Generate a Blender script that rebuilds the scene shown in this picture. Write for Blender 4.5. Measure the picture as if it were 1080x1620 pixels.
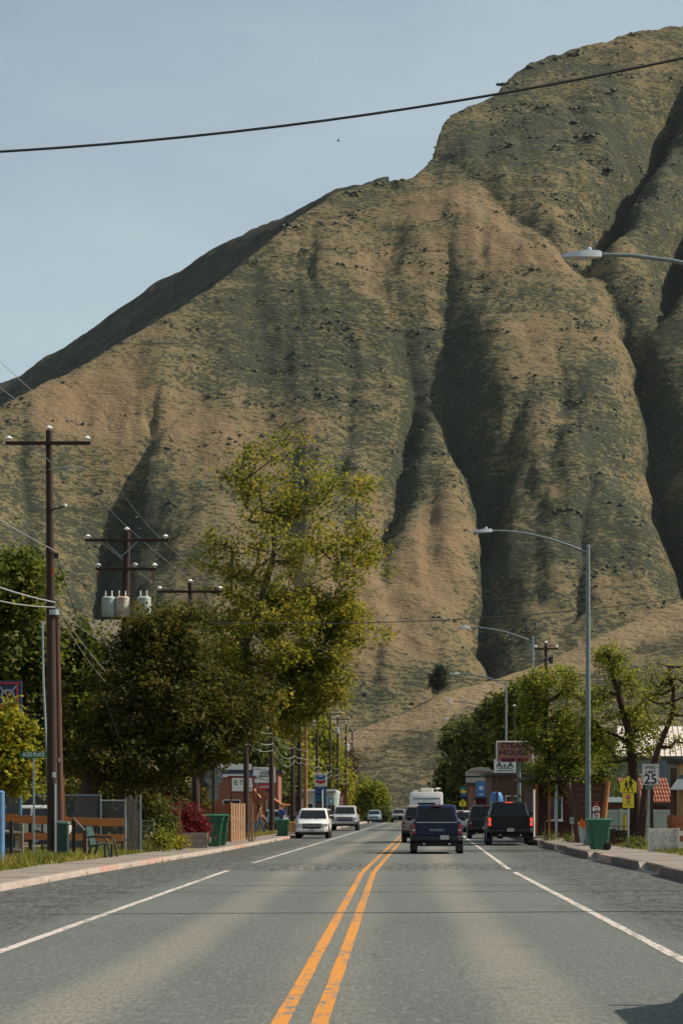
import bpy, bmesh, math, random
import numpy as np
from mathutils import Vector, Matrix

for o in list(bpy.data.objects): bpy.data.objects.remove(o)
SC = bpy.context.scene
COL = SC.collection
R = math.radians
random.seed(7)

# ------------------------------------------------------------------ camera, sky, sun, exposure
CAMH = 1.55
FPX, HX, HY = 3825.0, 540.0, 1282.0          # focal length and horizon in the 1080x1620 photograph
cam_data = bpy.data.cameras.new('camera')
cam_data.sensor_fit = 'VERTICAL'; cam_data.sensor_height = 36.0; cam_data.sensor_width = 24.0
cam_data.lens = FPX / 1620 * 36.0
cam_data.shift_y = (HY - 810) / 1620.0
cam_data.clip_start = 0.5; cam_data.clip_end = 9000
camera = bpy.data.objects.new('camera', cam_data); COL.objects.link(camera)
camera.location = (0, 0, CAMH); camera.rotation_euler = (R(90), 0, 0)
SC.camera = camera

SUN_EL, SUN_AZ = R(41), R(84)
world = bpy.data.worlds.new('World'); SC.world = world; world.use_nodes = True
wn, wl = world.node_tree.nodes, world.node_tree.links
wn.clear()
sky = wn.new('ShaderNodeTexSky'); sky.sky_type = 'NISHITA'; sky.sun_disc = False
sky.sun_elevation = SUN_EL; sky.sun_rotation = SUN_AZ
sky.altitude = 600; sky.air_density = 1.0; sky.dust_density = 2.2; sky.ozone_density = 1.4
hs = wn.new('ShaderNodeHueSaturation'); hs.inputs['Saturation'].default_value = 0.62
# thin high cirrus veil over the whole sky
tc = wn.new('ShaderNodeTexCoord'); mp = wn.new('ShaderNodeMapping'); mp.inputs['Scale'].default_value = (1.2, 1.0, 4.0)
cn = wn.new('ShaderNodeTexNoise'); cn.inputs['Scale'].default_value = 3.4; cn.inputs['Detail'].default_value = 7
cn.inputs['Roughness'].default_value = 0.55
cr = wn.new('ShaderNodeMapRange'); cr.inputs['From Min'].default_value = 0.35; cr.inputs['From Max'].default_value = 0.75
cr.inputs['To Min'].default_value = 0.18; cr.inputs['To Max'].default_value = 0.62
mx = wn.new('ShaderNodeMixRGB'); mx.inputs[2].default_value = (4.9, 5.5, 5.75, 1)
bg = wn.new('ShaderNodeBackground'); bg.inputs['Strength'].default_value = 0.095
wo = wn.new('ShaderNodeOutputWorld')
wl.new(sky.outputs[0], hs.inputs['Color']); wl.new(hs.outputs[0], mx.inputs[1])
wl.new(tc.outputs['Generated'], mp.inputs[0]); wl.new(mp.outputs[0], cn.inputs['Vector'])
wl.new(cn.outputs['Fac'], cr.inputs['Value']); wl.new(cr.outputs[0], mx.inputs[0])
tint = wn.new('ShaderNodeMixRGB'); tint.blend_type = 'MULTIPLY'; tint.inputs[0].default_value = 1; tint.inputs[2].default_value = (0.93, 1.0, 0.985, 1)
wl.new(mx.outputs[0], tint.inputs[1]); wl.new(tint.outputs[0], bg.inputs['Color']); wl.new(bg.outputs[0], wo.inputs['Surface'])

sun_vec = Vector((math.sin(SUN_AZ) * math.cos(SUN_EL), math.cos(SUN_AZ) * math.cos(SUN_EL), math.sin(SUN_EL)))
sun_data = bpy.data.lights.new('sun', 'SUN'); sun_data.energy = 5.0; sun_data.angle = R(0.53); sun_data.color = (1.0, 0.885, 0.73)
sun = bpy.data.objects.new('sun', sun_data); COL.objects.link(sun)
sun.rotation_euler = (-sun_vec).to_track_quat('-Z', 'Y').to_euler(); sun.location = (60, 10, 80)

vs = SC.view_settings
vs.view_transform = 'Standard'; vs.look = 'None'; vs.exposure = 0.34; vs.gamma = 1.0; vs.use_curve_mapping = False
SC.cycles.use_denoising = True
SC.cycles.max_bounces = 4; SC.cycles.transparent_max_bounces = 8
SC.cycles.caustics_reflective = False; SC.cycles.caustics_refractive = False

# ------------------------------------------------------------------ layout helpers
def A(px, py, d):                       # point seen at a photo position, at distance d
    return Vector(((px - HX) * d / FPX, d, CAMH + (HY - py) * d / FPX))
def PX(px, d): return (px - HX) * d / FPX
def ZP(py, d): return CAMH + (HY - py) * d / FPX
def cx(y):                              # road centre line
    if y < 60: return -0.70 + 0.0225 * y
    if y < 320: return 0.65 + 0.0355 * (y - 60)
    return 9.88 + 0.0355 * (y - 320) + 0.00018 * (y - 320) ** 2
def lerp_tab(tab, y):
    return float(np.interp(y, [t[0] for t in tab], [t[1] for t in tab]))
def kl(y): return lerp_tab([(0, -6.9), (46, -6.85), (59, -6.7), (85, -6.25), (138, -6.05), (400, -6.05)], y)
def kr(y): return lerp_tab([(0, 6.95), (63, 6.95), (77, 6.6), (100, 6.3), (400, 6.3)], y)
def gz(y):                              # the street falls away beyond a crest
    if y < 318: return 0.0
    if y < 620: return -0.018 * (y - 318) - 0.00001 * (y - 318) ** 2
    return -6.35
ZSR, VGR = 0.22, 0.23                  # right pavement is higher
ZS = 0.13                               # height of the pavements

# ------------------------------------------------------------------ materials
MATS = {}
def nodes_of(name):
    m = bpy.data.materials.new(name); m.use_nodes = True
    return m, m.node_tree.nodes, m.node_tree.links, m.node_tree.nodes['Principled BSDF']
def pm(name, col, rough=0.7, var=0.25, scale=3.0, bump=0.0, bscale=40.0, metal=0.0, spec=0.4, col2=None, stretch=(1, 1, 1), coat=0.0, detail=6, thr=(0.35, 0.7)):
    """base colour broken up by noise (object space), optional fine relief"""
    if name in MATS: return MATS[name]
    m, n, l, b = nodes_of(name)
    c1 = (*col, 1)
    c2 = (*(col2 if col2 else [c * (1 - var) for c in col]), 1)
    t = n.new('ShaderNodeTexCoord'); mpn = n.new('ShaderNodeMapping'); mpn.inputs['Scale'].default_value = stretch
    nz = n.new('ShaderNodeTexNoise'); nz.inputs['Scale'].default_value = scale; nz.inputs['Detail'].default_value = detail
    nz.inputs['Roughness'].default_value = 0.62
    mr = n.new('ShaderNodeMapRange'); mr.inputs['From Min'].default_value = thr[0]; mr.inputs['From Max'].default_value = thr[1]
    mix = n.new('ShaderNodeMixRGB'); mix.inputs[1].default_value = c1; mix.inputs[2].default_value = c2
    l.new(t.outputs['Object'], mpn.inputs[0]); l.new(mpn.outputs[0], nz.inputs['Vector'])
    l.new(nz.outputs['Fac'], mr.inputs['Value']); l.new(mr.outputs[0], mix.inputs[0]); l.new(mix.outputs[0], b.inputs['Base Color'])
    b.inputs['Roughness'].default_value = rough; b.inputs['Metallic'].default_value = metal
    b.inputs['Specular IOR Level'].default_value = spec
    if coat: b.inputs['Coat Weight'].default_value = coat; b.inputs['Coat Roughness'].default_value = 0.08
    if bump:
        nb = n.new('ShaderNodeTexNoise'); nb.inputs['Scale'].default_value = bscale; nb.inputs['Detail'].default_value = 4
        l.new(mpn.outputs[0], nb.inputs['Vector'])
        bp = n.new('ShaderNodeBump'); bp.inputs['Strength'].default_value = 0.6; bp.inputs['Distance'].default_value = bump
        l.new(nb.outputs['Fac'], bp.inputs['Height']); l.new(bp.outputs[0], b.inputs['Normal'])
    MATS[name] = m
    return m
def emis(name, col, strength, base):
    if name in MATS: return MATS[name]
    m, n, l, b = nodes_of(name)
    b.inputs['Base Color'].default_value = (*base, 1); b.inputs['Roughness'].default_value = 0.25
    b.inputs['Emission Color'].default_value = (*col, 1); b.inputs['Emission Strength'].default_value = strength
    MATS[name] = m; return m
def leafmat(name, c1, c2, c3, trans=0.35):
    """leaf colour varies leaf by leaf through the mesh attribute lv"""
    m, n, l, b = nodes_of(name)
    at = n.new('ShaderNodeAttribute'); at.attribute_name = 'lv'
    rp = n.new('ShaderNodeValToRGB'); rp.color_ramp.elements[0].color = (*c1, 1); rp.color_ramp.elements[1].color = (*c3, 1)
    e = rp.color_ramp.elements.new(0.5); e.color = (*c2, 1)
    l.new(at.outputs['Fac'], rp.inputs[0]); l.new(rp.outputs[0], b.inputs['Base Color'])
    b.inputs['Roughness'].default_value = 0.6; b.inputs['Specular IOR Level'].default_value = 0.15
    tr = n.new('ShaderNodeBsdfTranslucent'); ms = n.new('ShaderNodeMixShader'); ms.inputs[0].default_value = trans
    hsn = n.new('ShaderNodeHueSaturation'); hsn.inputs['Value'].default_value = 1.5; hsn.inputs['Hue'].default_value = 0.48
    l.new(rp.outputs[0], hsn.inputs['Color']); l.new(hsn.outputs[0], tr.inputs['Color'])
    out = n['Material Output']
    l.new(b.outputs[0], ms.inputs[1]); l.new(tr.outputs[0], ms.inputs[2]); l.new(ms.outputs[0], out.inputs['Surface'])
    MATS[name] = m; return m

M = {}
def defmats():
    M['concrete'] = pm('concrete', (0.36, 0.29, 0.25), 0.9, 0.3, 1.3, 0.004, 60, col2=(0.25, 0.205, 0.175))
    M['slab'] = pm('pavement_concrete', (0.235, 0.195, 0.165), 0.92, 0.3, 1.1, 0.004, 60, col2=(0.165, 0.14, 0.118))
    M['redkerb'] = pm('red_painted_concrete', (0.36, 0.14, 0.10), 0.85, 0.3, 4, 0.004, 60, col2=(0.33, 0.25, 0.2), thr=(0.36, 0.56))
    M['wood_pole'] = pm('creosote_wood', (0.040, 0.021, 0.015), 0.85, 0.5, 2.0, 0.01, 12, stretch=(6, 6, 0.35))
    M['wood_brown'] = pm('old_brown_pole_wood', (0.10, 0.045, 0.028), 0.85, 0.5, 2.0, 0.01, 12, stretch=(6, 6, 0.35))
    M['kerb_shade'] = pm('shade_toned_kerb', (0.13, 0.10, 0.085), 0.9, 0.4, 2.0, 0.004, 60)  # concrete darkened in colour to carry the shade on the right kerb's road face
    M['wood_pole_new'] = pm('new_pole_wood', (0.28, 0.13, 0.055), 0.8, 0.35, 2.0, 0.008, 12, stretch=(6, 6, 0.35))
    M['orange_wood'] = pm('orange_stained_wood', (0.47, 0.17, 0.04), 0.6, 0.3, 2.5, 0.003, 20, stretch=(0.6, 6, 6))
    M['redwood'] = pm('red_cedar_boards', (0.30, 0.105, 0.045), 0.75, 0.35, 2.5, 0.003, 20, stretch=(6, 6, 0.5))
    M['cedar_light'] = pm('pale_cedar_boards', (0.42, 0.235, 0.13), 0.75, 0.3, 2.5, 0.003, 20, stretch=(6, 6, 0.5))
    M['grey_wood'] = pm('weathered_grey_wood', (0.22, 0.185, 0.15), 0.9, 0.45, 3.0, 0.006, 20, stretch=(6, 6, 0.5))
    M['brown_wood'] = pm('dark_brown_wood', (0.09, 0.042, 0.025), 0.75, 0.4, 3.0, 0.006, 20, stretch=(5, 5, 0.6))
    M['log'] = pm('varnished_log', (0.36, 0.14, 0.05), 0.5, 0.4, 2.0, 0.008, 14, stretch=(5, 5, 0.6))
    M['black_wood'] = pm('dark_stained_post', (0.022, 0.017, 0.014), 0.8, 0.4, 4.0, 0.004, 20)
    M['bark'] = pm('bark', (0.075, 0.056, 0.043), 0.95, 0.5, 5.0, 0.03, 14, stretch=(2, 2, 0.6))
    M['bark_red'] = pm('dark_red_bark', (0.06, 0.03, 0.02), 0.95, 0.5, 5.0, 0.03, 14, stretch=(2, 2, 0.6))
    M['galv'] = pm('galvanised_steel', (0.30, 0.36, 0.38), 0.45, 0.2, 4.0, metal=0.55, spec=0.5)
    M['lamp_steel'] = pm('painted_lamp_steel', (0.17, 0.215, 0.225), 0.5, 0.18, 3.0, metal=0.3, spec=0.5)
    M['alu'] = pm('cast_aluminium', (0.5, 0.53, 0.55), 0.4, 0.12, 6.0, metal=0.3)
    M['porcelain'] = pm('white_porcelain', (0.75, 0.75, 0.74), 0.25, 0.12, 9.0)
    M['xfmr'] = pm('grey_transformer_paint', (0.36, 0.43, 0.40), 0.5, 0.3, 2.5, col2=(0.27, 0.31, 0.28))
    M['xfmr_rust'] = pm('rusty_transformer_paint', (0.42, 0.43, 0.38), 0.6, 0.3, 3.2, col2=(0.36, 0.13, 0.045), thr=(0.45, 0.6))
    M['wire_dark'] = pm('black_wire_insulation', (0.02, 0.021, 0.024), 0.6, 0.2, 3)
    M['wire_light'] = pm('bare_aluminium_wire', (0.34, 0.34, 0.34), 0.5, 0.2, 3, metal=0.3)
    M['bin_green'] = pm('bin_green_plastic', (0.012, 0.105, 0.055), 0.45, 0.3, 2.2, spec=0.45, col2=(0.03, 0.10, 0.06), thr=(.45, .75))
    M['green_box'] = pm('dark_green_metal', (0.02, 0.06, 0.05), 0.5, 0.3, 4)
    M['green_light'] = pm('weathered_green_metal', (0.10, 0.20, 0.17), 0.5, 0.3, 4)
    M['rubber'] = pm('tyre_rubber', (0.013, 0.013, 0.014), 0.85, 0.3, 12)
    M['black'] = pm('black_plastic', (0.014, 0.014, 0.016), 0.5, 0.3, 8)
    M['chrome'] = pm('chrome', (0.62, 0.62, 0.62), 0.18, 0.08, 6, metal=1.0)
    M['rim'] = pm('wheel_alloy', (0.32, 0.33, 0.34), 0.35, 0.15, 8, metal=0.8)
    M['glass'] = pm('dark_car_glass', (0.012, 0.015, 0.018), 0.12, 0.2, 1.5, spec=0.28)
    M['winglass'] = pm('window_glass', (0.02, 0.03, 0.035), 0.07, 0.3, 1.5, spec=0.8)
    M['tail_off'] = pm('tail_lamp_red', (0.30, 0.012, 0.012), 0.2, 0.2, 8, spec=0.6)
    M['tail_on'] = emis('tail_lamp_lit', (1.0, 0.07, 0.03), 0.75, (0.5, 0.02, 0.02))
    M['lampglass'] = pm('headlamp_glass', (0.45, 0.47, 0.48), 0.12, 0.3, 14, spec=0.8)
    M['amber'] = emis('amber_lamp_lit', (1.0, 0.35, 0.05), 1.2, (0.5, 0.18, 0.02))
    M['plate'] = pm('number_plate', (0.52, 0.5, 0.47), 0.4, 0.3, 20, col2=(0.35, 0.33, 0.33))
    M['white'] = pm('white_paint', (0.74, 0.72, 0.69), 0.5, 0.12, 1.5)
    M['signwhite'] = pm('white_sign_sheet', (0.70, 0.70, 0.69), 0.45, 0.1, 2.0)
    M['yellow'] = pm('yellow_sign_sheet', (0.72, 0.56, 0.02), 0.4, 0.1, 3.0)
    M['signgreen'] = pm('green_sign_sheet', (0.0, 0.12, 0.075), 0.4, 0.15, 4)
    M['ink'] = pm('black_sign_ink', (0.012, 0.012, 0.012), 0.5, 0.2, 6)
    M['red'] = pm('red_sign_paint', (0.46, 0.03, 0.025), 0.45, 0.2, 3)
    M['darkred'] = pm('dark_red_paint', (0.17, 0.022, 0.022), 0.6, 0.3, 3)
    M['orange'] = pm('orange_cloth', (0.85, 0.15, 0.01), 0.7, 0.15, 3)
    M['blue'] = pm('blue_sign_paint', (0.03, 0.14, 0.36), 0.45, 0.2, 2)
    M['navy'] = pm('navy_sign_paint', (0.012, 0.022, 0.085), 0.45, 0.25, 3)
    M['skyblue'] = pm('weathered_blue_paint', (0.085, 0.20, 0.36), 0.6, 0.35, 3)
    M['teal'] = pm('teal_sign_paint', (0.02, 0.25, 0.33), 0.45, 0.2, 3)
    M['mint'] = pm('pale_mint_vinyl', (0.36, 0.44, 0.41), 0.55, 0.12, 1.2)
    M['offwhite'] = pm('off_white_vinyl', (0.56, 0.53, 0.47), 0.6, 0.2, 2.0)
    M['steakboard'] = pm('faded_red_brown_board', (0.40, 0.17, 0.125), 0.6, 0.2, 2)
    M['palewall'] = pm('pale_painted_wall', (0.42, 0.41, 0.38), 0.8, 0.2, 0.8, 0.004, 30)
    M['bluegreywall'] = pm('blue_grey_siding', (0.12, 0.15, 0.165), 0.8, 0.2, 0.8)
    M['tanwall'] = pm('tan_stucco', (0.50, 0.34, 0.18), 0.85, 0.2, 1.0, 0.004, 30)
    M['maroonwall'] = pm('maroon_boards', (0.085, 0.02, 0.018), 0.8, 0.35, 2.0, stretch=(5, 5, 0.6))
    M['brickwall'] = pm('brick_red_wall', (0.24, 0.10, 0.065), 0.85, 0.3, 3.0)
    M['whiteroof'] = pm('pale_metal_roof', (0.66, 0.57, 0.51), 0.5, 0.15, 0.6)
    M['terracotta'] = pm('terracotta_tile', (0.40, 0.145, 0.075), 0.8, 0.4, 4.0, col2=(0.24, 0.1, 0.06))
    M['shingle'] = pm('brown_grey_shingle', (0.18, 0.145, 0.105), 0.9, 0.25, 3.0, 0.01, 30)
    M['darkroof'] = pm('dark_roof', (0.05, 0.05, 0.055), 0.8, 0.3, 2.0)
    M['soil'] = pm('bare_soil', (0.24, 0.145, 0.075), 0.95, 0.4, 2.0, 0.03, 12)
    M['straw'] = pm('straw', (0.5, 0.25, 0.09), 0.9, 0.4, 6.0, 0.03, 20)
    M['stone'] = pm('loose_stone', (0.14, 0.135, 0.125), 0.9, 0.5, 20.0)
    M['skin'] = pm('skin', (0.42, 0.22, 0.15), 0.6, 0.1, 8)
    M['denim'] = pm('denim', (0.05, 0.075, 0.12), 0.9, 0.3, 10)
    M['tancloth'] = pm('tan_cotton', (0.28, 0.17, 0.12), 0.9, 0.25, 10)
    M['bluecloth'] = pm('blue_cotton', (0.045, 0.08, 0.22), 0.9, 0.25, 10)
    M['hair'] = pm('brown_hair', (0.12, 0.04, 0.02), 0.7, 0.4, 20)
    M['hair_dark'] = pm('dark_hair', (0.03, 0.018, 0.012), 0.7, 0.4, 20)
    def paint(n, c, rough=0.28, metal=0.0): M[n] = pm(n, c, rough, 0.12, 1.2, coat=0.5 if sum(c) > .3 else .18, metal=metal, spec=0.5 if sum(c) > .3 else .25)
    paint('paint_blue', (0.005, 0.010, 0.042)); paint('paint_black', (0.006, 0.006, 0.007)); paint('paint_white', (0.70, 0.69, 0.67))
    paint('paint_silver', (0.42, 0.42, 0.42), 0.3, 0.2); paint('paint_tan', (0.33, 0.28, 0.24), 0.3, 0.2)
    paint('paint_bluegrey', (0.20, 0.27, 0.31), 0.3, 0.2); paint('paint_grey', (0.19, 0.19, 0.185), 0.3, 0.2)
    paint('paint_dark', (0.014, 0.018, 0.021), 0.3)
    leafmat('leaf_maple', (0.062, 0.074, 0.012), (0.165, 0.185, 0.020), (0.30, 0.245, 0.028), 0.45)
    leafmat('leaf_dark', (0.022, 0.029, 0.007), (0.070, 0.080, 0.012), (0.14, 0.108, 0.018), 0.35)
    leafmat('leaf_green', (0.034, 0.052, 0.008), (0.085, 0.110, 0.014), (0.155, 0.17, 0.02), .4)
    leafmat('leaf_lime', (0.10, 0.12, 0.010), (0.24, 0.24, 0.016), (0.36, 0.33, 0.022), 0.4)
    leafmat('leaf_fresh', (0.06, 0.085, 0.013), (0.15, 0.18, 0.02), (0.26, 0.26, 0.03), 0.45)
    leafmat('leaf_far', (0.026, 0.042, 0.010), (0.064, 0.085, 0.018), (0.12, 0.14, 0.026), .4)
    leafmat('leaf_red', (0.045, 0.05, 0.014), (0.20, 0.022, 0.018), (0.09, 0.012, 0.014))
    leafmat('leaf_bare', (0.06, 0.045, 0.022), (0.10, 0.075, 0.032), (0.13, 0.10, 0.04))
    leafmat('needle', (0.010, 0.018, 0.009), (0.018, 0.03, 0.014), (0.035, 0.045, 0.018), 0.15)
    leafmat('grass_blades', (0.09, 0.115, 0.016), (0.19, 0.19, 0.03), (0.33, 0.22, 0.08), 0.3)
    leafmat('hill_shrub', (0.030, 0.038, 0.030), (0.048, 0.057, 0.040), (0.08, 0.086, 0.05), 0.05)
defmats()

# ------------------------------------------------------------------ mesh builder
class MB:
    def __init__(s): s.v = []; s.f = []; s.m = []
    def add(s, vs, fs, m=0):
        o = len(s.v); s.v += [tuple(v) for v in vs]; s.f += [tuple(i + o for i in f) for f in fs]; s.m += [m] * len(fs); return s
    def box(s, c, d, rz=0.0, rx=0.0, ry=0.0, m=0):
        h = [x / 2 for x in d]; rot = Matrix.Rotation(rz, 3, 'Z') @ Matrix.Rotation(ry, 3, 'Y') @ Matrix.Rotation(rx, 3, 'X')
        vs = [Vector(c) + rot @ Vector((sx * h[0], sy * h[1], sz * h[2])) for sx in (-1, 1) for sy in (-1, 1) for sz in (-1, 1)]
        return s.add(vs, [(0, 1, 3, 2), (4, 6, 7, 5), (0, 4, 5, 1), (2, 3, 7, 6), (0, 2, 6, 4), (1, 5, 7, 3)], m)
    def hexa(s, b, t, m=0):              # four bottom corners, four top corners (same order, counter-clockwise)
        return s.add(list(b) + list(t), [(3, 2, 1, 0), (4, 5, 6, 7)] + [(i, (i + 1) % 4, 4 + (i + 1) % 4, 4 + i) for i in range(4)], m)
    def tube(s, pts, rad, n=8, m=0, cap=True):
        pts = [Vector(p) for p in pts]
        if not hasattr(rad, '__len__'): rad = [rad] * len(pts)
        vs, fs = [], []; up = None
        for i, p in enumerate(pts):
            d = (pts[min(i + 1, len(pts) - 1)] - pts[max(i - 1, 0)]).normalized()
            if up is None: up = Vector((0, 0, 1)) if abs(d.z) < 0.9 else Vector((1, 0, 0))
            a = d.cross(up).normalized(); b = a.cross(d).normalized(); up = b
            vs += [p + (a * math.cos(2 * math.pi * k / n) + b * math.sin(2 * math.pi * k / n)) * rad[i] for k in range(n)]
        for i in range(len(pts) - 1):
            for k in range(n):
                fs.append((i * n + k, i * n + (k + 1) % n, (i + 1) * n + (k + 1) % n, (i + 1) * n + k))
        if cap: fs.append(tuple(reversed(range(n)))); fs.append(tuple((len(pts) - 1) * n + k for k in range(n)))
        return s.add(vs, fs, m)
    def lathe(s, prof, n=16, c=(0, 0, 0), axis='Z', m=0):
        vs, fs = [], []
        for r, z in prof:
            for k in range(n):
                a = 2 * math.pi * k / n
                p = (r * math.cos(a), r * math.sin(a), z)
                if axis == 'X': p = (p[2], p[0], p[1])
                elif axis == 'Y': p = (p[1], p[2], p[0])
                vs.append(Vector(c) + Vector(p))
        for i in range(len(prof) - 1):
            for k in range(n):
                fs.append((i * n + k, i * n + (k + 1) % n, (i + 1) * n + (k + 1) % n, (i + 1) * n + k))
        fs.append(tuple(reversed(range(n)))); fs.append(tuple((len(prof) - 1) * n + k for k in range(n)))
        return s.add(vs, fs, m)
    def prism(s, poly, y0, y1, m=0):     # polygon in x,z (counter-clockwise seen from -y), extruded along y
        n = len(poly)
        vs = [(x, y0, z) for x, z in poly] + [(x, y1, z) for x, z in poly]
        fs = [tuple(range(n)), tuple(reversed(range(n, 2 * n)))] + [((i + 1) % n, i, n + i, n + (i + 1) % n) for i in range(n)]
        return s.add(vs, fs, m)
    def loft(s, rings, m=0, cap=True):
        n = len(rings[0]); vs = [p for r in rings for p in r]; fs = []
        for i in range(len(rings) - 1):
            for k in range(n):
                fs.append((i * n + k, i * n + (k + 1) % n, (i + 1) * n + (k + 1) % n, (i + 1) * n + k))
        if cap: fs.append(tuple(reversed(range(n)))); fs.append(tuple((len(rings) - 1) * n + k for k in range(n)))
        return s.add(vs, fs, m)
    def build(s, name, mat, parent=None, smooth=None, bevel=0.0, loc=None):
        me = bpy.data.meshes.new(name); me.from_pydata(s.v, [], s.f)
        mats = mat if isinstance(mat, (list, tuple)) else [mat]
        for mm in mats: me.materials.append(M[mm] if mm in M else MATS[mm] if isinstance(mm, str) else mm)
        if len(mats) > 1: me.polygons.foreach_set('material_index', s.m)
        bm = bmesh.new(); bm.from_mesh(me); bmesh.ops.recalc_face_normals(bm, faces=bm.faces); bm.to_mesh(me); bm.free()
        if smooth is not None:
            me.polygons.foreach_set('use_smooth', [True] * len(me.polygons)); me.set_sharp_from_angle(angle=R(smooth))
        o = bpy.data.objects.new(name, me); COL.objects.link(o)
        if parent: o.parent = parent
        if loc: o.location = loc
        if bevel:
            md = o.modifiers.new('bevel', 'BEVEL'); md.width = bevel; md.segments = 2; md.limit_method = 'ANGLE'; md.angle_limit = R(40)
        return o
def arrmesh(name, V, F, mat, parent=None, attr=None, smooth=False):
    """numpy vertices and quads/triangles to one mesh object"""
    me = bpy.data.meshes.new(name); nv, nf, k = len(V), len(F), F.shape[1]
    me.vertices.add(nv); me.vertices.foreach_set('co', np.ascontiguousarray(V, dtype=np.float32).ravel())
    me.loops.add(nf * k); me.loops.foreach_set('vertex_index', np.ascontiguousarray(F, dtype=np.int32).ravel())
    me.polygons.add(nf); me.polygons.foreach_set('loop_start', np.arange(0, nf * k, k, dtype=np.int32))
    if smooth: me.polygons.foreach_set('use_smooth', np.ones(nf, dtype=bool))
    for an, av in (attr or {}).items():
        a = me.attributes.new(an, 'FLOAT', 'POINT'); a.data.foreach_set('value', np.ascontiguousarray(av, dtype=np.float32))
    me.materials.append(M[mat] if mat in M else MATS[mat]); me.update(calc_edges=True)
    o = bpy.data.objects.new(name, me); COL.objects.link(o)
    if parent: o.parent = parent
    return o
def tag(o, label=None, cat=None, group=None, kind=None):
    if label: o['label'] = label
    if cat: o['category'] = cat
    if group: o['group'] = group
    if kind: o['kind'] = kind
    return o
def thing(name, label, cat, loc=(0, 0, 0), rz=0.0, group=None):
    o = bpy.data.objects.new(name, None); COL.objects.link(o); o.location = loc; o.rotation_euler = (0, 0, rz)
    return tag(o, label, cat, group)
def copy_tree(o, parent=None):
    c = o.copy(); COL.objects.link(c); c.parent = parent
    for ch in o.children: copy_tree(ch, c)
    return c
def text(body, size, loc, parent, mat, name='lettering', sx=1.0, align='CENTER', ext=0.004, rz=0.0):
    cu = bpy.data.curves.new(name, 'FONT'); cu.body = body; cu.size = size; cu.align_x = align; cu.align_y = 'CENTER'
    cu.extrude = ext; cu.offset = size * .018; cu.resolution_u = 3; cu.materials.append(M[mat])
    t = bpy.data.objects.new(name, cu); COL.objects.link(t)
    me = bpy.data.meshes.new_from_object(t.evaluated_get(bpy.context.evaluated_depsgraph_get())); me.name = name
    bpy.data.objects.remove(t); bpy.data.curves.remove(cu)
    o = bpy.data.objects.new(name, me); COL.objects.link(o); o.location = loc; o.rotation_euler = (R(90), 0, rz); o.scale = (sx, 1, 1)
    o.parent = parent
    return o
# ------------------------------------------------------------------ noise on numpy grids (for terrain)
def vnoise(x, y, seed=0):
    rs = np.random.RandomState(seed); P = rs.rand(256, 256)
    xi = np.floor(x).astype(int); yi = np.floor(y).astype(int); fx = x - xi; fy = y - yi
    fx = fx * fx * (3 - 2 * fx); fy = fy * fy * (3 - 2 * fy)
    g = lambda a, b: P[a % 256, b % 256]
    return (g(xi, yi) * (1 - fx) + g(xi + 1, yi) * fx) * (1 - fy) + (g(xi, yi + 1) * (1 - fx) + g(xi + 1, yi + 1) * fx) * fy
def fbm(x, y, oct=5, seed=0, gain=0.5):
    t = np.zeros_like(x); a = 1.0; n = 0
    for i in range(oct):
        t += a * (vnoise(x * 2 ** i, y * 2 ** i, seed + i) - 0.5); n += a; a *= gain
    return t / n * 2
def ridged(x, y, oct=4, seed=0):
    t = np.zeros_like(x); a = 1.0; n = 0
    for i in range(oct):
        t += a * (1 - np.abs(2 * vnoise(x * 2 ** i, y * 2 ** i, seed + i) - 1)); n += a; a *= 0.5
    return t / n

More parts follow.
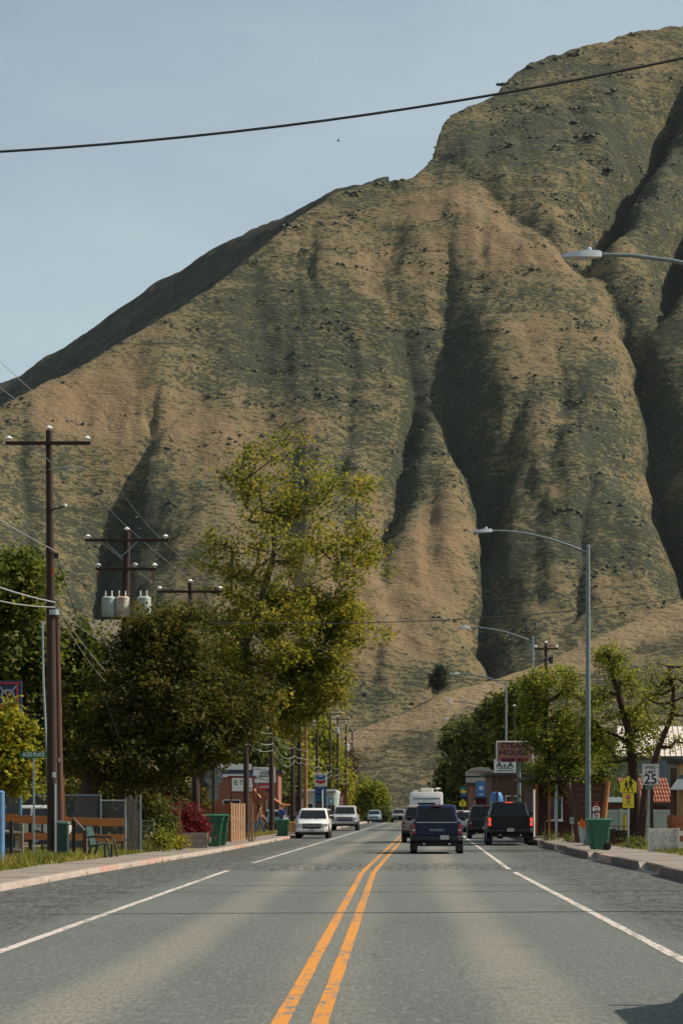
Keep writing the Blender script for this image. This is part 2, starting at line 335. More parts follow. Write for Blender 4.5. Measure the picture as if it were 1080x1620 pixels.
def billow(x, y, oct=3, seed=0):          # sharp valleys between rounded ribs
    t = np.zeros_like(x); a = 1.0; n = 0
    for i in range(oct):
        t += a * np.abs(2 * vnoise(x * 2 ** i, y * 2 ** i, seed + i) - 1); n += a; a *= 0.45
    return t / n
def hill_material(name, tan, olive, shrub, streak=1.0):
    m, n, l, b = nodes_of(name)
    geo = n.new('ShaderNodeNewGeometry')
    def noise(scale, detail, st, rough=0.6):
        mpn = n.new('ShaderNodeMapping'); mpn.inputs['Scale'].default_value = st
        nz = n.new('ShaderNodeTexNoise'); nz.inputs['Scale'].default_value = scale; nz.inputs['Detail'].default_value = detail
        nz.inputs['Roughness'].default_value = rough
        l.new(geo.outputs['Position'], mpn.inputs[0]); l.new(mpn.outputs[0], nz.inputs['Vector']); return nz.outputs['Fac']
    def math_(op, a, bb):
        q = n.new('ShaderNodeMath'); q.operation = op
        for i, v in enumerate((a, bb)):
            if isinstance(v, (int, float)): q.inputs[i].default_value = v
            else: l.new(v, q.inputs[i])
        return q.outputs[0]
    def rng(v, a, c):
        q = n.new('ShaderNodeMapRange'); q.inputs['From Min'].default_value = a; q.inputs['From Max'].default_value = c
        l.new(v, q.inputs['Value']); return q.outputs[0]
    patch = noise(0.014, 8, (1, 1, 1)); streaks = noise(0.045, 7, (0.75, 0.8, 1.7)); fine = noise(0.42, 6, (.75, .75, 1.7), 0.62)
    mid = noise(0.085, 7, (0.8, 0.8, 2.0)); tiny = noise(1.1, 4, (1, 1, 1.4), .7)
    at = n.new('ShaderNodeAttribute'); at.attribute_name = 'green'
    g = math_('ADD', math_('ADD', at.outputs['Fac'], math_('MULTIPLY', math_('SUBTRACT', patch, 0.5), 1.5)), math_('ADD', math_('MULTIPLY', math_('SUBTRACT', streaks, 0.5), 1.3 * streak), math_('MULTIPLY', math_('SUBTRACT', mid, 0.5), 1.3)))
    mixa = n.new('ShaderNodeMixRGB'); mixa.inputs[1].default_value = (*tan, 1); mixa.inputs[2].default_value = (*olive, 1)
    l.new(rng(math_('ADD', g, math_('MULTIPLY', math_('SUBTRACT', tiny, .5), .8)), 0.05, 0.85), mixa.inputs[0])
    gc = n.new('ShaderNodeClamp'); l.new(g, gc.inputs[0]); gc.inputs[2].default_value = 1.25
    f2 = math_('ADD', math_('ADD', fine, math_('MULTIPLY', math_('SUBTRACT', tiny, .5), .28)), math_('MULTIPLY', gc.outputs[0], 0.25))
    f2 = rng(f2, 0.675, 0.735)
    mixb = n.new('ShaderNodeMixRGB'); mixb.inputs[2].default_value = (*shrub, 1); l.new(mixa.outputs[0], mixb.inputs[1])
    l.new(math_('MULTIPLY', f2, 0.85), mixb.inputs[0])
    l.new(mixb.outputs[0], b.inputs['Base Color']); b.inputs['Roughness'].default_value = 0.95; b.inputs['Specular IOR Level'].default_value = 0.1
    h = math_('ADD', math_('MULTIPLY', f2, 0.8), math_('ADD', math_('MULTIPLY', fine, 2.0), math_('MULTIPLY', mid, 2.0)))
    h = math_('ADD', h, math_('MULTIPLY', streaks, 2.0 * streak))
    bp = n.new('ShaderNodeBump'); bp.inputs['Strength'].default_value = 0.75; bp.inputs['Distance'].default_value = 1.5
    l.new(h, bp.inputs['Height']); l.new(bp.outputs[0], b.inputs['Normal'])
    MATS[name] = m
hill_material('mountain_grass', (0.198, 0.138, 0.079), (0.120, 0.114, 0.059), (0.037, 0.044, 0.034))
hill_material('spur_grass', (0.235, 0.172, 0.100), (0.130, 0.113, 0.062), (0.055, 0.055, 0.038), 1.2)
hill_material('shade_darkened_ridge_scrub', (0.10, 0.088, 0.052), (0.062, 0.062, 0.042), (0.026, 0.032, 0.028))  # darker copy of the mountain tones, shade painted into the ridge

SL, Y0 = 0.75, 900.0                    # slope of the mountain front and where it starts
def on_slope(u, v):
    t = (HY - v) / FPX; d = (SL * Y0 + CAMH) / (SL - t); return (u - HX) / FPX * d, d
def gridmesh(name, x0, x1, nx, y0, y1, ny, hf, mat, attrf=None):
    xs = np.linspace(x0, x1, nx); ys = np.linspace(y0, y1, ny); X, Y = np.meshgrid(xs, ys)
    Z = hf(X, Y); V = np.stack([X, Y, Z], -1).reshape(-1, 3)
    i = np.arange(nx * ny).reshape(ny, nx)
    F = np.stack([i[:-1, :-1], i[:-1, 1:], i[1:, 1:], i[1:, :-1]], -1).reshape(-1, 4)
    at = {'green': attrf(X, Y, Z).ravel()} if attrf else None
    return arrmesh(name, V, F, mat, attr=at, smooth=True), X, Y, Z

CREST = [(-260, 800), (-150, 728), (20, 628), (130, 570), (210, 523), (290, 480), (370, 421), (465, 341), (530, 302), (590, 283), (640, 278), (655, 272), (668, 262), (684, 240), (692, 208), (700, 192),
         (716, 176), (770, 153), (784, 146), (800, 122), (840, 93), (900, 73), (960, 58), (1010, 43), (1080, 33), (1200, 12), (1400, -10)]
cp = np.array([on_slope(u, v) for u, v in CREST]); 
# gully: bottom line in photo positions, depth, width of the steep (left-facing) bank, width of the gentle bank
GUL = [
 ([(702, 395), (705, 460), (706, 520), (712, 600), (735, 665), (762, 725), (775, 785), (768, 850), (766, 930), (775, 1030), (772, 1070)], 22, 42, 30, [(0, .15), (.1, .6), (.3, .75), (.5, 1), (.9, 1), (1, .5)]),
 ([(826, 630), (805, 690), (790, 740), (776, 795)], 11, 24, 14, [(0, .1), (.5, .9), (1, .8)]),
 ([(636, 440), (642, 500), (657, 575), (645, 650), (630, 705), (616, 760), (606, 840), (602, 920)], 17, 34, 34, [(0, .1), (.2, .5), (.4, 1), (.7, 1), (1, .1)]),
 ([(1100, 55), (1080, 92), (1003, 232), (985, 262), (960, 325), (938, 385), (925, 420)], 36, 40, 40, [(0, .15), (.2, .9), (.85, 1), (1, .3)]),
 ([(1120, 200), (1080, 312), (1058, 400), (1044, 470), (1040, 500)], 28, 34, 30, [(0, 1), (.8, 1), (1, .2)]),
 ([(700, 262), (760, 302), (830, 352), (895, 400), (952, 432), (985, 480), (1008, 530), (1022, 600), (1030, 680), (1042, 745), (1075, 820), (1110, 900), (1125, 980)], 28, 46, 40, [(0, .1), (.12, .35), (.3, .45), (.42, .9), (.55, 1), (1, 1)]),
 ([(330, 585), (300, 612), (262, 655), (225, 685), (195, 718), (172, 770), (158, 840), (153, 910), (150, 1010)], 34, 58, 50, [(0, .1), (.25, .4), (.45, .95), (.9, 1), (1, .4)]),
 ([(255, 600), (245, 640), (232, 690)], 7, 16, 14, [(0, .1), (.5, 1), (1, .6)]),
 ([(933, 690), (932, 760), (931, 830), (929, 880), (915, 950), (890, 1003)], 6, 12, 12, [(0, .2), (.5, .7), (.85, 1), (1, .2)]),
 ([(825, 345), (828, 385), (838, 410)], 3, 14, 16, [(0, .1), (.5, 1), (1, .2)]),
 ([(40, 660), (30, 720), (42, 800), (60, 900)], 9, 22, 26, [(0, .1), (.5, 1), (1, .5)]),
 ([(110, 800), (118, 870), (135, 980)], 7, 16, 20, [(0, .1), (.5, 1), (1, .5)]),
 ([(470, 640), (455, 720), (440, 820), (430, 900)], 7, 22, 22, [(0, .1), (.5, 1), (1, .5)]),
 ([(530, 470), (560, 560), (548, 640), (540, 740), (552, 850)], 6, 22, 22, [(0, .1), (.5, 1), (1, .5)]),
 ([(880, 520), (892, 600), (880, 700), (868, 790)], 5, 22, 24, [(0, .1), (.5, 1), (1, .3)]),
 ([(850, 800), (842, 880), (850, 960), (846, 1020)], 2.5, 16, 18, [(0, .1), (.5, 1), (1, .3)]),
 ([(620, 985), (600, 1050), (585, 1120)], 4, 10, 18, [(0, .1), (.5, 1), (1, .3)]),
]
GM = {}
def mountain_h(X, Y):
    gm = np.zeros_like(X)
    t = (Y - Y0) / 45.0
    base = SL * 45.0 * np.where(t > 20, t, np.log1p(np.exp(np.clip(t, -40, 20)))) - 7.0
    base += np.maximum(0, np.minimum(1, (Y - Y0) / 150)) * 7.0
    # crest: the front slope stops and the land falls away behind
    o = np.argsort(cp[:, 0]); yc = np.interp(X, cp[o, 0], cp[o, 1]); zc = SL * (yc - Y0)
    edge = np.where(X > 38, 3.6 * fbm(X / 7.0, X * 0 + 1.7, 3, 66), 0) + fbm(X * 0.05, X * 0.0 + 3.3, 4, 60) * 4 + fbm(X * 0.25, X * 0 + 9.1, 3, 70) * 1.6
    back = zc + edge - 0.55 * (Y - yc)
    k = 3.0
    # broad relief: swells and shallow ribs running down the fall line
    warp = 22 * fbm(X / 120, Y / 160, 3, 11)
    rel = 11 * fbm(X / 95, Y / 230, 4, 21) + 13 * (billow((X + warp) / 84, Y / 620, 2, 31) - .4) + 2.2 * (billow((X + .5 * warp) / 13, Y / 120, 2, 37) - .4) + 8.5 * (billow((X + .8 * warp) / 30, Y / 260, 2, 35) - .4) * (.35 + .9 * vnoise(X / 90, Y / 120, 39)) + 2.2 * fbm(X / 20, Y / 34, 4, 41)
    fade = np.clip((yc - Y) / 70, 0, 1) * np.clip((Y - Y0) / 80, 0, 1)
    H = base + rel * (0.15 + 0.85 * fade) * np.clip((Y - Y0 + 20) / 60, 0, 1)
    wv = 1 + 0.45 * fbm(X / 30, Y / 45, 3, 91)
    wx = fbm(X / 26, Y / 34, 4, 93)
    for pts, dep, wr, wl_, prof in GUL:
        q = np.array([on_slope(u, v) for u, v in pts]); q = q[np.argsort(q[:, 1])]
        y0, y1 = q[0, 1], q[-1, 1]; yr = Y[:, :1]; s = (yr - y0) / (y1 - y0)
        xg = np.interp(yr, q[:, 1], q[:, 0]) + 2.0 * fbm(yr / 18, yr * 0 + dep, 3, 81)
        amp = np.interp(1 - s, [p[0] for p in prof], [p[1] for p in prof])      # profile runs from the top down
        amp = amp * np.clip(1 + s * 6, 0, 1) * np.clip(1 + (1 - s) * 6, 0, 1)
        d = X - xg + 3.2 * wx
        wa = .4 + .6 * amp
        right = np.clip(1 - d / (wr * wv * wa), 0, 1) ** 2.4; left = np.clip(1 + d / (wl_ * wv), 0, 1) ** 2.6
        gm = np.maximum(gm, np.clip(amp, 0, 1) * np.where(d > 0, np.clip(1.0 - d / (wr * wv * wa * .6), 0, 1), np.clip(1 + d / 5, 0, 1)) * min(1, dep / 14))
        H = H - 1.2 * dep * amp * wa * np.where(d > 0, right, left)
    H = H + 1.5 * fbm(X / 9.0, Y / 9.0, 4, 51, .6) * np.clip((Y - Y0) / 60, 0, 1)
    # terracettes and grass steps
    GM['m'] = gm
    H = H + 0.22 * fbm(X / 9.0, (H + 0.3 * Y) / 2.6, 3, 55) * np.clip((Y - Y0) / 60, 0, 1)
    return -k * np.logaddexp(-H / k, -back / k)
def blobs(X, Y, lst):
    g = np.zeros_like(X)
    for u, v, ru, rv, a in lst:
        x, y = on_slope(u, v); x1, _ = on_slope(u + ru, v); _, y1 = on_slope(u, v - rv)
        g += a * np.exp(-(((X - x) / (x1 - x)) ** 2 + ((Y - y) / max(y1 - y, 1)) ** 2))
    return g
def mountain_green(X, Y, Z):
    # greener on the summit shoulder, gully sides and mid slope scrub; tan on the dry swells
    g = 0.56 + blobs(X, Y, [(900, 180, 180, 130, .34), (1050, 330, 90, 140, .3), (780, 250, 80, 60, .35), (590, 300, 60, 25, .3), (480, 560, 160, 90, .38), (930, 640, 100, 90, .28),
        (180, 770, 120, 60, .35), (400, 480, 90, 60, .3), (660, 600, 60, 90, .3), (960, 860, 120, 60, .35), (740, 620, 40, 120, .3),
        (150, 630, 100, 45, -.6), (720, 320, 90, 45, -.5), (800, 400, 90, 45, -.5), (840, 545, 60, 22, -.5), (690, 820, 60, 90, -.45), (640, 980, 90, 90, -.3),
        (400, 640, 120, 40, -.25), (830, 780, 60, 22, -.45), (960, 470, 60, 60, -.4), (850, 960, 70, 70, -.35), (520, 900, 70, 90, -.2), (680, 930, 130, 120, -.22), (300, 700, 120, 60, -.2), (1000, 960, 60, 40, -.2), (900, 985, 160, 30, .5), (700, 1075, 120, 30, .5), (560, 1120, 90, 30, .4)])
    if GM['m'].shape == X.shape: g = g + .7 * GM['m']  # gully scrub tone, deepened to paint shade along the crease
    return g
mountain, MX, MY, MZ = gridmesh('mountain', -440, 420, 640, 860, 1720, 720, mountain_h, 'mountain_grass', mountain_green)
tag(mountain, 'tall tan and olive grassy mountain scored by dark gullies behind the town', 'mountain', kind='structure')

# the ridge behind on the left, turned away from the sun, with shade also put into its colour
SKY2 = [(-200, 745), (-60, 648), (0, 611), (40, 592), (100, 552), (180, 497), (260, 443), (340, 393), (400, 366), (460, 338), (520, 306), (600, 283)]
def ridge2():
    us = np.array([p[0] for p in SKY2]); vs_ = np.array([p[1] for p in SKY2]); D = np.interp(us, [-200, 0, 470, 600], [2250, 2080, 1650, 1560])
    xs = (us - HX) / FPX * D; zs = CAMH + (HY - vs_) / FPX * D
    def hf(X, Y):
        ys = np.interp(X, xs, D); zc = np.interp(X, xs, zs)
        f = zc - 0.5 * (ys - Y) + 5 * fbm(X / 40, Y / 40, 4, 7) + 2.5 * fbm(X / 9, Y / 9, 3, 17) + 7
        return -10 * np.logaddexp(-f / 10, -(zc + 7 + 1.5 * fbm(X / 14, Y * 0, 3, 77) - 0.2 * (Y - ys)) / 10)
    o, *_ = gridmesh('mountain_ridge', -460, 30, 240, 1380, 2300, 300, hf, 'shade_darkened_ridge_scrub', lambda X, Y, Z: np.full_like(X, 0.75))
    tag(o, 'scrubby ridge behind the mountain on its left flank, colour darkened for shade', 'ridge', kind='structure')
ridge2()

# nearer grassy spur coming down from the right
SPUR = [(1500, 760), (1250, 870), (1080, 940), (1000, 978), (930, 1012), (860, 1040), (800, 1060), (700, 1092), (640, 1118), (570, 1142), (520, 1158), (470, 1176), (420, 1200), (330, 1215), (150, 1225), (-300, 1235)]
def spur():
    us = np.array([p[0] for p in SPUR])[::-1]; vs_ = np.array([p[1] for p in SPUR])[::-1]
    D = np.interp(us, [-300, 520, 800, 1080, 1500], [760, 775, 800, 835, 880]); xs = (us - HX) / FPX * D; zs = CAMH + (HY - vs_) / FPX * D
    def hf(X, Y):
        ys = np.interp(X, xs, D); zc = np.interp(X, xs, zs)
        sl = 0.34 + 0.10 * np.clip((X - 20) / 120, 0, 1)
        f = zc - sl * (ys - Y) + 2.2 * fbm(X / 30, Y / 40, 4, 27) - 1
        f = f - 2.5 * (1 - ridged((X + 14 * fbm(X / 50, Y / 50, 2, 3)) / 46, Y / 260, 2, 131)) * np.clip((ys - Y) / 40, 0, 1)
        f = f + 0.35 * fbm(X / 8, (f + .2 * Y) / 1.3, 3, 57)
        f = np.maximum(f, -6.5 + 0.3 * fbm(X / 8, Y / 8, 3, 5))
        return -1.5 * np.logaddexp(-f / 1.5, -(zc - 0.5 * (Y - ys)) / 1.5)
    def gf(X, Y, Z):
        ys = np.interp(X, xs, D)
        return 0.62 - 1.5 * np.exp(-((Y - ys + 4) / 16) ** 2) + 0.2 * np.clip((60 - Z) / 60, 0, 1)
    o, X, Y, Z = gridmesh('hill', -230, 270, 420, 520, 930, 330, hf, 'spur_grass', gf)
    tag(o, 'lower grassy spur sloping down from the right in front of the mountain', 'hill', kind='structure')
    return X, Y, Z
SX_, SY_, SZ_ = spur()

# scrub on the slopes: thousands of low bushes, nobody could count them
def scrub():
    rs = np.random.RandomState(5)
    GG = mountain_green(MX, MY, MZ) if GM['m'].shape == MX.shape else None
    V8 = np.array([(1, 0, 0), (0, 1, 0), (-1, 0, 0), (0, -1, 0), (0.55, 0.55, .75), (-.6, .5, .7), (-.45, -.6, .8), (.6, -.5, .65), (0, 0, 1.0)])
    F = np.array([(0, 1, 4), (1, 2, 5), (2, 3, 6), (3, 0, 7), (4, 1, 5), (5, 2, 6), (6, 3, 7), (7, 0, 4), (8, 4, 5), (8, 5, 6), (8, 6, 7), (8, 7, 4)])
    P, S = [], []
    for X, Y, Z, n, lo, hi, gfun, off in ((MX, MY, MZ, 260000, .3, 1.25, GG, 0), (SX_, SY_, SZ_, 2500, .2, .6, None, 0)):
        i = rs.randint(1, X.shape[0] - 1, n); j = rs.randint(1, X.shape[1] - 1, n)
        x, y, z = X[i, j], Y[i, j], Z[i, j]
        clump = fbm(x / 26, (y + z) / 12, 4, 303) + 0.5 * fbm(x / 8, (y + z) / 4, 3, 404)
        g = gfun[i, j] if gfun is not None else np.full_like(x, .5)
        u = HX + x / y * FPX; v = HY - (z - CAMH) / y * FPX
        keep = (clump * 1.7 + (g - .5) * .5 + rs.rand(n) * .2 > .80) & (u > -40) & (u < 1120) & (v < 1275)
        x, y, z = x[keep], y[keep], z[keep]
        P.append(np.stack([x + rs.uniform(-.7, .7, len(x)), y + rs.uniform(-.7, .7, len(x)), z - .12], -1)); S.append(lo + (hi - lo) * rs.rand(len(x)) ** 3.5)
    # larger bushes along the skyline and in the gullies
    for u, v, s in [(562, 300, 2.6), (556, 304, 1.8), (600, 288, 2), (627, 284, 2.4), (462, 352, 3), (402, 408, 2.2), (711, 168, 2), (797, 124, 2.4), (835, 100, 2.6), (857, 93, 2), (880, 86, 2), (905, 80, 2.2), (915, 76, 2), (997, 50, 2), (1003, 48, 2.4),
                    (970, 130, 3), (915, 160, 3), (900, 190, 3), (930, 215, 3.2), (960, 240, 3), (860, 170, 3), (880, 240, 2.6), (800, 245, 2), (712, 350, 2.2), (845, 440, 2.2)]:
        x, y = on_slope(u, v); z = mountain_h(np.array([[x]]), np.array([[y - 3]]))[0, 0]
        for k in range(7):
            P.append(np.array([[x + rs.normal(0, s), y - 3 + rs.normal(0, s), z - .2]])); S.append(np.array([s * rs.uniform(.4, .8)]))
    P = np.concatenate(P); S = np.concatenate(S); n = len(P)
    ang = rs.uniform(0, 6.28, n); c, s_ = np.cos(ang), np.sin(ang)
    jit = 1 + rs.uniform(-.3, .3, (n, 9, 1))
    L = V8[None] * S[:, None, None] * jit * np.array([1.15, 1.0, .72])
    W = np.stack([L[..., 0] * c[:, None] - L[..., 1] * s_[:, None], L[..., 0] * s_[:, None] + L[..., 1] * c[:, None], L[..., 2]], -1) + P[:, None]
    FF = (F[None] + (np.arange(n) * 9)[:, None, None]).reshape(-1, 3)
    o = arrmesh('scrub', W.reshape(-1, 3), FF, 'hill_shrub', attr={'lv': np.repeat(rs.rand(n), 9)})
    tag(o, 'low dark sagebrush scrub scattered over the mountain slopes', 'scrub', kind='stuff')
    print('scrub', n)
scrub()
# ------------------------------------------------------------------ ground, road, pavements
def road_material():
    m, n, l, b = nodes_of('asphalt')
    geo = n.new('ShaderNodeNewGeometry'); at = n.new('ShaderNodeAttribute'); at.attribute_name = 'green'   # lateral offset from the centre line
    def noise(scale, detail, st=(1, 1, 1), rough=.6):
        mpn = n.new('ShaderNodeMapping'); mpn.inputs['Scale'].default_value = st
        nz = n.new('ShaderNodeTexNoise'); nz.inputs['Scale'].default_value = scale; nz.inputs['Detail'].default_value = detail; nz.inputs['Roughness'].default_value = rough
        l.new(geo.outputs['Position'], mpn.inputs[0]); l.new(mpn.outputs[0], nz.inputs['Vector']); return nz.outputs['Fac']
    def mth(op, a, c, e=None):
        q = n.new('ShaderNodeMath'); q.operation = op
        for i, v in enumerate((a, c, e)):
            if v is None: continue
            if isinstance(v, (int, float)): q.inputs[i].default_value = v
            else: l.new(v, q.inputs[i])
        return q.outputs[0]
    def rng(v, a, c, d=0., e=1.):
        q = n.new('ShaderNodeMapRange'); q.inputs['From Min'].default_value = a; q.inputs['From Max'].default_value = c
        q.inputs['To Min'].default_value = d; q.inputs['To Max'].default_value = e; q.interpolation_type = 'SMOOTHSTEP'
        l.new(v, q.inputs['Value']); return q.outputs[0]
    def mixc(f, a, c):
        q = n.new('ShaderNodeMixRGB')
        for i, v in ((1, a), (2, c)):
            if isinstance(v, tuple): q.inputs[i].default_value = (*v, 1)
            else: l.new(v, q.inputs[i])
        l.new(f, q.inputs[0]); return q.outputs[0]
    wob = mth('MULTIPLY', mth('SUBTRACT', noise(.12, 3, (1, .25, 1)), .5), 1.1)
    off = mth('ADD', at.outputs['Fac'], wob)
    ab = mth('ABSOLUTE', off, 0)
    # dusty strip between the wheel tracks of each lane and beside the centre line
    strip = mth('MULTIPLY', mth('ADD', rng(mth('ABSOLUTE', mth('SUBTRACT', ab, 1.85), 0), .6, .1), mth('MULTIPLY', rng(ab, .75, .2), .55)), rng(noise(.35, 4, (1, .12, 1)), .25, .7, .35, 1.))
    patch = noise(.25, 6, (1, .35, 1)); grain = noise(26, 3, (1, .2, 1), .8); grain2 = noise(15, 3, (1, .2, 1), .75)
    c = mixc(rng(patch, .3, .7), (.116, .130, .119), (.092, .103, .097))
    c = mixc(mth('MULTIPLY', strip, .8), c, (.235, .215, .175))
    edge = rng(ab, 3.75, 4.6)
    c = mixc(mth('MULTIPLY', edge, rng(noise(.5, 5), .3, .65, .15, .75)), c, (.060, .060, .055))
    c = mixc(rng(grain, .44, .60, 0, .5), c, (.055, .057, .052))
    c = mixc(rng(grain2, .52, .64, 0, .34), c, (.23, .225, .20))
    # chips of loose gravel, a seam of rough chip seal across the street
    sep = n.new('ShaderNodeSeparateXYZ'); l.new(geo.outputs['Position'], sep.inputs[0])
    seam = rng(mth('ABSOLUTE', mth('SUBTRACT', mth('ADD', sep.outputs[1], mth('MULTIPLY', mth('SUBTRACT', noise(.5, 4), .5), 9)), 66.5), 0), 5.5, 2.5)
    seam = mth('MAXIMUM', seam, mth('MULTIPLY', edge, .8))
    chips = rng(noise(7, 4, (1, .12, 1), .8), .48, .56)
    c = mixc(mth('MULTIPLY', mth('MULTIPLY', seam, chips), .9), c, (.028, .029, .028))
    # cracks
    vor = n.new('ShaderNodeTexVoronoi'); vor.feature = 'DISTANCE_TO_EDGE'; vor.inputs['Scale'].default_value = .22
    mpn = n.new('ShaderNodeMapping'); mpn.inputs['Scale'].default_value = (.8, 1, 1); ad = n.new('ShaderNodeVectorMath'); ad.operation = 'ADD'
    nzv = n.new('ShaderNodeTexNoise'); nzv.inputs['Scale'].default_value = .8; nzv.inputs['Detail'].default_value = 4
    l.new(geo.outputs['Position'], nzv.inputs['Vector']); sc = n.new('ShaderNodeVectorMath'); sc.operation = 'SCALE'; sc.inputs['Scale'].default_value = 1.6
    l.new(nzv.outputs['Color'], sc.inputs[0]); l.new(geo.outputs['Position'], ad.inputs[0]); l.new(sc.outputs[0], ad.inputs[1]); l.new(ad.outputs[0], mpn.inputs[0]); l.new(mpn.outputs[0], vor.inputs['Vector'])
    c = mixc(mth('MULTIPLY', rng(vor.outputs['Distance'], .006, .001), rng(noise(.3, 2), .5, .6, 0, .7)), c, (.045, .046, .044))
    l.new(c, b.inputs['Base Color']); b.inputs['Roughness'].default_value = .88; b.inputs['Specular IOR Level'].default_value = .25
    bp = n.new('ShaderNodeBump'); bp.inputs['Strength'].default_value = .5; bp.inputs['Distance'].default_value = .006
    l.new(grain, bp.inputs['Height']); l.new(bp.outputs[0], b.inputs['Normal'])
    MATS['asphalt'] = m
road_material()
def marking_material(name, col, wear):
    m, n, l, b = nodes_of(name); geo = n.new('ShaderNodeNewGeometry')
    nz = n.new('ShaderNodeTexNoise'); nz.inputs['Scale'].default_value = 9; nz.inputs['Detail'].default_value = 8; nz.inputs['Roughness'].default_value = .7
    n2 = n.new('ShaderNodeTexNoise'); n2.inputs['Scale'].default_value = .6; n2.inputs['Detail'].default_value = 4
    mpn = n.new('ShaderNodeMapping'); mpn.inputs['Scale'].default_value = (1, .3, 1)
    l.new(geo.outputs['Position'], mpn.inputs[0]); l.new(mpn.outputs[0], nz.inputs['Vector']); l.new(mpn.outputs[0], n2.inputs['Vector'])
    ad = n.new('ShaderNodeMath'); ad.operation = 'MULTIPLY_ADD'; ad.inputs[1].default_value = .5; l.new(n2.outputs['Fac'], ad.inputs[0]); l.new(nz.outputs['Fac'], ad.inputs[2])
    mr = n.new('ShaderNodeMapRange'); mr.inputs['From Min'].default_value = wear; mr.inputs['From Max'].default_value = wear + .16; l.new(ad.outputs[0], mr.inputs['Value'])
    mix = n.new('ShaderNodeMixRGB'); mix.inputs[1].default_value = (*col, 1); mix.inputs[2].default_value = (.13, .13, .12, 1)
    l.new(mr.outputs[0], mix.inputs[0]); l.new(mix.outputs[0], b.inputs['Base Color']); b.inputs['Roughness'].default_value = .75; MATS[name] = m
marking_material('yellow_road_paint', (.52, .20, .013), .74); marking_material('white_road_paint', (.50, .44, .39), .74); marking_material('faint_road_paint', (.34, .31, .28), .66)

def ground_material():
    m, n, l, b = nodes_of('dry_ground'); geo = n.new('ShaderNodeNewGeometry')
    a = n.new('ShaderNodeTexNoise'); a.inputs['Scale'].default_value = .35; a.inputs['Detail'].default_value = 9; a.inputs['Roughness'].default_value = .65
    l.new(geo.outputs['Position'], a.inputs['Vector'])
    r = n.new('ShaderNodeValToRGB'); e = r.color_ramp.elements; e[0].position = .35; e[0].color = (.085, .085, .032, 1); e[1].position = .68; e[1].color = (.24, .155, .085, 1)
    q = e.new(.5); q.color = (.15, .115, .05, 1)
    l.new(a.outputs['Fac'], r.inputs[0]); l.new(r.outputs[0], b.inputs['Base Color']); b.inputs['Roughness'].default_value = .95
    c = n.new('ShaderNodeTexNoise'); c.inputs['Scale'].default_value = 8; c.inputs['Detail'].default_value = 5; l.new(geo.outputs['Position'], c.inputs['Vector'])
    bp = n.new('ShaderNodeBump'); bp.inputs['Distance'].default_value = .06; l.new(c.outputs['Fac'], bp.inputs['Height']); l.new(bp.outputs[0], b.inputs['Normal'])
    MATS['dry_ground'] = m
ground_material()
gzv = np.vectorize(gz)
g, *_ = gridmesh('ground', -1650, 1650, 40, -95, 2850, 300, lambda X, Y: gzv(Y) - 0.04, 'dry_ground')
tag(g, 'dry ground with sparse grass under the town', 'ground', kind='structure')

def strip(name, y0, y1, o0, o1, z, mat, step=4.0, edge=0.0, nlat=1, seed=0):
    """a sheet that follows the street between two offsets from its centre line"""
    ny = max(2, int((y1 - y0) / step) + 1); ys = np.linspace(y0, y1, ny); V, O = [], []
    rs = np.random.RandomState(seed)
    for y in ys:
        a = o0(y) if callable(o0) else o0; b = o1(y) if callable(o1) else o1
        for k in range(nlat + 1):
            t = k / nlat; of = a + (b - a) * t + (rs.uniform(-edge, edge) if edge else 0)
            V.append((cx(y) + of, y, gz(y) + z)); O.append(of)
    n = nlat + 1; i = np.arange(ny * n).reshape(ny, n)
    F = np.stack([i[:-1, :-1], i[:-1, 1:], i[1:, 1:], i[1:, :-1]], -1).reshape(-1, 4)
    return arrmesh(name, np.array(V), F, mat, attr={'green': np.array(O)})
road = strip('road', -30, 700, lambda y: kl(y), lambda y: kr(y), 0.0, 'asphalt', 2.0, nlat=14)
tag(road, 'grey two lane asphalt street running towards the mountain', 'road', kind='structure')
for k, (o0, o1, lb) in enumerate([(-.208, -.08, 'left stripe of the double yellow centre line'), (.08, .208, 'right stripe of the double yellow centre line')]):
    tag(strip('centre_line', -20, 420, o0, o1, .004, 'yellow_road_paint', 1.2, .004, seed=k), lb, 'road marking', kind='structure')
for o0, y0, y1, lb in ((-3.70, 8, 62, 'near white edge line on the left of the street'), (-3.70, 71, 420, 'far white edge line on the left of the street'),
                       (3.60, 8, 60.5, 'near white edge line on the right of the street'), (3.56, 63.5, 300, 'far white edge line on the right of the street')):
    tag(strip('edge_line', y0, y1, o0, o0 + .13, .004, 'white_road_paint', 1.2, .006, seed=int(y0)), lb, 'road marking', kind='structure')
for q, (x0, x1, y) in enumerate(((617, 633, 78.6), (652, 676, 79.5), (681, 695, 79.0), (699, 719, 79.4), (745, 770, 79.6), (430, 470, 79.4), (395, 418, 80))):
    mb = MB(); a, b = PX(x0, y), PX(x1, y); mb.add([(a, y, .005), (b, y, .005), (b, y + .35, .005), (a, y + .35, .005)], [(0, 1, 2, 3)])
    o = mb.build('crosswalk_mark', 'faint_road_paint'); tag(o, 'faint worn crossing mark on the asphalt behind the blue pickup', 'road marking', 'worn crossing marks', 'structure')
# dark seam and wandering tar line across the near lanes
mb = MB(); pts = [(-3.4 + .22 * i, 49.6 + .25 * math.sin(i * .9) + .12 * math.sin(i * 2.3) + .02 * i) for i in range(46)]
V = []
for x, y in pts: V += [(x, y, .003), (x, y + .10, .003)]
mb.add(V, [(2 * i, 2 * i + 2, 2 * i + 3, 2 * i + 1) for i in range(45)])
tag(mb.build('tar_line', pm('tar', (.05, .052, .05), .6, .3, 4)), 'thin dark tar line across the near lanes', 'road marking', kind='structure')

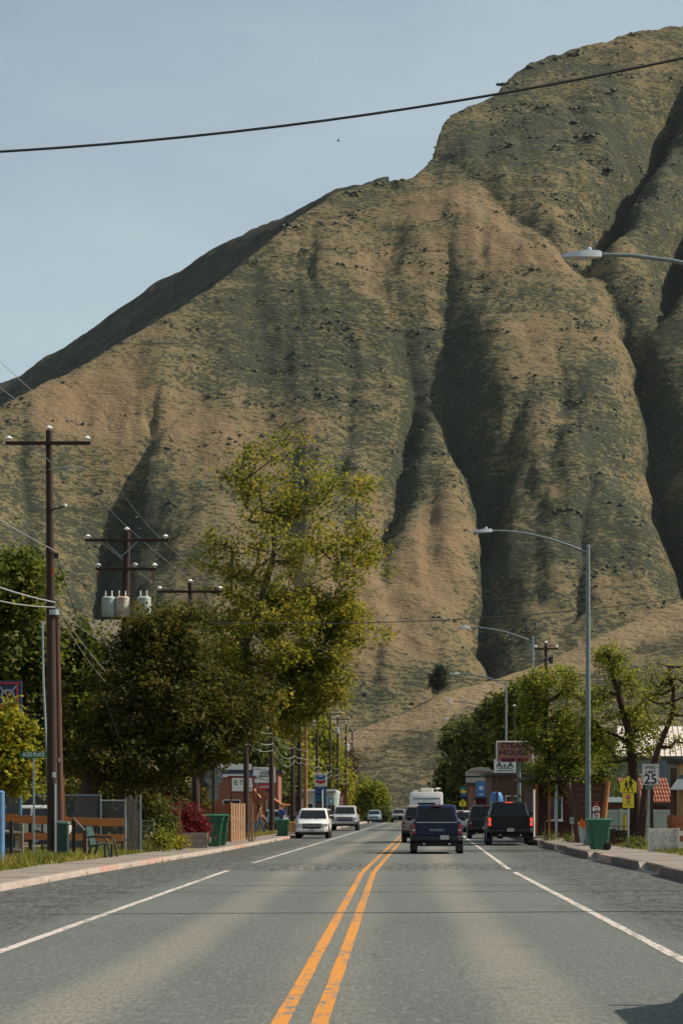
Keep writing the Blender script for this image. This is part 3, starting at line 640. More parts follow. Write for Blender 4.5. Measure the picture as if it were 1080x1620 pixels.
# pavements: kerb and separate slabs
def sidewalk(name, side, y0, y1, wfun, cuts, label, z=ZS):
    kfun = kl if side < 0 else kr
    mb = MB(); red = MB(); apron = MB(); step = .5; ys = np.arange(y0, y1 + step, step); rs = random.Random(3)
    def cut(y):                          # 1 full kerb, 0 dropped kerb
        for a, b in cuts:
            if a <= y <= b: return min(1, max(0, 1 - min(y - a, b - y) / .5)) if b - a > 1 else 0.0
        return 1.0
    prof = []
    for y in ys:
        k0 = kfun(y); c = cut(y); h = .018 + (z - .018) * c; bev = .02 + .25 * (1 - c)
        wob = .006 * math.sin(y * 1.7) + rs.uniform(-.005, .005)
        x = cx(y) + k0 + wob; g0 = gz(y)
        prof.append([(x, y, g0 - .05), (x + side * .012, y, g0 + h - .012), (x + side * (bev), y, g0 + h), (x + side * .17, y, g0 + (z + h) / 2 if c < 1 else g0 + z - .003), (x + side * (.55 if c < 1 else .19), y, g0 + z - .002)])
    for i in range(len(prof) - 1):
        tgt = red if any(a <= ys[i] <= b for a, b in REDS[side]) else mb
        if cut(ys[i]) < .6 or cut(ys[i + 1]) < .6: tgt = apron
        o = prof[i] + prof[i + 1]; tgt.add(o, [(j, j + 1, j + 6, j + 5) for j in range(4)])
    root = thing(name, None, None); root['kind'] = 'structure'; root['label'] = label
    mb.build('kerb', 'concrete' if side < 0 else 'kerb_shade', root, smooth=50)
    if apron.v: apron.build('dropped_kerb', 'concrete', root, smooth=50)
    if red.v: tag(red.build('painted_kerb', 'redkerb', root, smooth=50), 'kerb with worn red paint')
    # slabs
    y = y0
    while y < min(y1, 190) - 1.5:
        a, b = y + .008, y + 1.5 - .008; mbs = MB(); dz = rs.uniform(-.004, .004)
        def pt(yy, w): return (cx(yy) + kfun(yy) + side * w, yy)
        q = [pt(a, .2), pt(a, wfun(a)), pt(b, wfun(b)), pt(b, .2)]
        if side < 0: q = q[::-1]
        mbs.hexa([(x, yy, -.03) for x, yy in q], [(x, yy, z + dz) for x, yy in q]); mbs.build('slab', 'slab', root)
        y += 1.5
    if y1 > y:
        o = strip('far_slabs', y, y1, (lambda yy: kfun(yy) + side * .2), (lambda yy: kfun(yy) + side * wfun(yy)), z, 'slab', 3.0); o.parent = root
    o = strip('slab_bed', y0, y1, (lambda yy: kfun(yy) + side * .15), (lambda yy: kfun(yy) + side * (wfun(yy) + .03)), z - .03, 'soil', 3.0); o.parent = root
REDS = {-1: [(60.5, 63), (68, 73), (96, 102), (126, 140)], 1: [(70, 74)]}
sidewalk('sidewalk', -1, 30, 330, lambda y: lerp_tab([(30, 2.1), (62, 2.0), (70, 1.7), (110, 1.5), (140, 1.6), (400, 1.6)], y), [], 'left pavement with patches of red painted kerb')
sidewalk('sidewalk', 1, 30, 330, lambda y: lerp_tab([(30, 2.2), (80, 2.2), (110, 2.0), (400, 2.0)], y), [(57.8, 62.7), (74, 77.2), (88, 93.5), (101, 106)], 'right pavement with dropped kerbs', ZSR)

# yards behind the pavements
def yard(name, side, y0, y1, w0, w1, z, mat, label, hump=.06, seed=0):
    kfun = kl if side < 0 else kr
    ys = np.arange(y0, y1, 1.0); nl = 16; V = []
    rs = np.random.RandomState(seed)
    for y in ys:
        for k in range(nl + 1):
            t = k / nl; of = kfun(y) + side * (w0(y) + (w1 - w0(y)) * t)
            V.append((cx(y) + of, y, gz(y) + z + (hump * math.sin(t * 3) + rs.uniform(-.015, .015) if 0 < k else -.02)))
    n = nl + 1; i = np.arange(len(ys) * n).reshape(len(ys), n)
    F = np.stack([i[:-1, :-1], i[:-1, 1:], i[1:, 1:], i[1:, :-1]], -1).reshape(-1, 4)
    o = arrmesh(name, np.array(V), F, mat, smooth=True); return tag(o, label, 'ground', kind='structure')
yard('verge', -1, 30, 330, lambda y: lerp_tab([(30, 2.1), (62, 2.0), (70, 1.7), (110, 1.5), (140, 1.6), (400, 1.6)], y) + .02, 26, .12, 'dry_ground', 'grassy verge and yards behind the left pavement', .10)
yard('yard', 1, 30, 330, lambda y: 2.0 + .2 * (y < 90), 34, .21, 'dry_ground', 'bare yards behind the right pavement', .03, 1)

def blades(name, n, y0, y1, side, w0, w1, h, label, seed=1, dens=None, zb=.13):
    """grass blades standing in tufts on the verge"""
    rs = np.random.RandomState(seed); kfun = kl if side < 0 else kr
    y = rs.uniform(y0, y1, n); t = rs.rand(n); k0 = np.array([kfun(v) for v in y]); c0 = np.array([cx(v) for v in y])
    x = c0 + k0 + side * (w0 + (w1 - w0) * t)
    cl = fbm(x / 1.4, y / 1.4, 4, 700 + seed)
    keep = cl + rs.rand(n) * .5 > .1; x, y, cl = x[keep], y[keep], cl[keep]; n = len(x)
    hh = h * (.5 + rs.rand(n)) * (.6 + np.clip(cl + .3, 0, 1)); a = rs.uniform(0, 6.28, n); w = .012 + .02 * rs.rand(n); ln = rs.uniform(0, .6, n) * hh; la = rs.uniform(0, 6.28, n)
    B = np.stack([x, y, np.full(n, zb)], -1); dx = np.stack([np.cos(a) * w, np.sin(a) * w, np.zeros(n)], -1); lean = np.stack([np.cos(la) * ln, np.sin(la) * ln, hh], -1)
    V = np.stack([B - dx, B + dx, B + lean * .6 + dx * .6, B + lean], 1).reshape(-1, 3)
    F = np.arange(n * 4).reshape(n, 4)
    dry = np.clip(.40 + .6 * fbm(x / 3, y / 6, 3, 900 + seed) + rs.normal(0, .18, n), 0, 1)
    o = arrmesh(name, V, F, 'grass_blades', attr={'lv': np.repeat(dry, 4)}); return tag(o, label, 'grass', kind='stuff')
blades('grass', 52000, 52, 150, -1, 1.75, 6.5, .11, 'short green and straw coloured grass on the left verge')
blades('grass', 3000, 57, 70, -1, 2.0, 2.9, .20, 'long grass along the foot of the log rail fence', 2)
blades('grass', 3600, 66, 110, 1, 2.15, 3.4, .11, 'dry weeds along the back of the right pavement', 3, zb=.22)
blades('grass', 2600, 48, 150, -1, .0, .14, .05, 'dead grass caught along the left gutter', 4, zb=.01)

def stones():
    rs = np.random.RandomState(9); n = 5200
    y = np.concatenate([rs.normal(66.5, 3.2, 3000), rs.uniform(40, 100, n - 3000)])
    of = np.concatenate([rs.uniform(-6.4, 6.6, 3000), np.where(rs.rand(n - 3000) < .6, rs.uniform(4.2, 6.5, n - 3000), rs.uniform(-6.5, -4.4, n - 3000))])
    x = np.array([cx(v) for v in y]) + of; s = .006 + .016 * rs.rand(n) ** 3
    O = np.array([(1, 0, 0), (0, 1, 0), (-1, 0, 0), (0, -1, 0), (0, 0, 1.)])
    V = (O[None] * s[:, None, None] * (1 + rs.uniform(-.3, .3, (n, 5, 1))) + np.stack([x, y, np.full(n, .001)], -1)[:, None]).reshape(-1, 3)
    F = np.array([(0, 1, 4), (1, 2, 4), (2, 3, 4), (3, 0, 4)]); FF = (F[None] + (np.arange(n) * 5)[:, None, None]).reshape(-1, 3)
    tag(arrmesh('gravel', V, FF, 'stone'), 'loose dark gravel chips strewn across the street', 'gravel', kind='stuff')
stones()
# ------------------------------------------------------------------ trees
def tree(name, label, base, trunk, r0, lobes, ntar, nleaf, ls, leaf, bark='bark', cr=.6, seed=1, group=None, shell=.55, tip=.012, cat='tree', gap=0.0, dens=None):
    """trunk: points relative to base; lobes: (x,y,z,rx,ry,rz,weight) ellipsoids that the crown fills.
    Twigs grow from the nearest limb towards points spread through the lobes; leaves sit round the twig ends."""
    rs = np.random.RandomState(seed)
    root = thing(name, label, cat, base, 0, group)
    tp = [Vector(p) for p in trunk]; nodes = []; par = []; plen = []
    for i in range(len(tp) - 1):
        seg = max(1, int((tp[i + 1] - tp[i]).length / .5))
        for k in range(seg):
            nodes.append(tp[i].lerp(tp[i + 1], k / seg)); par.append(len(nodes) - 2)
    nodes.append(tp[-1]); par.append(len(nodes) - 2)
    NT = len(nodes); P = [np.array(v) for v in nodes]; plen = [0.5 * i for i in range(NT)]
    w = np.array([l[6] for l in lobes]); w = w / w.sum(); T = []
    for k in range(ntar):
        l = lobes[rs.choice(len(lobes), p=w)]
        d = rs.normal(size=3); d /= np.linalg.norm(d); r = rs.rand() ** (1 / 3) * (1 - shell) + shell * rs.uniform(.75, 1.02) if rs.rand() < .8 else rs.rand() ** .5
        if rs.rand() < .10: r = rs.uniform(1.0, 1.28)
        T.append(np.array(l[:3]) + d * r * np.array(l[3:6]))
    T = np.array(T)
    if gap:                                   # gaps in the crown where the background shows
        g = fbm(T[:, 0] / 1.7 + T[:, 1] / 2.3 + 5, T[:, 2] / 1.7, 2, seed + 50); T = T[g > -gap] if gap < 1 else T
    start = max(1, int(NT * .35))
    T = T[np.argsort([min(np.linalg.norm(t - P[i]) for i in range(start, NT)) for t in T])]
    PA = np.array(P); ends = []
    for t in T:
        d = np.linalg.norm(PA[start:] - t, axis=1) + .12 * np.array(plen[start:]) + .5 * np.clip(PA[start:, 2] - t[2] - .3, 0, None)
        j = start + int(np.argmin(d)); a = PA[j]; L = np.linalg.norm(t - a); n = max(1, int(L / .55)); prev = j; new = []
        bow = rs.normal(0, .07 * L, 3); bow[2] += .08 * L
        for k in range(1, n + 1):
            s = k / n; p = a + (t - a) * s + bow * math.sin(math.pi * s) + (rs.normal(0, .04, 3) if k < n else 0)
            nodes.append(Vector(p)); par.append(prev); prev = len(nodes) - 1; plen.append(plen[par[-1]] + L / n); new.append(p)
        PA = np.vstack([PA, np.array(new)]); ends.append(prev)
    cnt = np.zeros(len(nodes)); 
    for e in ends: cnt[e] += 1
    for i in range(len(nodes) - 1, 0, -1): cnt[par[i]] += cnt[i]
    rad = tip * np.maximum(cnt, 1) ** .5
    sc_ = r0 / max(rad[0], 1e-6)
    tr, br = MB(), MB()
    for i in range(NT): rad[i] = r0 * (1 - .62 * (i / max(NT - 1, 1)))
    for i in range(1, len(nodes)):
        a, b = nodes[par[i]], nodes[i]
        if (b - a).length < 1e-4: continue
        ra, rb = rad[par[i]], rad[i]
        if i >= NT: ra = min(ra, rb * 1.5)
        (tr if i < NT else br).tube([a, b + (b - a) * .06], [ra, rb], 9 if i < NT else (6 if rb > .04 else 4), cap=False)
    if r0 > .15:                              # root flare
        tr.tube([(0, 0, -.15), (0, 0, .1), tuple(tp[0].lerp(tp[1], min(.6, .7 / max((tp[1] - tp[0]).length, .1))))], [r0 * 1.5, r0 * 1.25, r0 * .99], 9, cap=False)
    tr.build('trunk', bark, root, smooth=60); br.build('branches', bark, root, smooth=60)['kind'] = 'stuff'
    E = np.array([PA[e] for e in ends]); n = nleaf
    ci = rs.randint(0, len(E), n)
    if dens is not None: ci = rs.choice(len(E), n, p=dens(E) / dens(E).sum())
    C = E[ci] + rs.normal(0, cr * .5, (n, 3)) * np.array([1, 1, .8])
    # leaf: folded four-corner blade
    yaw = rs.uniform(0, 6.28, n); pit = rs.normal(-.35, .5, n); rol = rs.normal(0, .6, n)
    f = np.stack([np.cos(yaw) * np.cos(pit), np.sin(yaw) * np.cos(pit), np.sin(pit)], -1)
    sd = np.stack([-np.sin(yaw), np.cos(yaw), np.zeros(n)], -1); up = np.cross(f, sd); sd = sd * np.cos(rol)[:, None] + up * np.sin(rol)[:, None]; up = np.cross(f, sd)
    s = (ls * (.55 + .9 * rs.rand(n)))[:, None]
    V = np.stack([C - f * s * .5, C + sd * s * .42 + up * s * .12, C + f * s * .55, C - sd * s * .42 + up * s * .12], 1).reshape(-1, 3)
    lvc = rs.rand(len(E))[ci]; lv = np.clip(.5 * lvc + .25 + rs.normal(0, .2, n), 0, 1)
    arrmesh('crown', V, np.arange(n * 4).reshape(n, 4), leaf, root, {'lv': np.repeat(lv, 4)})
    return root
def conifer(name, label, base, h, r, seed, leaf='needle', group=None):
    rs = np.random.RandomState(seed); root = thing(name, label, 'tree', base, 0, group)
    MB().tube([(0, 0, -.1), (0, 0, h * .9)], [h * .016, .02], 7).build('trunk', 'bark', root)
    n = 7000; t = rs.rand(n) ** .7; z = h * (1 - t) * .94 + h * .06; tier = (z * 2.2) % 1.0
    rr = r * t ** .85 * (.35 + .65 * rs.rand(n) ** .5) * (.75 + .35 * (1 - tier)) * (1 + .25 * np.sin(z * 3 + rs.rand(n))); a = rs.uniform(0, 6.28, n)
    C = np.stack([rr * np.cos(a), rr * np.sin(a), z - rr * .25], -1); s = (.12 * h / 5 * (.6 + rs.rand(n)))[:, None]
    f = np.stack([np.cos(a), np.sin(a), rs.normal(-.2, .3, n)], -1); sd = np.stack([-np.sin(a), np.cos(a), rs.normal(0, .4, n)], -1)
    V = np.stack([C - f * s, C + sd * s * .5, C + f * s, C - sd * s * .5], 1).reshape(-1, 3)
    arrmesh('crown', V, np.arange(n * 4).reshape(n, 4), leaf, root, {'lv': np.repeat(rs.rand(n), 4)}); return root
def bush(name, label, base, lobes, n, ls, leaf, seed, cat='shrub', group=None):
    return tree(name, label, base, [(0, 0, -.05), (0, 0, .25), (0, 0, .4)], .035, lobes, max(20, n // 45), n, ls, leaf, cr=.34, seed=seed, tip=.006, cat=cat, group=group)

VG = .14
# left side
d = 112; b = A(318, 1331, d); b.z = VG
def lob(px, py, rpx, rpy, d, base, w, ry=None, dy=0): 
    c = A(px, py, d + dy) - base; k = d / FPX; return (c.x, c.y, c.z, rpx * k, (ry if ry else rpx * k * .9), rpy * k, w)
tree('maple_tree', 'tall loose-crowned maple with yellow-green leaves leaning over the left pavement', b,
     [(0, 0, 0), (.1, 0, 3), (.5, .1, 5.5), (1.5, .1, 8), (2.6, 0, 10.4), (3.4, 0, 13.4)], .34,
     [lob(452, 755, 92, 70, d, b, 1.3), lob(400, 745, 42, 40, d, b, .25), lob(540, 800, 58, 70, d, b, .8), lob(470, 880, 130, 95, d, b, 2.2), lob(562, 880, 42, 60, d, b, .55), lob(350, 910, 70, 60, d, b, .9),
      lob(430, 1000, 150, 80, d, b, 2.4), lob(540, 985, 55, 60, d, b, .7), lob(400, 1090, 120, 75, d, b, 1.7), lob(490, 1085, 62, 55, d, b, .9), lob(300, 1010, 100, 85, d, b, 1.2), lob(330, 1130, 100, 70, d, b, 1.0)],
     820, 46000, .165, 'leaf_maple', cr=.58, seed=11, tip=.012, gap=.26, shell=.35, dens=lambda E: 1 - .68 * np.clip((E[:, 2] - 9.5) / 4, 0, 1))
d = 88; b = A(131, 1330, d); b.z = VG
tree('broadleaf_tree', 'big dark tree with a thick trunk behind the orange plank fence', b,
     [(0, 0, 0), (.12, 0, 1.6), (.4, .1, 3.0), (1.1, .2, 4.6), (2.2, .3, 6.2)], .46,
     [lob(225, 1030, 50, 55, d, b, .9), lob(215, 1110, 95, 80, d, b, 2.0), lob(290, 1110, 90, 85, d, b, 1.8), lob(305, 1180, 75, 42, d, b, 1.1), lob(230, 1200, 100, 48, d, b, 1.3), lob(150, 1190, 55, 40, d, b, .7), lob(280, 1015, 65, 55, d, b, .9),
      lob(380, 1130, 55, 55, d, b, .5)],
     560, 46000, .14, 'leaf_dark', cr=.5, seed=12, tip=.010, gap=.55)
d = 92; b = A(20, 1330, d); b.z = VG
tree('broadleaf_tree', 'green tree at the left edge standing behind the first utility pole', b, [(0, 0, 0), (0, 0, 2.5), (.3, 0, 5), (.6, 0, 8)], .30,
     [lob(45, 935, 62, 65, d, b, 1.2), lob(95, 1040, 55, 80, d, b, 1.2), lob(25, 1040, 85, 80, d, b, 1.6), lob(110, 1130, 62, 80, d, b, 1.2), lob(50, 1170, 90, 70, d, b, 1.3), lob(-40, 1000, 60, 120, d, b, .8), lob(140, 1060, 22, 50, d, b, .3)],
     330, 24000, .20, 'leaf_green', cr=.65, seed=13, gap=.45)
d = 78; b = A(5, 1350, d); b.z = VG
tree('young_maple_tree', 'bright lime-green young tree in front of the blue framed sign', b, [(0, 0, 0), (0, 0, 1.2), (.1, 0, 2.6)], .09,
     [lob(15, 1150, 30, 40, d, b, 1.0), lob(15, 1215, 45, 40, d, b, 1.4), lob(45, 1150, 14, 10, d, b, .2), lob(-25, 1190, 50, 55, d, b, 1)], 150, 7500, .15, 'leaf_lime', cr=.34, seed=14, tip=.007)
d = 88; b = A(60, 1330, d); b.z = VG
tree('lime_tree', 'yellow-green small tree glimpsed behind the street name sign', A(10, 1330, 99), [(0, 0, 0), (0, 0, 3)], .12, [(-.6, 0, 5.4, 1.5, 1.2, 1.3, 1), (1.0, .3, 3.0, 1.8, 1.2, 1.1, .7)], 80, 3600, .16, 'leaf_fresh', cr=.5, seed=15)
for k, (px, d, w, lb) in enumerate(((70, 105, 2.6, 'dark hedge behind the white parked car'), (170, 104, 2.4, 'dark hedge behind the thick tree trunk'), (255, 108, 2.2, 'dark hedge behind the red-brown board fence'))):
    b = Vector((PX(px, d), d, VG)); tree('hedge', lb, b, [(0, 0, 0), (0, 0, .8), (0, 0, 1.5)], .1, [(-w * .5, 0, 1.3, w * .6, .8, 1.1, 1), (w * .4, .2, 1.5, w * .6, .8, 1.3, 1), (0, 0, 2.2, w * .5, .7, .8, .6)], 120, 6000, .17, 'leaf_dark', cr=.5, seed=90 + k, cat='hedge', group='hedges behind the left fences')
# far left
FAR = [(392, 1205, 52, 60, 205, 'leaf_far', 'dense green tree behind the market signs'), (452, 1195, 42, 75, 262, 'leaf_fresh', 'sunlit green tree behind the paired utility poles'),
       (428, 1225, 40, 60, 235, 'leaf_far', 'darker green tree beside the market building'), (492, 1190, 40, 62, 300, 'leaf_fresh', 'fresh green tree rising behind the fuel price sign'), (527, 1225, 28, 50, 330, 'leaf_lime', 'yellow-green tree beyond the fuel price sign')]
for k, (px, py, rx, ry, d, lf, lb) in enumerate(FAR):
    b = A(px, 1300, d); b.z = gz(d) + .1
    tree('broadleaf_tree', lb, b, [(0, 0, 0), (0, 0, 3), (.2, 0, 6)], .25, [lob(px, py, rx, ry, d, b, 2), lob(px - rx * .4, py + ry * .4, rx * .7, ry * .7, d, b, 1), lob(px + rx * .4, py + ry * .45, rx * .7, ry * .7, d, b, 1)],
         130, 7000, .42, lf, cr=1.0, seed=30 + k, group='trees behind the far left shops')
b = A(548, 1300, 350); b.z = gz(350)
tree('bare_tree', 'brownish half-bare tree behind the farthest utility poles', b, [(0, 0, 0), (0, 0, 3), (.2, 0, 7)], .22, [lob(548, 1225, 22, 52, 350, b, 1)], 120, 1800, .3, 'leaf_bare', cr=1.0, seed=41, tip=.03)
b = A(508, 1300, 315); b.z = gz(315); conifer('conifer_tree', 'dark pointed conifer behind the far left trees', b, ZP(1125, 315), 2.6, 3)
b = A(588, 1303, 345); b.z = gz(345)
tree('willow_tree', 'rounded light green tree at the far end of the street', b, [(0, 0, 0), (0, 0, 2), (0, 0, 4)], .2, [lob(586, 1258, 22, 26, 345, b, 1.4), lob(575, 1275, 18, 20, 345, b, .7), lob(600, 1270, 12, 18, 345, b, .7)], 110, 6500, .34, 'leaf_fresh', cr=.9, seed=42)
b = A(608, 1306, 336); b.z = gz(336)
tree('low_tree', 'low green bush below the rounded tree where the street dips', b, [(0, 0, 0), (0, 0, 1), (0, 0, 1.6)], .1, [lob(604, 1292, 14, 14, 336, b, 1), lob(590, 1296, 16, 10, 336, b, 1)], 60, 2600, .28, 'leaf_far', cr=.7, seed=43)
# right side
d = 116; b = A(858, 1330, d); b.z = VG
tree('locust_tree', 'leafy locust tree in front of the brown steak sign with a crooked dark trunk', b, [(0, 0, 0), (.05, 0, 2.2), (.3, 0, 4.2), (.05, 0, 5.2), (.2, 0, 6.6)], .24,
     [lob(872, 1080, 46, 32, d, b, 1.0), lob(838, 1110, 24, 34, d, b, .5), lob(908, 1130, 36, 36, d, b, .7), lob(862, 1165, 42, 32, d, b, .9), lob(912, 1185, 42, 34, d, b, .8), lob(880, 1230, 45, 30, d, b, .9), lob(935, 1150, 26, 46, d, b, .4)],
     230, 17000, .125, 'leaf_fresh', 'bark_red', cr=.5, seed=51, gap=.2, tip=.016)
d = 94; b = A(1003, 1338, d); b.z = VG
tree('locust_tree', 'pollarded tree with thick twisting dark limbs behind the school sign', b,
     [(0, 0, 0), (.05, 0, 1.8), (-.1, 0, 3.4), (-.25, 0, 4.6), (-.75, 0, 6.4), (-1.0, 0, 7.6)], .25,
     [lob(962, 1040, 22, 18, d, b, .5), lob(985, 1065, 26, 22, d, b, .5), lob(1010, 1105, 34, 26, d, b, .6), lob(1000, 1150, 40, 28, d, b, .7), lob(950, 1110, 26, 28, d, b, .5), lob(935, 1160, 28, 28, d, b, .5), lob(1020, 1175, 28, 22, d, b, .4), lob(975, 1190, 45, 30, d, b, .5)],
     120, 6500, .11, 'leaf_fresh', 'bark_red', cr=.42, seed=52, tip=.017)
d = 91; b = A(1010, 1338, d); b.z = VG
tree('locust_tree', 'leaning tree with bare curved limbs in front of the pale metal roof', b, [(0, 0, 0), (.25, 0, 2.2), (.75, 0, 3.8), (1.25, 0, 5.0), (1.3, 0, 6.0)], .18,
     [lob(1050, 1080, 30, 32, d, b, 1), lob(1085, 1080, 30, 40, d, b, 1), lob(1055, 1130, 26, 18, d, b, .5), lob(1095, 1150, 30, 30, d, b, .6), lob(1080, 1180, 24, 20, d, b, .3), lob(1030, 1090, 16, 22, d, b, .4)], 70, 1300, .11, 'leaf_fresh', 'bark_red', cr=.4, seed=53, tip=.019)
d = 124; b = A(945, 1330, d); b.z = VG
tree('shade_tree', 'dark leafy tree shading the carved wooden sign', b, [(0, 0, 0), (0, 0, 2), (.2, 0, 4)], .22, [lob(905, 1215, 60, 45, d, b, 1.2), lob(970, 1210, 50, 45, d, b, 1.2), lob(940, 1260, 70, 30, d, b, 1), lob(880, 1260, 45, 32, d, b, .8)], 180, 14000, .13, 'leaf_green', 'bark_red', cr=.6, seed=54, gap=.4)
FARR = [(722, 1205, 30, 62, 255, 'leaf_far', 'dark tree at the far end of the right hand shops'), (757, 1180, 36, 52, 235, 'leaf_far', 'broad dark tree above the arched shop sign'),
        (790, 1165, 36, 66, 215, 'leaf_far', 'dark green tree behind the steak sign'), (815, 1135, 36, 55, 200, 'leaf_green', 'green tree behind the leafy locust'), (735, 1255, 34, 36, 262, 'leaf_green', 'low green tree behind the street banners')]
for k, (px, py, rx, ry, d, lf, lb) in enumerate(FARR):
    b = A(px, 1300, d); b.z = .1
    tree('broadleaf_tree', lb, b, [(0, 0, 0), (0, 0, 3), (.2, 0, 6)], .25, [lob(px, py, rx, ry, d, b, 2), lob(px - rx * .3, py + ry * .6, rx * .8, ry * .7, d, b, 1), lob(px + rx * .4, py + ry * .6, rx * .8, ry * .7, d, b, 1)],
         140, 8500, .36, lf, 'bark_red', cr=.9, seed=60 + k, group='trees behind the far right shops')
b = A(692, 1090, 786); b.z = ZP(1094, 786); tree('juniper_tree', 'small dark bushy juniper standing on the crest of the grassy spur', b, [(0, 0, -1), (0, 0, 3), (0, 0, 6)], .25, [(-.6, 0, 4.2, 2.2, 2, 3.6, 1), (.9, 0, 5.2, 1.8, 1.8, 3.4, 1), (0, 0, 2.4, 2.7, 2, 2, .8)], 160, 9000, .34, 'needle', cr=.9, seed=77)

# ------------------------------------------------------------------ vehicles (front points to +y)
def rring(y, hw, z0, z1, r=.10, tw=.0, bot=.0):
    """rounded rectangle cross-section in x,z at y; tw narrows the top, bot narrows the bottom"""
    P = []; zm = z0 + (z1 - z0) * .45
    ht, hb = hw - tw, hw - bot; r = min(r, (z1 - z0) * .4, hw * .4)
    for sx, a0 in ((1, 0), (-1, 1)):
        pts = [(hb - r, z0), (hb - r * .3, z0 + r * .3), (hb, z0 + r), (hw, zm), (ht, z1 - r), (ht - r * .3, z1 - r * .3), (ht - r, z1)]
        P += [(sx * x, y, z) for x, z in (pts if sx > 0 else pts[::-1])]
    return P
def cabring(z, x, y0, y1, r=.12):
    P = []
    for cx_, cy_, sx, sy in ((x, y0, 1, -1), (x, y1, 1, 1), (-x, y1, -1, 1), (-x, y0, -1, -1)):
        a = [(cx_ - sx * r, cy_, z), (cx_ - sx * r * .3, cy_ - sy * r * .3, z), (cx_, cy_ - sy * r, z)]
        P += a if (sx * sy) > 0 and False else (a if sx * sy < 0 else a[::-1])
    return P
def pane(root, name, c4, mat='glass', t=.012, inset=0.0):
    """thin slab on four corners, proud along its normal"""
    p = [Vector(q) for q in c4]; nrm = (p[1] - p[0]).cross(p[3] - p[0]).normalized(); mb = MB()
    mb.hexa([q - nrm * .01 for q in p], [q + nrm * t for q in p]); return mb.build(name, mat, root)
def wheel(root, x, y, r, w, rimr):
    s = 1 if x > 0 else -1
    t = MB().lathe([(r * .62, -w / 2), (r * .93, -w / 2), (r, -w / 2 + .03), (r, w / 2 - .03), (r * .93, w / 2), (r * .62, w / 2)], 22, (0, 0, 0), 'X').build('wheel', 'rubber', root, smooth=40, loc=(x, y, r))
    rm = MB(); rm.lathe([(rimr, -.01), (rimr, .012), (rimr * .9, .016), (rimr * .85, -.02)], 20, (s * (w / 2 - .012), 0, 0), 'X')
    for k in range(6):
        a = k * math.pi / 3; rm.box((s * (w / 2 - .005), math.cos(a) * rimr * .45, math.sin(a) * rimr * .45), (.02, rimr * .85, .05), rx=a)
    rm.lathe([(.05, -.02), (.05, .03), (.03, .035)], 10, (s * (w / 2 - .01), 0, 0), 'X'); rm.build('rim', 'rim', t, smooth=40)
    return t
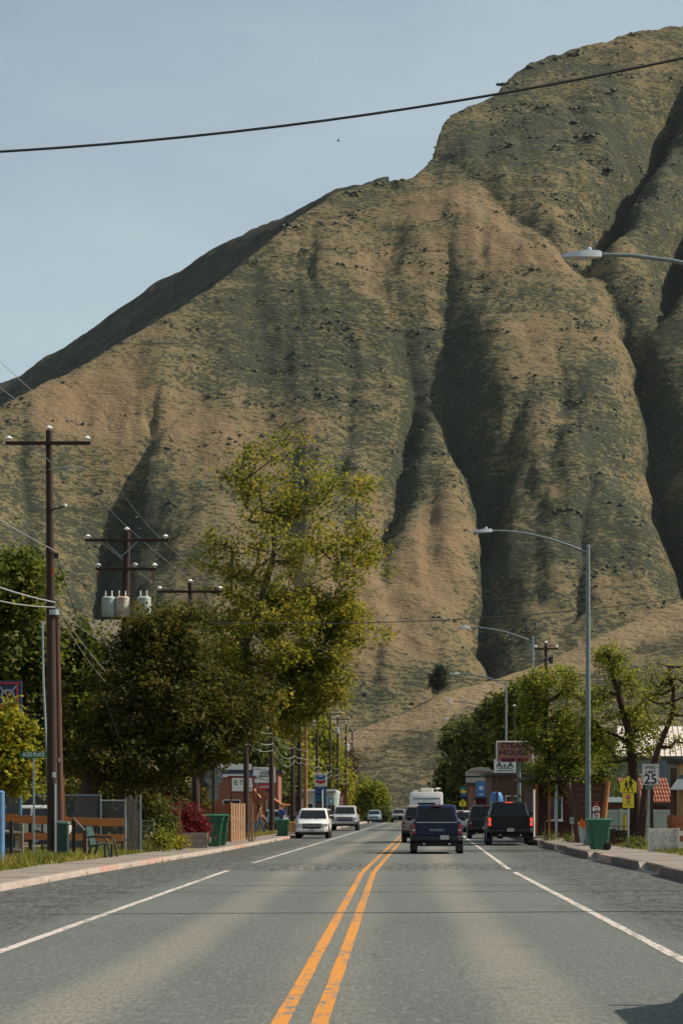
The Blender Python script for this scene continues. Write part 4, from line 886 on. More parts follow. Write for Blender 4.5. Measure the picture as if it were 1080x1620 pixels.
def vehicle(name, label, loc, rz, kind, paint, L=4.6, W=1.85, H=1.7, belt=1.05, zb=.36, wr=.36, cab=None, lit=False, cat='car', mirror=True, hood=None, nose=.86, bumper='black', rake=.62, back=.28, tw=.20, badge=None, roofrack=False, lights='side', group=None):
    root = thing(name, label, cat, loc, rz, group); hw = W / 2; y0, y1 = -L / 2, L / 2
    pick = kind == 'pickup'; hood = hood or belt - .02
    cab = cab or ((y0 + L * .33, y0 + L * .74) if pick else (y0 + .12, y0 + L * .70))
    c0, c1 = cab
    # lower body
    rb = belt
    rings = [rring(y0, hw - .10, zb + .14, rb - .10, .08, .03, .02), rring(y0 + .05, hw - .03, zb + .06, rb - .02, .10, .04, .02), rring(y0 + .30, hw, zb, rb, .10, .05, .03), rring(c0, hw, zb, rb, .1, .05, .03),
             rring(c1, hw, zb, rb, .1, .06, .03), rring(c1 + .25, hw - .01, zb, rb - .01 if pick else rb - .03, .12, .07, .03), rring(y1 - .45, hw - .03, zb, hood - .06, .16, .10, .04), rring(y1 - .14, hw - .08, zb - .02, hood - .16, .16, .12, .05), rring(y1, hw - .20, zb + .06, nose - .14, .12, .10, .06)]
    MB().loft(rings).build('body', paint, root, smooth=38)
    MB().box((0, 0, zb - .04), (W - .34, L - .7, .22)).build('underbody', 'black', root)
    # cabin
    xt = hw - tw; t0, t1 = c0 + back, c1 - rake
    if pick: hw -= .07
    cr_ = [cabring(belt - .03, hw - .05, c0, c1), cabring(belt - .03 + (H - .05 - belt) * .55, hw - .05 - (tw - .05) * .55, c0 + back * .55, c1 - rake * .55), cabring(H - .08, xt, t0, t1, .14), cabring(H - .02, xt - .07, t0 + .08, t1 - .12, .14), cabring(H, xt - .25, t0 + .3, t1 - .4, .14)]
    cabo = MB().loft(cr_).build('cabin', paint, root, smooth=38)
    zb_, zt = belt + .03, H - .13
    def xa(z): return hw - .05 - (tw - .05) * (z - belt + .03) / (H - .08 - belt + .03)
    def yr(z): return c0 + back * (z - belt + .03) / (H - .08 - belt + .03)
    def yf(z): return c1 - rake * (z - belt + .03) / (H - .08 - belt + .03)
    m_ = .10
    pane(root, 'rear_window', [(-xa(zb_) + m_, yr(zb_) - .004, zb_), (xa(zb_) - m_, yr(zb_) - .004, zb_), (xa(zt) - m_, yr(zt) - .004, zt), (-xa(zt) + m_, yr(zt) - .004, zt)])
    pane(root, 'windscreen', [(xa(zb_) - m_, yf(zb_) + .004, zb_), (-xa(zb_) + m_, yf(zb_) + .004, zb_), (-xa(zt) + m_, yf(zt) + .004, zt), (xa(zt) - m_, yf(zt) + .004, zt)])
    nwin = 2 if pick or kind == 'sedan' else 3
    for s in (-1, 1):
        for k in range(nwin):
            a, b = k / nwin + .02, (k + 1) / nwin - .02
            q = []
            for z, w_ in ((zb_, a), (zb_, b), (zt, b), (zt, a)):
                ya, yb = yr(z) + .14, yf(z) - .12; q.append((s * (xa(z) + .002), ya + (yb - ya) * w_, z))
            pane(root, 'side_window', q if s > 0 else [q[1], q[0], q[3], q[2]])
        hx = W / 2
        for k in range(2):
            ya = c0 + .12 + (c1 - c0 - .3) * (.05 if k == 0 else .5); yb = ya + (c1 - c0 - .3) * .43
            if kind != 'pickup' and k == 0: ya += .35
            dr = MB().box((s * (hx + .001), (ya + yb) / 2, (zb + .16 + belt - .12) / 2), (.02, yb - ya, belt - zb - .30)).build('door', paint, root, bevel=.008)
            MB().box((s * (hx + .02), ya + .12, belt - .2), (.025, .16, .03)).build('handle', 'black', dr)
        if mirror:
            MB().box((s * (hw + .12), c1 - .28, belt + .10), (.20, .10, .17)).build('mirror', 'black', root, bevel=.03)
        for y in (y0 + L * .205, y1 - L * .19):
            MB().lathe([(wr + .075, -.005), (wr + .075, .02), (wr + .03, .022)], 24, (s * (hx - .012), y, wr), 'X').build('wheel_arch', 'black', root)
            wheel(root, s * (hx - .105), y, wr, .235, wr * .62)
    # rear end
    hw = W / 2
    if pick:
        tg = MB().box((0, y0 + .012, (zb + .22 + belt) / 2 - .02), (W - .42, .05, belt - zb - .30)).build('tailgate', paint, root, bevel=.015)
        MB().box((0, y0 + .01, belt - .035), (W - .40, .09, .035)).build('tailgate_lip_sheen', 'galv' if paint != 'paint_black' else paint, root, bevel=.01)  # paler strip painting the sky light caught by the tailgate's top edge
        for s in (-1, 1): MB().box((s * (W / 2 - .205), y0 - .012, belt - .36), (.012, .02, .56)).build('panel_gap', 'ink', root)
        MB().box((0, y0 - .022, belt - .46), (W - .50, .012, .02)).build('crease', 'black', tg)
        MB().box((0, y0 - .016, belt - .13), (.22, .02, .05)).build('handle', 'black', tg)
        MB().box((0, c0 / 2 + y0 / 2 + .05, belt + .002), (W - .22, c0 - y0 - .25, .02)).build('bed_cover', 'black', root)
        if badge: text(badge, .115, (0, y0 - .018, belt - .30), tg, 'galv', 'badge', sx=1.7)
    elif badge: text(badge, .10, (0, y0 - .02, belt - .22), root, 'alu', 'badge', sx=1.3)
    bp = MB(); bp.box((0, y0 - .02, zb + .13), (W - .30, .16, .17)); bp.box((-hw + .14, y0 + .04, zb + .13), (.2, .14, .19), rz=-.5); bp.box((hw - .14, y0 + .04, zb + .13), (.2, .14, .19), rz=.5)
    bp.build('rear_bumper', bumper, root, bevel=.025)
    px_ = .28 if badge == 'FORD' else 0
    MB().box((px_, y0 - .108, zb + .17), (.31, .012, .155)).build('number_plate', 'plate', root)
    MB().box((.12, y0 - .06, zb - .05), (.10, .2, .06)).build('hitch', 'black', root)
    tl = 'tail_on' if lit else 'tail_off'
    for s in (-1, 1):
        hh = .36 if pick else .30
        lt = MB().box((s * (hw - .115), y0 + .035, belt - .10 - hh / 2), (.12, .10, hh)).build('tail_light', tl, root, bevel=.02)
        MB().box((s * (hw - .13), y0 - .02, belt - .12 - hh / 2), (.10, .02, .07)).build('reverse_lamp', 'lampglass', lt)
        MB().tube([(s * .45, y0 + .25, zb - .06), (s * .45, y0 - .05, zb - .06)], .035, 8).build('exhaust', 'chrome', root)
        MB().box((s * (hw - .13), y0 + L * .205 - wr - .10, wr * .62), (.25, .012, .26)).build('mud_flap', 'black', root)
    MB().box((0, t0 - .02, H - .055), (.34, .05, .045)).build('brake_light', 'tail_on' if lit else 'tail_off', root)
    # front end
    MB().box((0, y1 - .06, nose - .32), (W * .56, .14, .26)).build('grille', 'black', root, bevel=.02)
    MB().box((0, y1 - .005, nose - .30), (W * .54, .05, .05)).build('grille_bar', 'chrome', root, bevel=.01)
    fb = MB(); fb.box((0, y1 - .05, zb + .10), (W - .40, .24, .18)); fb.box((-hw + .17, y1 - .17, zb + .12), (.24, .2, .2), rz=.45); fb.box((hw - .17, y1 - .17, zb + .12), (.24, .2, .2), rz=-.45)
    fb.build('front_bumper', bumper if kind != 'suv' else paint, root, bevel=.04)
    MB().box((0, y1 + .075, zb + .13), (.30, .012, .15)).build('number_plate', 'plate', root)
    MB().box((0, y1 - .02, zb - .04), (W - .5, .12, .10)).build('air_dam', 'black', root)
    for s in (-1, 1):
        hl = MB().box((s * (hw - .24), y1 - .13, nose - .24), (.34, .22, .17), rz=-s * .35).build('headlight', 'lampglass', root, bevel=.03)
        MB().box((s * (hw - .28), y1 - .02, zb + .12), (.14, .10, .07)).build('fog_lamp', 'amber' if lights == 'amber' else 'lampglass', root, bevel=.01)
        MB().tube([(s * .12, yf(zb_) + .03, zb_ + .0), (s * .12 + s * .45, yf(zb_) - .02, zb_ + .06)], .012, 5).build('wiper', 'black', root)
    if roofrack:
        for s in (-1, 1): MB().tube([(s * (xt - .1), t0 + .15, H - .01), (s * (xt - .1), t0 + .2, H + .05), (s * (xt - .1), t1 - .25, H + .05), (s * (xt - .1), t1 - .2, H - .02)], .018, 6).build('roof_rail', 'black', root)
    MB().tube([(0.1, t0 + .1, H - .02), (0.1, t0 - .02, H + .28)], .006, 5).build('antenna', 'black', root)
    return root
def vloc(px, d): return (PX(px, d), d, gz(d))
HD = -math.atan(0.0355)                  # heading of the street
vehicle('pickup_truck', 'dark blue pickup seen from behind in the right lane', vloc(690, 88.4), HD, 'pickup', 'paint_blue', L=5.05, W=1.87, H=1.76, belt=1.15, zb=.42, wr=.37, cab=(-1.05, 1.15), lit=False, cat='pickup', badge='FORD', nose=1.02, back=.18, tw=.22)
vehicle('pickup_truck', 'black pickup with lit tail lights parked by the right kerb', vloc(803.5, 109.5), HD, 'pickup', 'paint_black', L=5.85, W=2.05, H=1.96, belt=1.32, zb=.52, wr=.42, cab=(-1.0, 1.4), lit=True, cat='pickup', nose=1.18, back=.16, tw=.24)
vehicle('suv', 'tan sport utility car half hidden behind the blue pickup', vloc(667, 119), HD, 'suv', 'paint_tan', L=4.8, W=1.93, H=1.82, belt=1.1, zb=.36, wr=.38, cat='suv', roofrack=True)
vehicle('suv', 'dark sport utility car between the blue and black pickups', vloc(766, 134), HD, 'suv', 'paint_dark', L=4.6, W=1.9, H=1.84, belt=1.12, zb=.42, wr=.40, cat='suv', back=.15)
vehicle('sedan', 'pale car with a light roof ahead of the dark sport utility car', vloc(728, 156), HD, 'suv', 'paint_silver', L=4.6, W=1.8, H=1.55, belt=.98, zb=.30, wr=.33, cat='car', back=.4)
vehicle('suv', 'white sport utility car facing the camera by the left kerb', vloc(496, 135.5), HD + math.pi, 'suv', 'paint_white', L=4.55, W=1.86, H=1.68, belt=1.06, zb=.34, wr=.36, cat='suv', nose=.98, roofrack=False)
vehicle('pickup_truck', 'silver pickup facing the camera behind the white sport utility car', vloc(546.5, 186), HD + math.pi, 'pickup', 'paint_silver', L=5.8, W=2.03, H=1.92, belt=1.26, zb=.5, wr=.41, cab=(-.9, 1.35), cat='pickup', nose=1.2, lights='amber', bumper='chrome')
vehicle('suv', 'small blue-grey car coming over the far crest of the street', vloc(592, 306), HD + math.pi, 'suv', 'paint_bluegrey', L=4.4, W=1.8, H=1.6, cat='car', nose=.95)
vehicle('pickup_truck', 'grey pickup on the far crest left of the trailer', vloc(630.5, 311), HD + math.pi, 'pickup', 'paint_grey', L=5.4, W=1.9, H=1.75, belt=1.15, zb=.42, cab=(-.9, 1.3), cat='pickup', nose=1.05)
vehicle('suv', 'dark sport utility car standing beside the camera, its shadow on the near lane', (4.72, 18.7, 0), -.02, 'suv', 'paint_dark', L=4.7, W=1.9, H=1.72, belt=1.1, cat='suv')
d = 97; vehicle('sedan', 'white car parked behind the chain link fence', (PX(20, d), d, .14), R(78), 'suv', 'paint_white', L=4.5, W=1.8, H=1.62, belt=1.0, zb=.3, wr=.33, cat='car')
vehicle('suv', 'white car parked beside the fuel station, half hidden by poles', (PX(487, 205), 205, .1), R(60), 'suv', 'paint_silver', L=4.5, W=1.8, H=1.6, cat='car')
vehicle('suv', 'light car parked in front of the market behind the walking person', (PX(405, 172), 172, .1), R(80), 'suv', 'paint_bluegrey', L=4.5, W=1.8, H=1.5, belt=.95, cat='car')

def trailer():
    d = 186; root = thing('camper_trailer', 'white camper trailer with rooftop air conditioner ahead of the pickups', 'trailer', vloc(674, d), HD)
    W, L, H = 2.5, 7.5, 2.95; rings = []
    for y, ins, z0, z1 in ((-L / 2, .12, .75, H - .12), (-L / 2 + .10, 0, .62, H), (L / 2 - .8, 0, .62, H), (L / 2 - .05, .05, .85, H - .35)): rings.append(rring(y, W / 2 - ins, z0, z1, .16))
    MB().loft(rings).build('body', 'paint_white', root, smooth=40)
    MB().box((0, -L / 2 - .012, H - .52), (W - .55, .02, .12)).build('stripe', 'paint_bluegrey', root)
    MB().box((0, -L / 2 - .012, H - 1.15), (1.3, .03, .65)).build('rear_window', 'glass', root, bevel=.01)
    MB().box((.05, -1.0, H + .15), (1.0, 1.1, .30)).build('air_conditioner', 'offwhite', root, bevel=.08)
    MB().box((-.85, .2, H + .08), (.4, .4, .14)).build('roof_vent', 'offwhite', root, bevel=.03)
    MB().tube([(.85, -2.8, H - .05), (.85, -2.8, H + .22)], .03, 6).build('vent_pipe', 'offwhite', root); MB().lathe([(.22, 0), (.26, .06), (.1, .12)], 12, (.85, -2.8, H + .2)).build('satellite_dome', 'offwhite', root, smooth=50)
    for s in (-1, 1):
        MB().box((s * (W / 2 - .25), -L / 2 - .01, 1.0), (.2, .04, .12)).build('tail_light', 'tail_off', root)
        for y in (-.6, .3): wheel(root, s * (W / 2 - .2), y, .34, .22, .2)
    MB().box((0, -L / 2 - .06, .62), (W - .2, .12, .12)).build('rear_bumper', 'black', root); MB().box((0, 0, .55), (W - .5, L - .6, .2)).build('chassis', 'black', root)
    MB().tube([(0, L / 2 - .1, .55), (0, L / 2 + 1.1, .5)], .06, 6).build('tow_bar', 'black', root)
trailer()
# ------------------------------------------------------------------ utility poles
def insul(root, p, s=1.0):
    return MB().lathe([(.03 * s, 0), (.035 * s, .06 * s), (.10 * s, .07 * s), (.115 * s, .10 * s), (.07 * s, .14 * s), (.03 * s, .17 * s)], 10, p).build('insulator', 'porcelain', root, smooth=50)
def xarm(root, z, lx, rx, y=-.16, tilt=0.0, s=.11, ins=True, brace=True):
    a = MB().box(((lx + rx) / 2, y, z), (rx - lx, .10, s), ry=tilt).build('crossarm', 'wood_pole', root, bevel=.008)
    if ins:
        for x in (lx + .1, rx - .1): insul(root, (x, y, z + s / 2 - (x - (lx + rx) / 2) * math.tan(tilt)))
    if brace:
        for q in (-1, 1): MB().tube([(q * .62, y, z - .05), (q * .02, y - .03, z - .62)], .018, 5).build('brace', 'galv', root)
    return a
def xfmr(root, x, y, z, mat='xfmr', r=.24, h=.72):
    t = MB().lathe([(r * .9, 0), (r, .04), (r, h - .06), (r * 1.04, h - .05), (r * 1.04, h), (r * .8, h + .05)], 18, (x, y, z)).build('transformer', mat, root, smooth=40)
    for q in (-1, 1): MB().tube([(x + q * r * .45, y - .03, z + h), (x + q * r * .45, y - .03, z + h + .28)], [.035, .025], 6).build('bushing', 'porcelain', t)
    return t
def upole(label, px_b, d, top, px_t=None, r=.15, mat='wood_pole', arms=(), group='utility poles along the left pavement', zb=None, ptop=True, name='utility_pole'):
    zb = VG + gz(d) if zb is None else zb
    b = Vector((PX(px_b, d), d, zb)); H = ZP(top, d) - zb
    root = thing(name, label, 'utility pole', b, 0, group)
    lean = PX(px_t, d) - b.x if px_t is not None else 0
    MB().tube([(0, 0, -.3), (lean * .3, 0, H * .3), (lean * .7, 0, H * .7), (lean, 0, H)], [r * 1.15, r * 1.02, r * .85, r * .68], 14).build('pole', mat, root, smooth=50)
    root['H'] = H; root['lean'] = lean
    if ptop: insul(root, (lean, 0, H - .02))
    for zt, l_, r_ in arms: xarm(root, H - zt, lean + l_, lean + r_, -r - .03)
    return root, b, H, lean

P1, b1, H1, l1 = upole('tall dark pole at the left edge with one crossarm and white insulators', 84, 75, 681, 78, .15, arms=((.42, -1.32, 1.3),))
k = 75 / FPX
zt = lambda py, d, zb=VG: ZP(py, d) - zb
MB().tube([(l1 * .85, -.1, zt(744, 75)), (l1 * .85 + .6, -.15, zt(740, 75)), (l1 * .85 + 1.15, -.2, zt(743, 75))], .022, 6).build('lamp_bracket', 'galv', P1)
MB().tube([(l1 * .8, -.1, zt(808, 75)), (l1 * .8 + .5, -.15, zt(802, 75))], .03, 6).build('pin_bracket', 'wood_pole', P1); MB().lathe([(.03, 0), (.06, .04), (.02, .1)], 8, (l1 * .8 + .5, -.15, zt(803, 75))).build('insulator', 'porcelain', P1)
MB().box((.05, -.17, zt(1226, 75)), (.10, .06, .17)).build('meter_box', 'alu', P1, bevel=.01)
MB().tube([(.09, -.15, 0), (.09, -.15, zt(1240, 75))], .035, 8).build('conduit', 'galv', P1)
MB().box((.12, -.14, zt(880, 75)), (.14, .06, .16)).build('cable_clamp', 'black', P1); MB().lathe([(.0, -.16), (.17, -.16), (.17, .0), (.0, .0)], 12, (.03, -.02, zt(965, 75))).build('cable_band', 'galv', P1)
MB().box((.01, -.17, zt(905, 75)), (.05, .02, .26)).build('warning_tag', 'red', P1)
S1, *_ = upole('second brown pole leaning against the tall dark pole at the left edge', 96, 76.5, 960, 90, .12, mat='wood_brown', ptop=False)
MB().box((-.02, -.14, 3.0), (.05, .03, .12)).build('pole_tag', 'alu', S1)
P2, b2, H2, l2 = upole('pole with two crossarms and three transformers above the dark tree', 193, 93, 840, 201, .19, arms=((.38, -1.57, 1.6),))
xarm(P2, zt(901, 93), l2 * .9 - 1.16, l2 * .9 + 1.2, -.2, brace=False)
insul(P2, (l2 * .9 + .35, -.2, zt(898, 93)))
for x in (-.9, .5, 1.25): MB().tube([(x, -.24, zt(905, 93)), (x, -.26, zt(925, 93))], [.05, .035], 6).build('fuse_cutout', 'brown_wood', P2)
for x, m_ in ((-.62, 'xfmr'), (-.10, 'xfmr_rust'), (.72, 'xfmr')): xfmr(P2, x + l2 * .8, -.36, zt(977, 93), m_, .27, .72)
P3, b3, H3, l3 = upole('pole rising behind the tall maple, only its crossarm end in view', 312, 100, 922, 301, .15, arms=((.38, -1.35, 1.35),))
UP = [(390, 147, 1010, 388, 'dark pole standing beside the pale cedar fence', 'wood_pole', ()), (430, 163, 1040, 428, 'dark pole at the kerb between the walking person and the green bin', 'wood_pole', ()),
      (463, 197, 1100, 463, 'first dark pole of the pair left of the light brown pole', 'wood_pole', ((.5, -.1, 2.2),)), (474, 207, 1092, 474, 'second dark pole of the pair left of the light brown pole', 'wood_pole', ()),
      (483, 213, 1128, 484, 'newer light brown pole in the far left row', 'wood_pole_new', ()), (501.5, 242, 1122, 501, 'dark pole in front of the fuel price sign with a grey transformer', 'wood_pole', ()),
      (522, 273, 1122, 522, 'dark far pole with a crossarm right of the fuel price sign', 'wood_pole', ((.55, -1.4, 1.45),)), (534, 297, 1134, 534, 'dark far pole with a small transformer beside the red flag', 'wood_pole', ((.3, -1.25, 1.5),)),
      (547, 326, 1145, 547, 'reddish far pole with a white transformer', 'wood_pole', ((2.6, -.3, .9),)), (556.5, 352, 1156, 557, 'dark pole second from the end of the left row', 'wood_pole', ()), (561, 372, 1182, 560, 'last pole of the left row where the street dips', 'wood_pole', ((.6, -.6, 1.2),))]
UPT = [(b1, H1, l1), (b2, H2, l2), (b3, H3, l3)]
for px, d, top, pt, lb, mt, arms in UP:
    q, b, H, l_ = upole(lb, px, d, top, pt, .17 if d < 250 else .15, mt, arms); UPT.append((b, H, l_))
    if d == 242: xfmr(q, -.36, -.3, H - 2.0, 'xfmr', .26, .8)
    if d == 297: xfmr(q, -.05, -.36, H - 2.1, 'xfmr', .24, .7)
    if d == 326: xfmr(q, .25, -.3, H - 3.6, 'porcelain', .2, .8)
    if d == 372: xfmr(q, .2, -.3, 4.0, 'porcelain', .16, .8)
upole('pole with a light crossarm behind the leafy locust tree', 864, 150, 1018, 863, .15, arms=((.35, -.75, .75),), group='utility poles behind the right hand trees')
xo = [o for o in bpy.data.objects if o.name.startswith('utility_pole')][-1]; xfmr(xo, .62, -.2, ZP(1090, 150) - VG, 'xfmr', .26, .8); MB().box((.25, -.2, ZP(1045, 150) - VG), (.25, .2, .4)).build('switch_box', 'black', xo)
upole('dark pole half hidden by leaves behind the tall street lamp', 896, 165, 1092, 896, .14, group='utility poles behind the right hand trees')
upole('short pole behind the first leafy locust, transformer near its top', 813, 175, 1118, 813, .12, group='utility poles behind the right hand trees')

# wires: each conductor runs on from pole to pole as one cable
def sagline(a, b, sag, n=14): return [a.lerp(b, i / n) - Vector((0, 0, sag * 4 * (i / n) * (1 - i / n))) for i in range(n + 1)]
def cable(name, label, pts, sags, r, mat, n=14, cat='cable', group='overhead wires'):
    P = []
    for i in range(len(pts) - 1): P += sagline(pts[i], pts[i + 1], (sags[i] if hasattr(sags, '__len__') else sags) * (1 if len(pts) == 2 else min(1, ((pts[i + 1] - pts[i]).length / 34) ** 1.3)), n)[(1 if i else 0):]
    o = MB().tube(P, r, 5).build(name, mat, smooth=60); return tag(o, label, cat, group)
P0 = (Vector((-10.6, 22, VG)), 12.6, 0.0)
q = thing('utility_pole', 'utility pole standing beside the camera on the left verge', 'utility pole', P0[0], 0, 'utility poles along the left pavement'); MB().tube([(0, 0, -.3), (0, 0, 12.6)], [.18, .12], 12).build('pole', 'wood_pole', q, smooth=50); xarm(q, 12.2, -1.32, 1.3)
main = [P0] + UPT[:3] + [u for u in UPT[3:] if u[0].y in (147, 197, 273, 297, 326, 372)]
arm = lambda u, x, dz: Vector((u[0].x + u[2] + x, u[0].y - .18, u[0].z + u[1] + dz))
cable('power_line', 'outer wire on the left ends of the pole crossarms', [arm(u, -1.22, -.2) for u in main], .55, .007, 'wire_light')
cable('power_line', 'middle wire running along the tops of the left poles', [arm(u, 0, .17) for u in main], .55, .007, 'wire_light')
cable('power_line', 'inner wire on the right ends of the pole crossarms', [arm(u, 1.2, -.2) for u in main], .55, .007, 'wire_light')
all_ = [P0] + UPT; lo = lambda u, z: Vector((u[0].x + u[2] * .7 + .16, u[0].y - .1, u[0].z + z))
cable('telephone_cable', 'upper pale telephone cable looping between the left poles', [lo(u, 9.45 if u[0].y < 90 else 6.6) for u in [P0] + UPT[:2] + UPT[3:]], [.4] + [.5] * 20, .014, 'wire_light')
cable('telephone_cable', 'middle pale telephone cable looping between the left poles', [lo(u, 7.85 if u[0].y < 90 else 5.9) for u in all_], [.75] + [.6] * 20, .022, 'wire_light')
cable('telephone_cable', 'lowest pale telephone cable looping between the left poles', [lo(u, 7.7 if u[0].y < 90 else 5.5) for u in all_], [1.1] + [.8] * 20, .016, 'wire_light')
cable('guy_wire', 'dark guy wire slanting down from the tall pole into the tree', [lo(UPT[0], 9.4), Vector((PX(250, 92), 92, VG))], .1, .016, 'wire_dark', group=None)
cable('service_wire', 'thin pale wire slanting from the pole towards the house roof', [lo(UPT[0], 7.7), Vector((PX(215, 100), 100, ZP(1040, 100)))], .2, .012, 'wire_light', group=None)
# the cable slung high across the street and the poles that carry it
ca, cb = A(-900, 234, 38), A(1930, -144, 38)
for v, lb in ((ca, 'left'), (cb, 'right')):
    q = thing('utility_pole', 'pole that carries the high cable on the %s of the street' % lb, 'utility pole', (v.x, v.y, 0), 0, 'poles of the high cable'); MB().tube([(0, 0, -.3), (0, 0, v.z + .2)], [.18, .12], 12).build('pole', 'wood_pole', q, smooth=50)
mid = A(400, 206, 38)
def quad3(a, b, u0, v0):
    t = (PX(u0, 38) - a.x) / (b.x - a.x); zl = a.z + (b.z - a.z) * t; return (zl - ZP(v0, 38)) / (4 * t * (1 - t))
cable('overhead_cable', 'thick dark cable slung high across the street against the sky', [ca, cb], quad3(ca, cb, 520, 190), .022, 'wire_dark', 40, group=None)
a_, b_ = A(255, 965, 110), A(1320, 908, 110)
cable('overhead_cable', 'dark cable crossing low in front of the mountain behind the first street lamp', [Vector((UPT[2][0].x, 104, ZP(985, 104))), b_], .75, .020, 'wire_dark', 30, group=None)
cable('overhead_cable', 'thin dark cable crossing above the far shops', [Vector((UPT[3][0].x, 147, ZP(1058, 147))), A(1300, 1062, 147)], .65, .018, 'wire_dark', 30, group=None)
cable('overhead_cable', 'faint lower cable crossing near the far street lamps', [Vector((UPT[5][0].x, 197, ZP(1148, 197))), A(1000, 1150, 197)], .5, .018, 'wire_dark', 24, group=None)

# ------------------------------------------------------------------ street lamps on the right
def lamp(label, d):
    b = Vector((cx(d) + 7.65, d, ZSR)); root = thing('street_lamp', label, 'street lamp', b, 0, 'street lamps along the right pavement'); H = 11.45
    if d < 60: b.x += .7; root.location = b
    MB().tube([(0, 0, .03), (0, 0, H * .5), (0, 0, H)], [.115, .095, .07], 12).build('pole', 'lamp_steel', root, smooth=50)
    MB().box((0, 0, .03), (.36, .36, .05)).build('base_plate', 'lamp_steel', root); MB().lathe([(.17, 0), (.16, .18), (.12, .22)], 12, (0, 0, .05)).build('base_cover', 'lamp_steel', root)
    MB().lathe([(.08, 0), (.08, .06), (.03, .1)], 10, (0, 0, H)).build('pole_cap', 'lamp_steel', root)
    a = [(-.02, 0, H - .22), (-.7, 0, H + .06), (-1.5, 0, H + .33), (-2.3, 0, H + .52), (-3.1, 0, H + .62), (-3.75, 0, H + .64)]
    MB().tube(a, [.055, .05, .046, .042, .04, .036], 8).build('arm', 'lamp_steel', root, smooth=50)
    rings = []
    for x, w, z0, z1 in ((-3.68, .06, -.05, .05), (-3.75, .09, -.06, .07), (-4.0, .15, -.07, .06), (-4.3, .14, -.07, .03), (-4.45, .05, -.06, -.02)):
        c = H + .64; rings.append([(x, -w, c + z0), (x, w, c + z0), (x, w * .8, c + z1), (x, -w * .8, c + z1)])
    hd = MB().loft(rings).build('lamp_head', 'alu', root, smooth=35)
    MB().lathe([(.05, 0), (.05, .07), (.035, .09)], 10, (-3.92, 0, H + .69)).build('photocell', 'alu', hd); MB().box((-4.12, 0, H + .56), (.36, .2, .03)).build('lens', 'lampglass', hd)
for d, lb in ((46.8, 'nearest street lamp, only its arm and head in view at the right edge'), (93, 'tall street lamp rising behind the green bin on the right pavement'), (142, 'street lamp rising from the leafy locust tree'), (190, 'street lamp in line with the brown steak sign'),
              (238, 'street lamp behind the blue banner'), (284, 'street lamp rising above the arched shop sign'), (330, 'small far street lamp second from the end'), (378, 'farthest small street lamp of the right hand row')): lamp(lb, d)
# ------------------------------------------------------------------ left side furniture
def bin_(label, loc, rz=0.0, group='green wheeled bins', s=1.0):
    root = thing('wheeled_bin', label, 'wheeled bin', loc, rz, group); rg = []
    def ring(z, wx, wy, yo): 
        c = .05; return [(-wx + c, -wy + yo, z), (wx - c, -wy + yo, z), (wx, -wy + c + yo, z), (wx, wy - c + yo, z), (wx - c, wy + yo, z), (-wx + c, wy + yo, z), (-wx, wy - c + yo, z), (-wx, -wy + c + yo, z)]
    # wheels at -x (the back of the bin), so the bin shows its side
    rg = [ring(.03, .22 * s, .26 * s, 0), ring(.10, .26 * s, .27 * s, 0), ring(.80 * s, .335 * s, .33 * s, 0), ring(.84 * s, .36 * s, .35 * s, 0), ring(.98 * s, .375 * s, .355 * s, 0)]
    MB().loft(rg).build('body', 'bin_green', root, smooth=30)
    ld = MB().loft([ring(.985 * s, .40 * s, .375 * s, 0), ring(1.02 * s, .40 * s, .375 * s, 0), ring(1.06 * s, .33 * s, .32 * s, 0)]).build('lid', 'bin_green', root, smooth=30)
    MB().tube([(-.36 * s, -.25 * s, .94 * s), (-.47 * s, -.25 * s, 1.0 * s), (-.47 * s, .25 * s, 1.0 * s), (-.36 * s, .25 * s, .94 * s)], .022, 6).build('handle', 'bin_green', root)
    for q in (-1, 1):
        w = MB().lathe([(.07, -.03), (.125, -.03), (.125, .03), (.07, .03)], 16, (-.235 * s, q * .27 * s, .125), 'Y').build('wheel', 'rubber', root, smooth=40)
        MB().lathe([(.06, -.035), (.06, .035)], 10, (-.235 * s, q * .27 * s, .125), 'Y').build('hub', 'black', w)
    MB().tube([(-.235 * s, -.3, .125), (-.235 * s, .3, .125)], .012, 6).build('axle', 'black', root)
    MB().box((.02, -.336 * s, .73 * s), (.22, .012, .035)).build('embossed_print', 'green_light', root)
    return root
bin_('green wheeled bin in front of its twin on the left pavement', (PX(335, 94), 94, ZS), .12, s=1.2)
bin_('second green wheeled bin standing close behind its twin', (PX(345, 95.6), 95.6, ZS), .05, s=1.2)
bin_('smaller far green wheeled bin beside the white sport utility car', (PX(447, 134), 134, 0.0), .05)
bin_('green wheeled bin on the right pavement in front of the street lamp', (PX(946, 80.5), 80.5, ZSR), math.pi + .10)

def post(root, x, y, h, s=.1, mat='black_wood', name='post', z=0.0): return MB().box((x, y, z + h / 2), (s, s, h)).build(name, mat, root, bevel=.008)
# log rail fence, weathered, at the left edge
d = 67; root = thing('rail_fence', 'weathered grey log rail fence in the grass at the left edge', 'fence', (PX(0, d), d, VG))
for px, dy, h, m_ in ((1, -.2, 1.05, 'black_wood'), (21, -.35, 1.12, 'black_wood'), (34, 0, 1.05, 'grey_wood'), (16, .4, .95, 'black_wood'), (-30, -.3, 1.1, 'black_wood')): post(root, PX(px, d) - PX(0, d), dy, h, .09 if px != 34 else .12, m_)
rs = random.Random(4)
for z in (.30, .78):
    MB().tube([(x, -.05 + rs.uniform(-.02, .02), z + rs.uniform(-.02, .02)) for x in (-1.2, -.6, -.2, .2, .6)], [.07, .075, .06, .072, .065], 8).build('rail', 'grey_wood', root, smooth=60)
MB().box((.16, .15, .5), (.5, .05, .7)).build('back_panel', 'green_box', root)
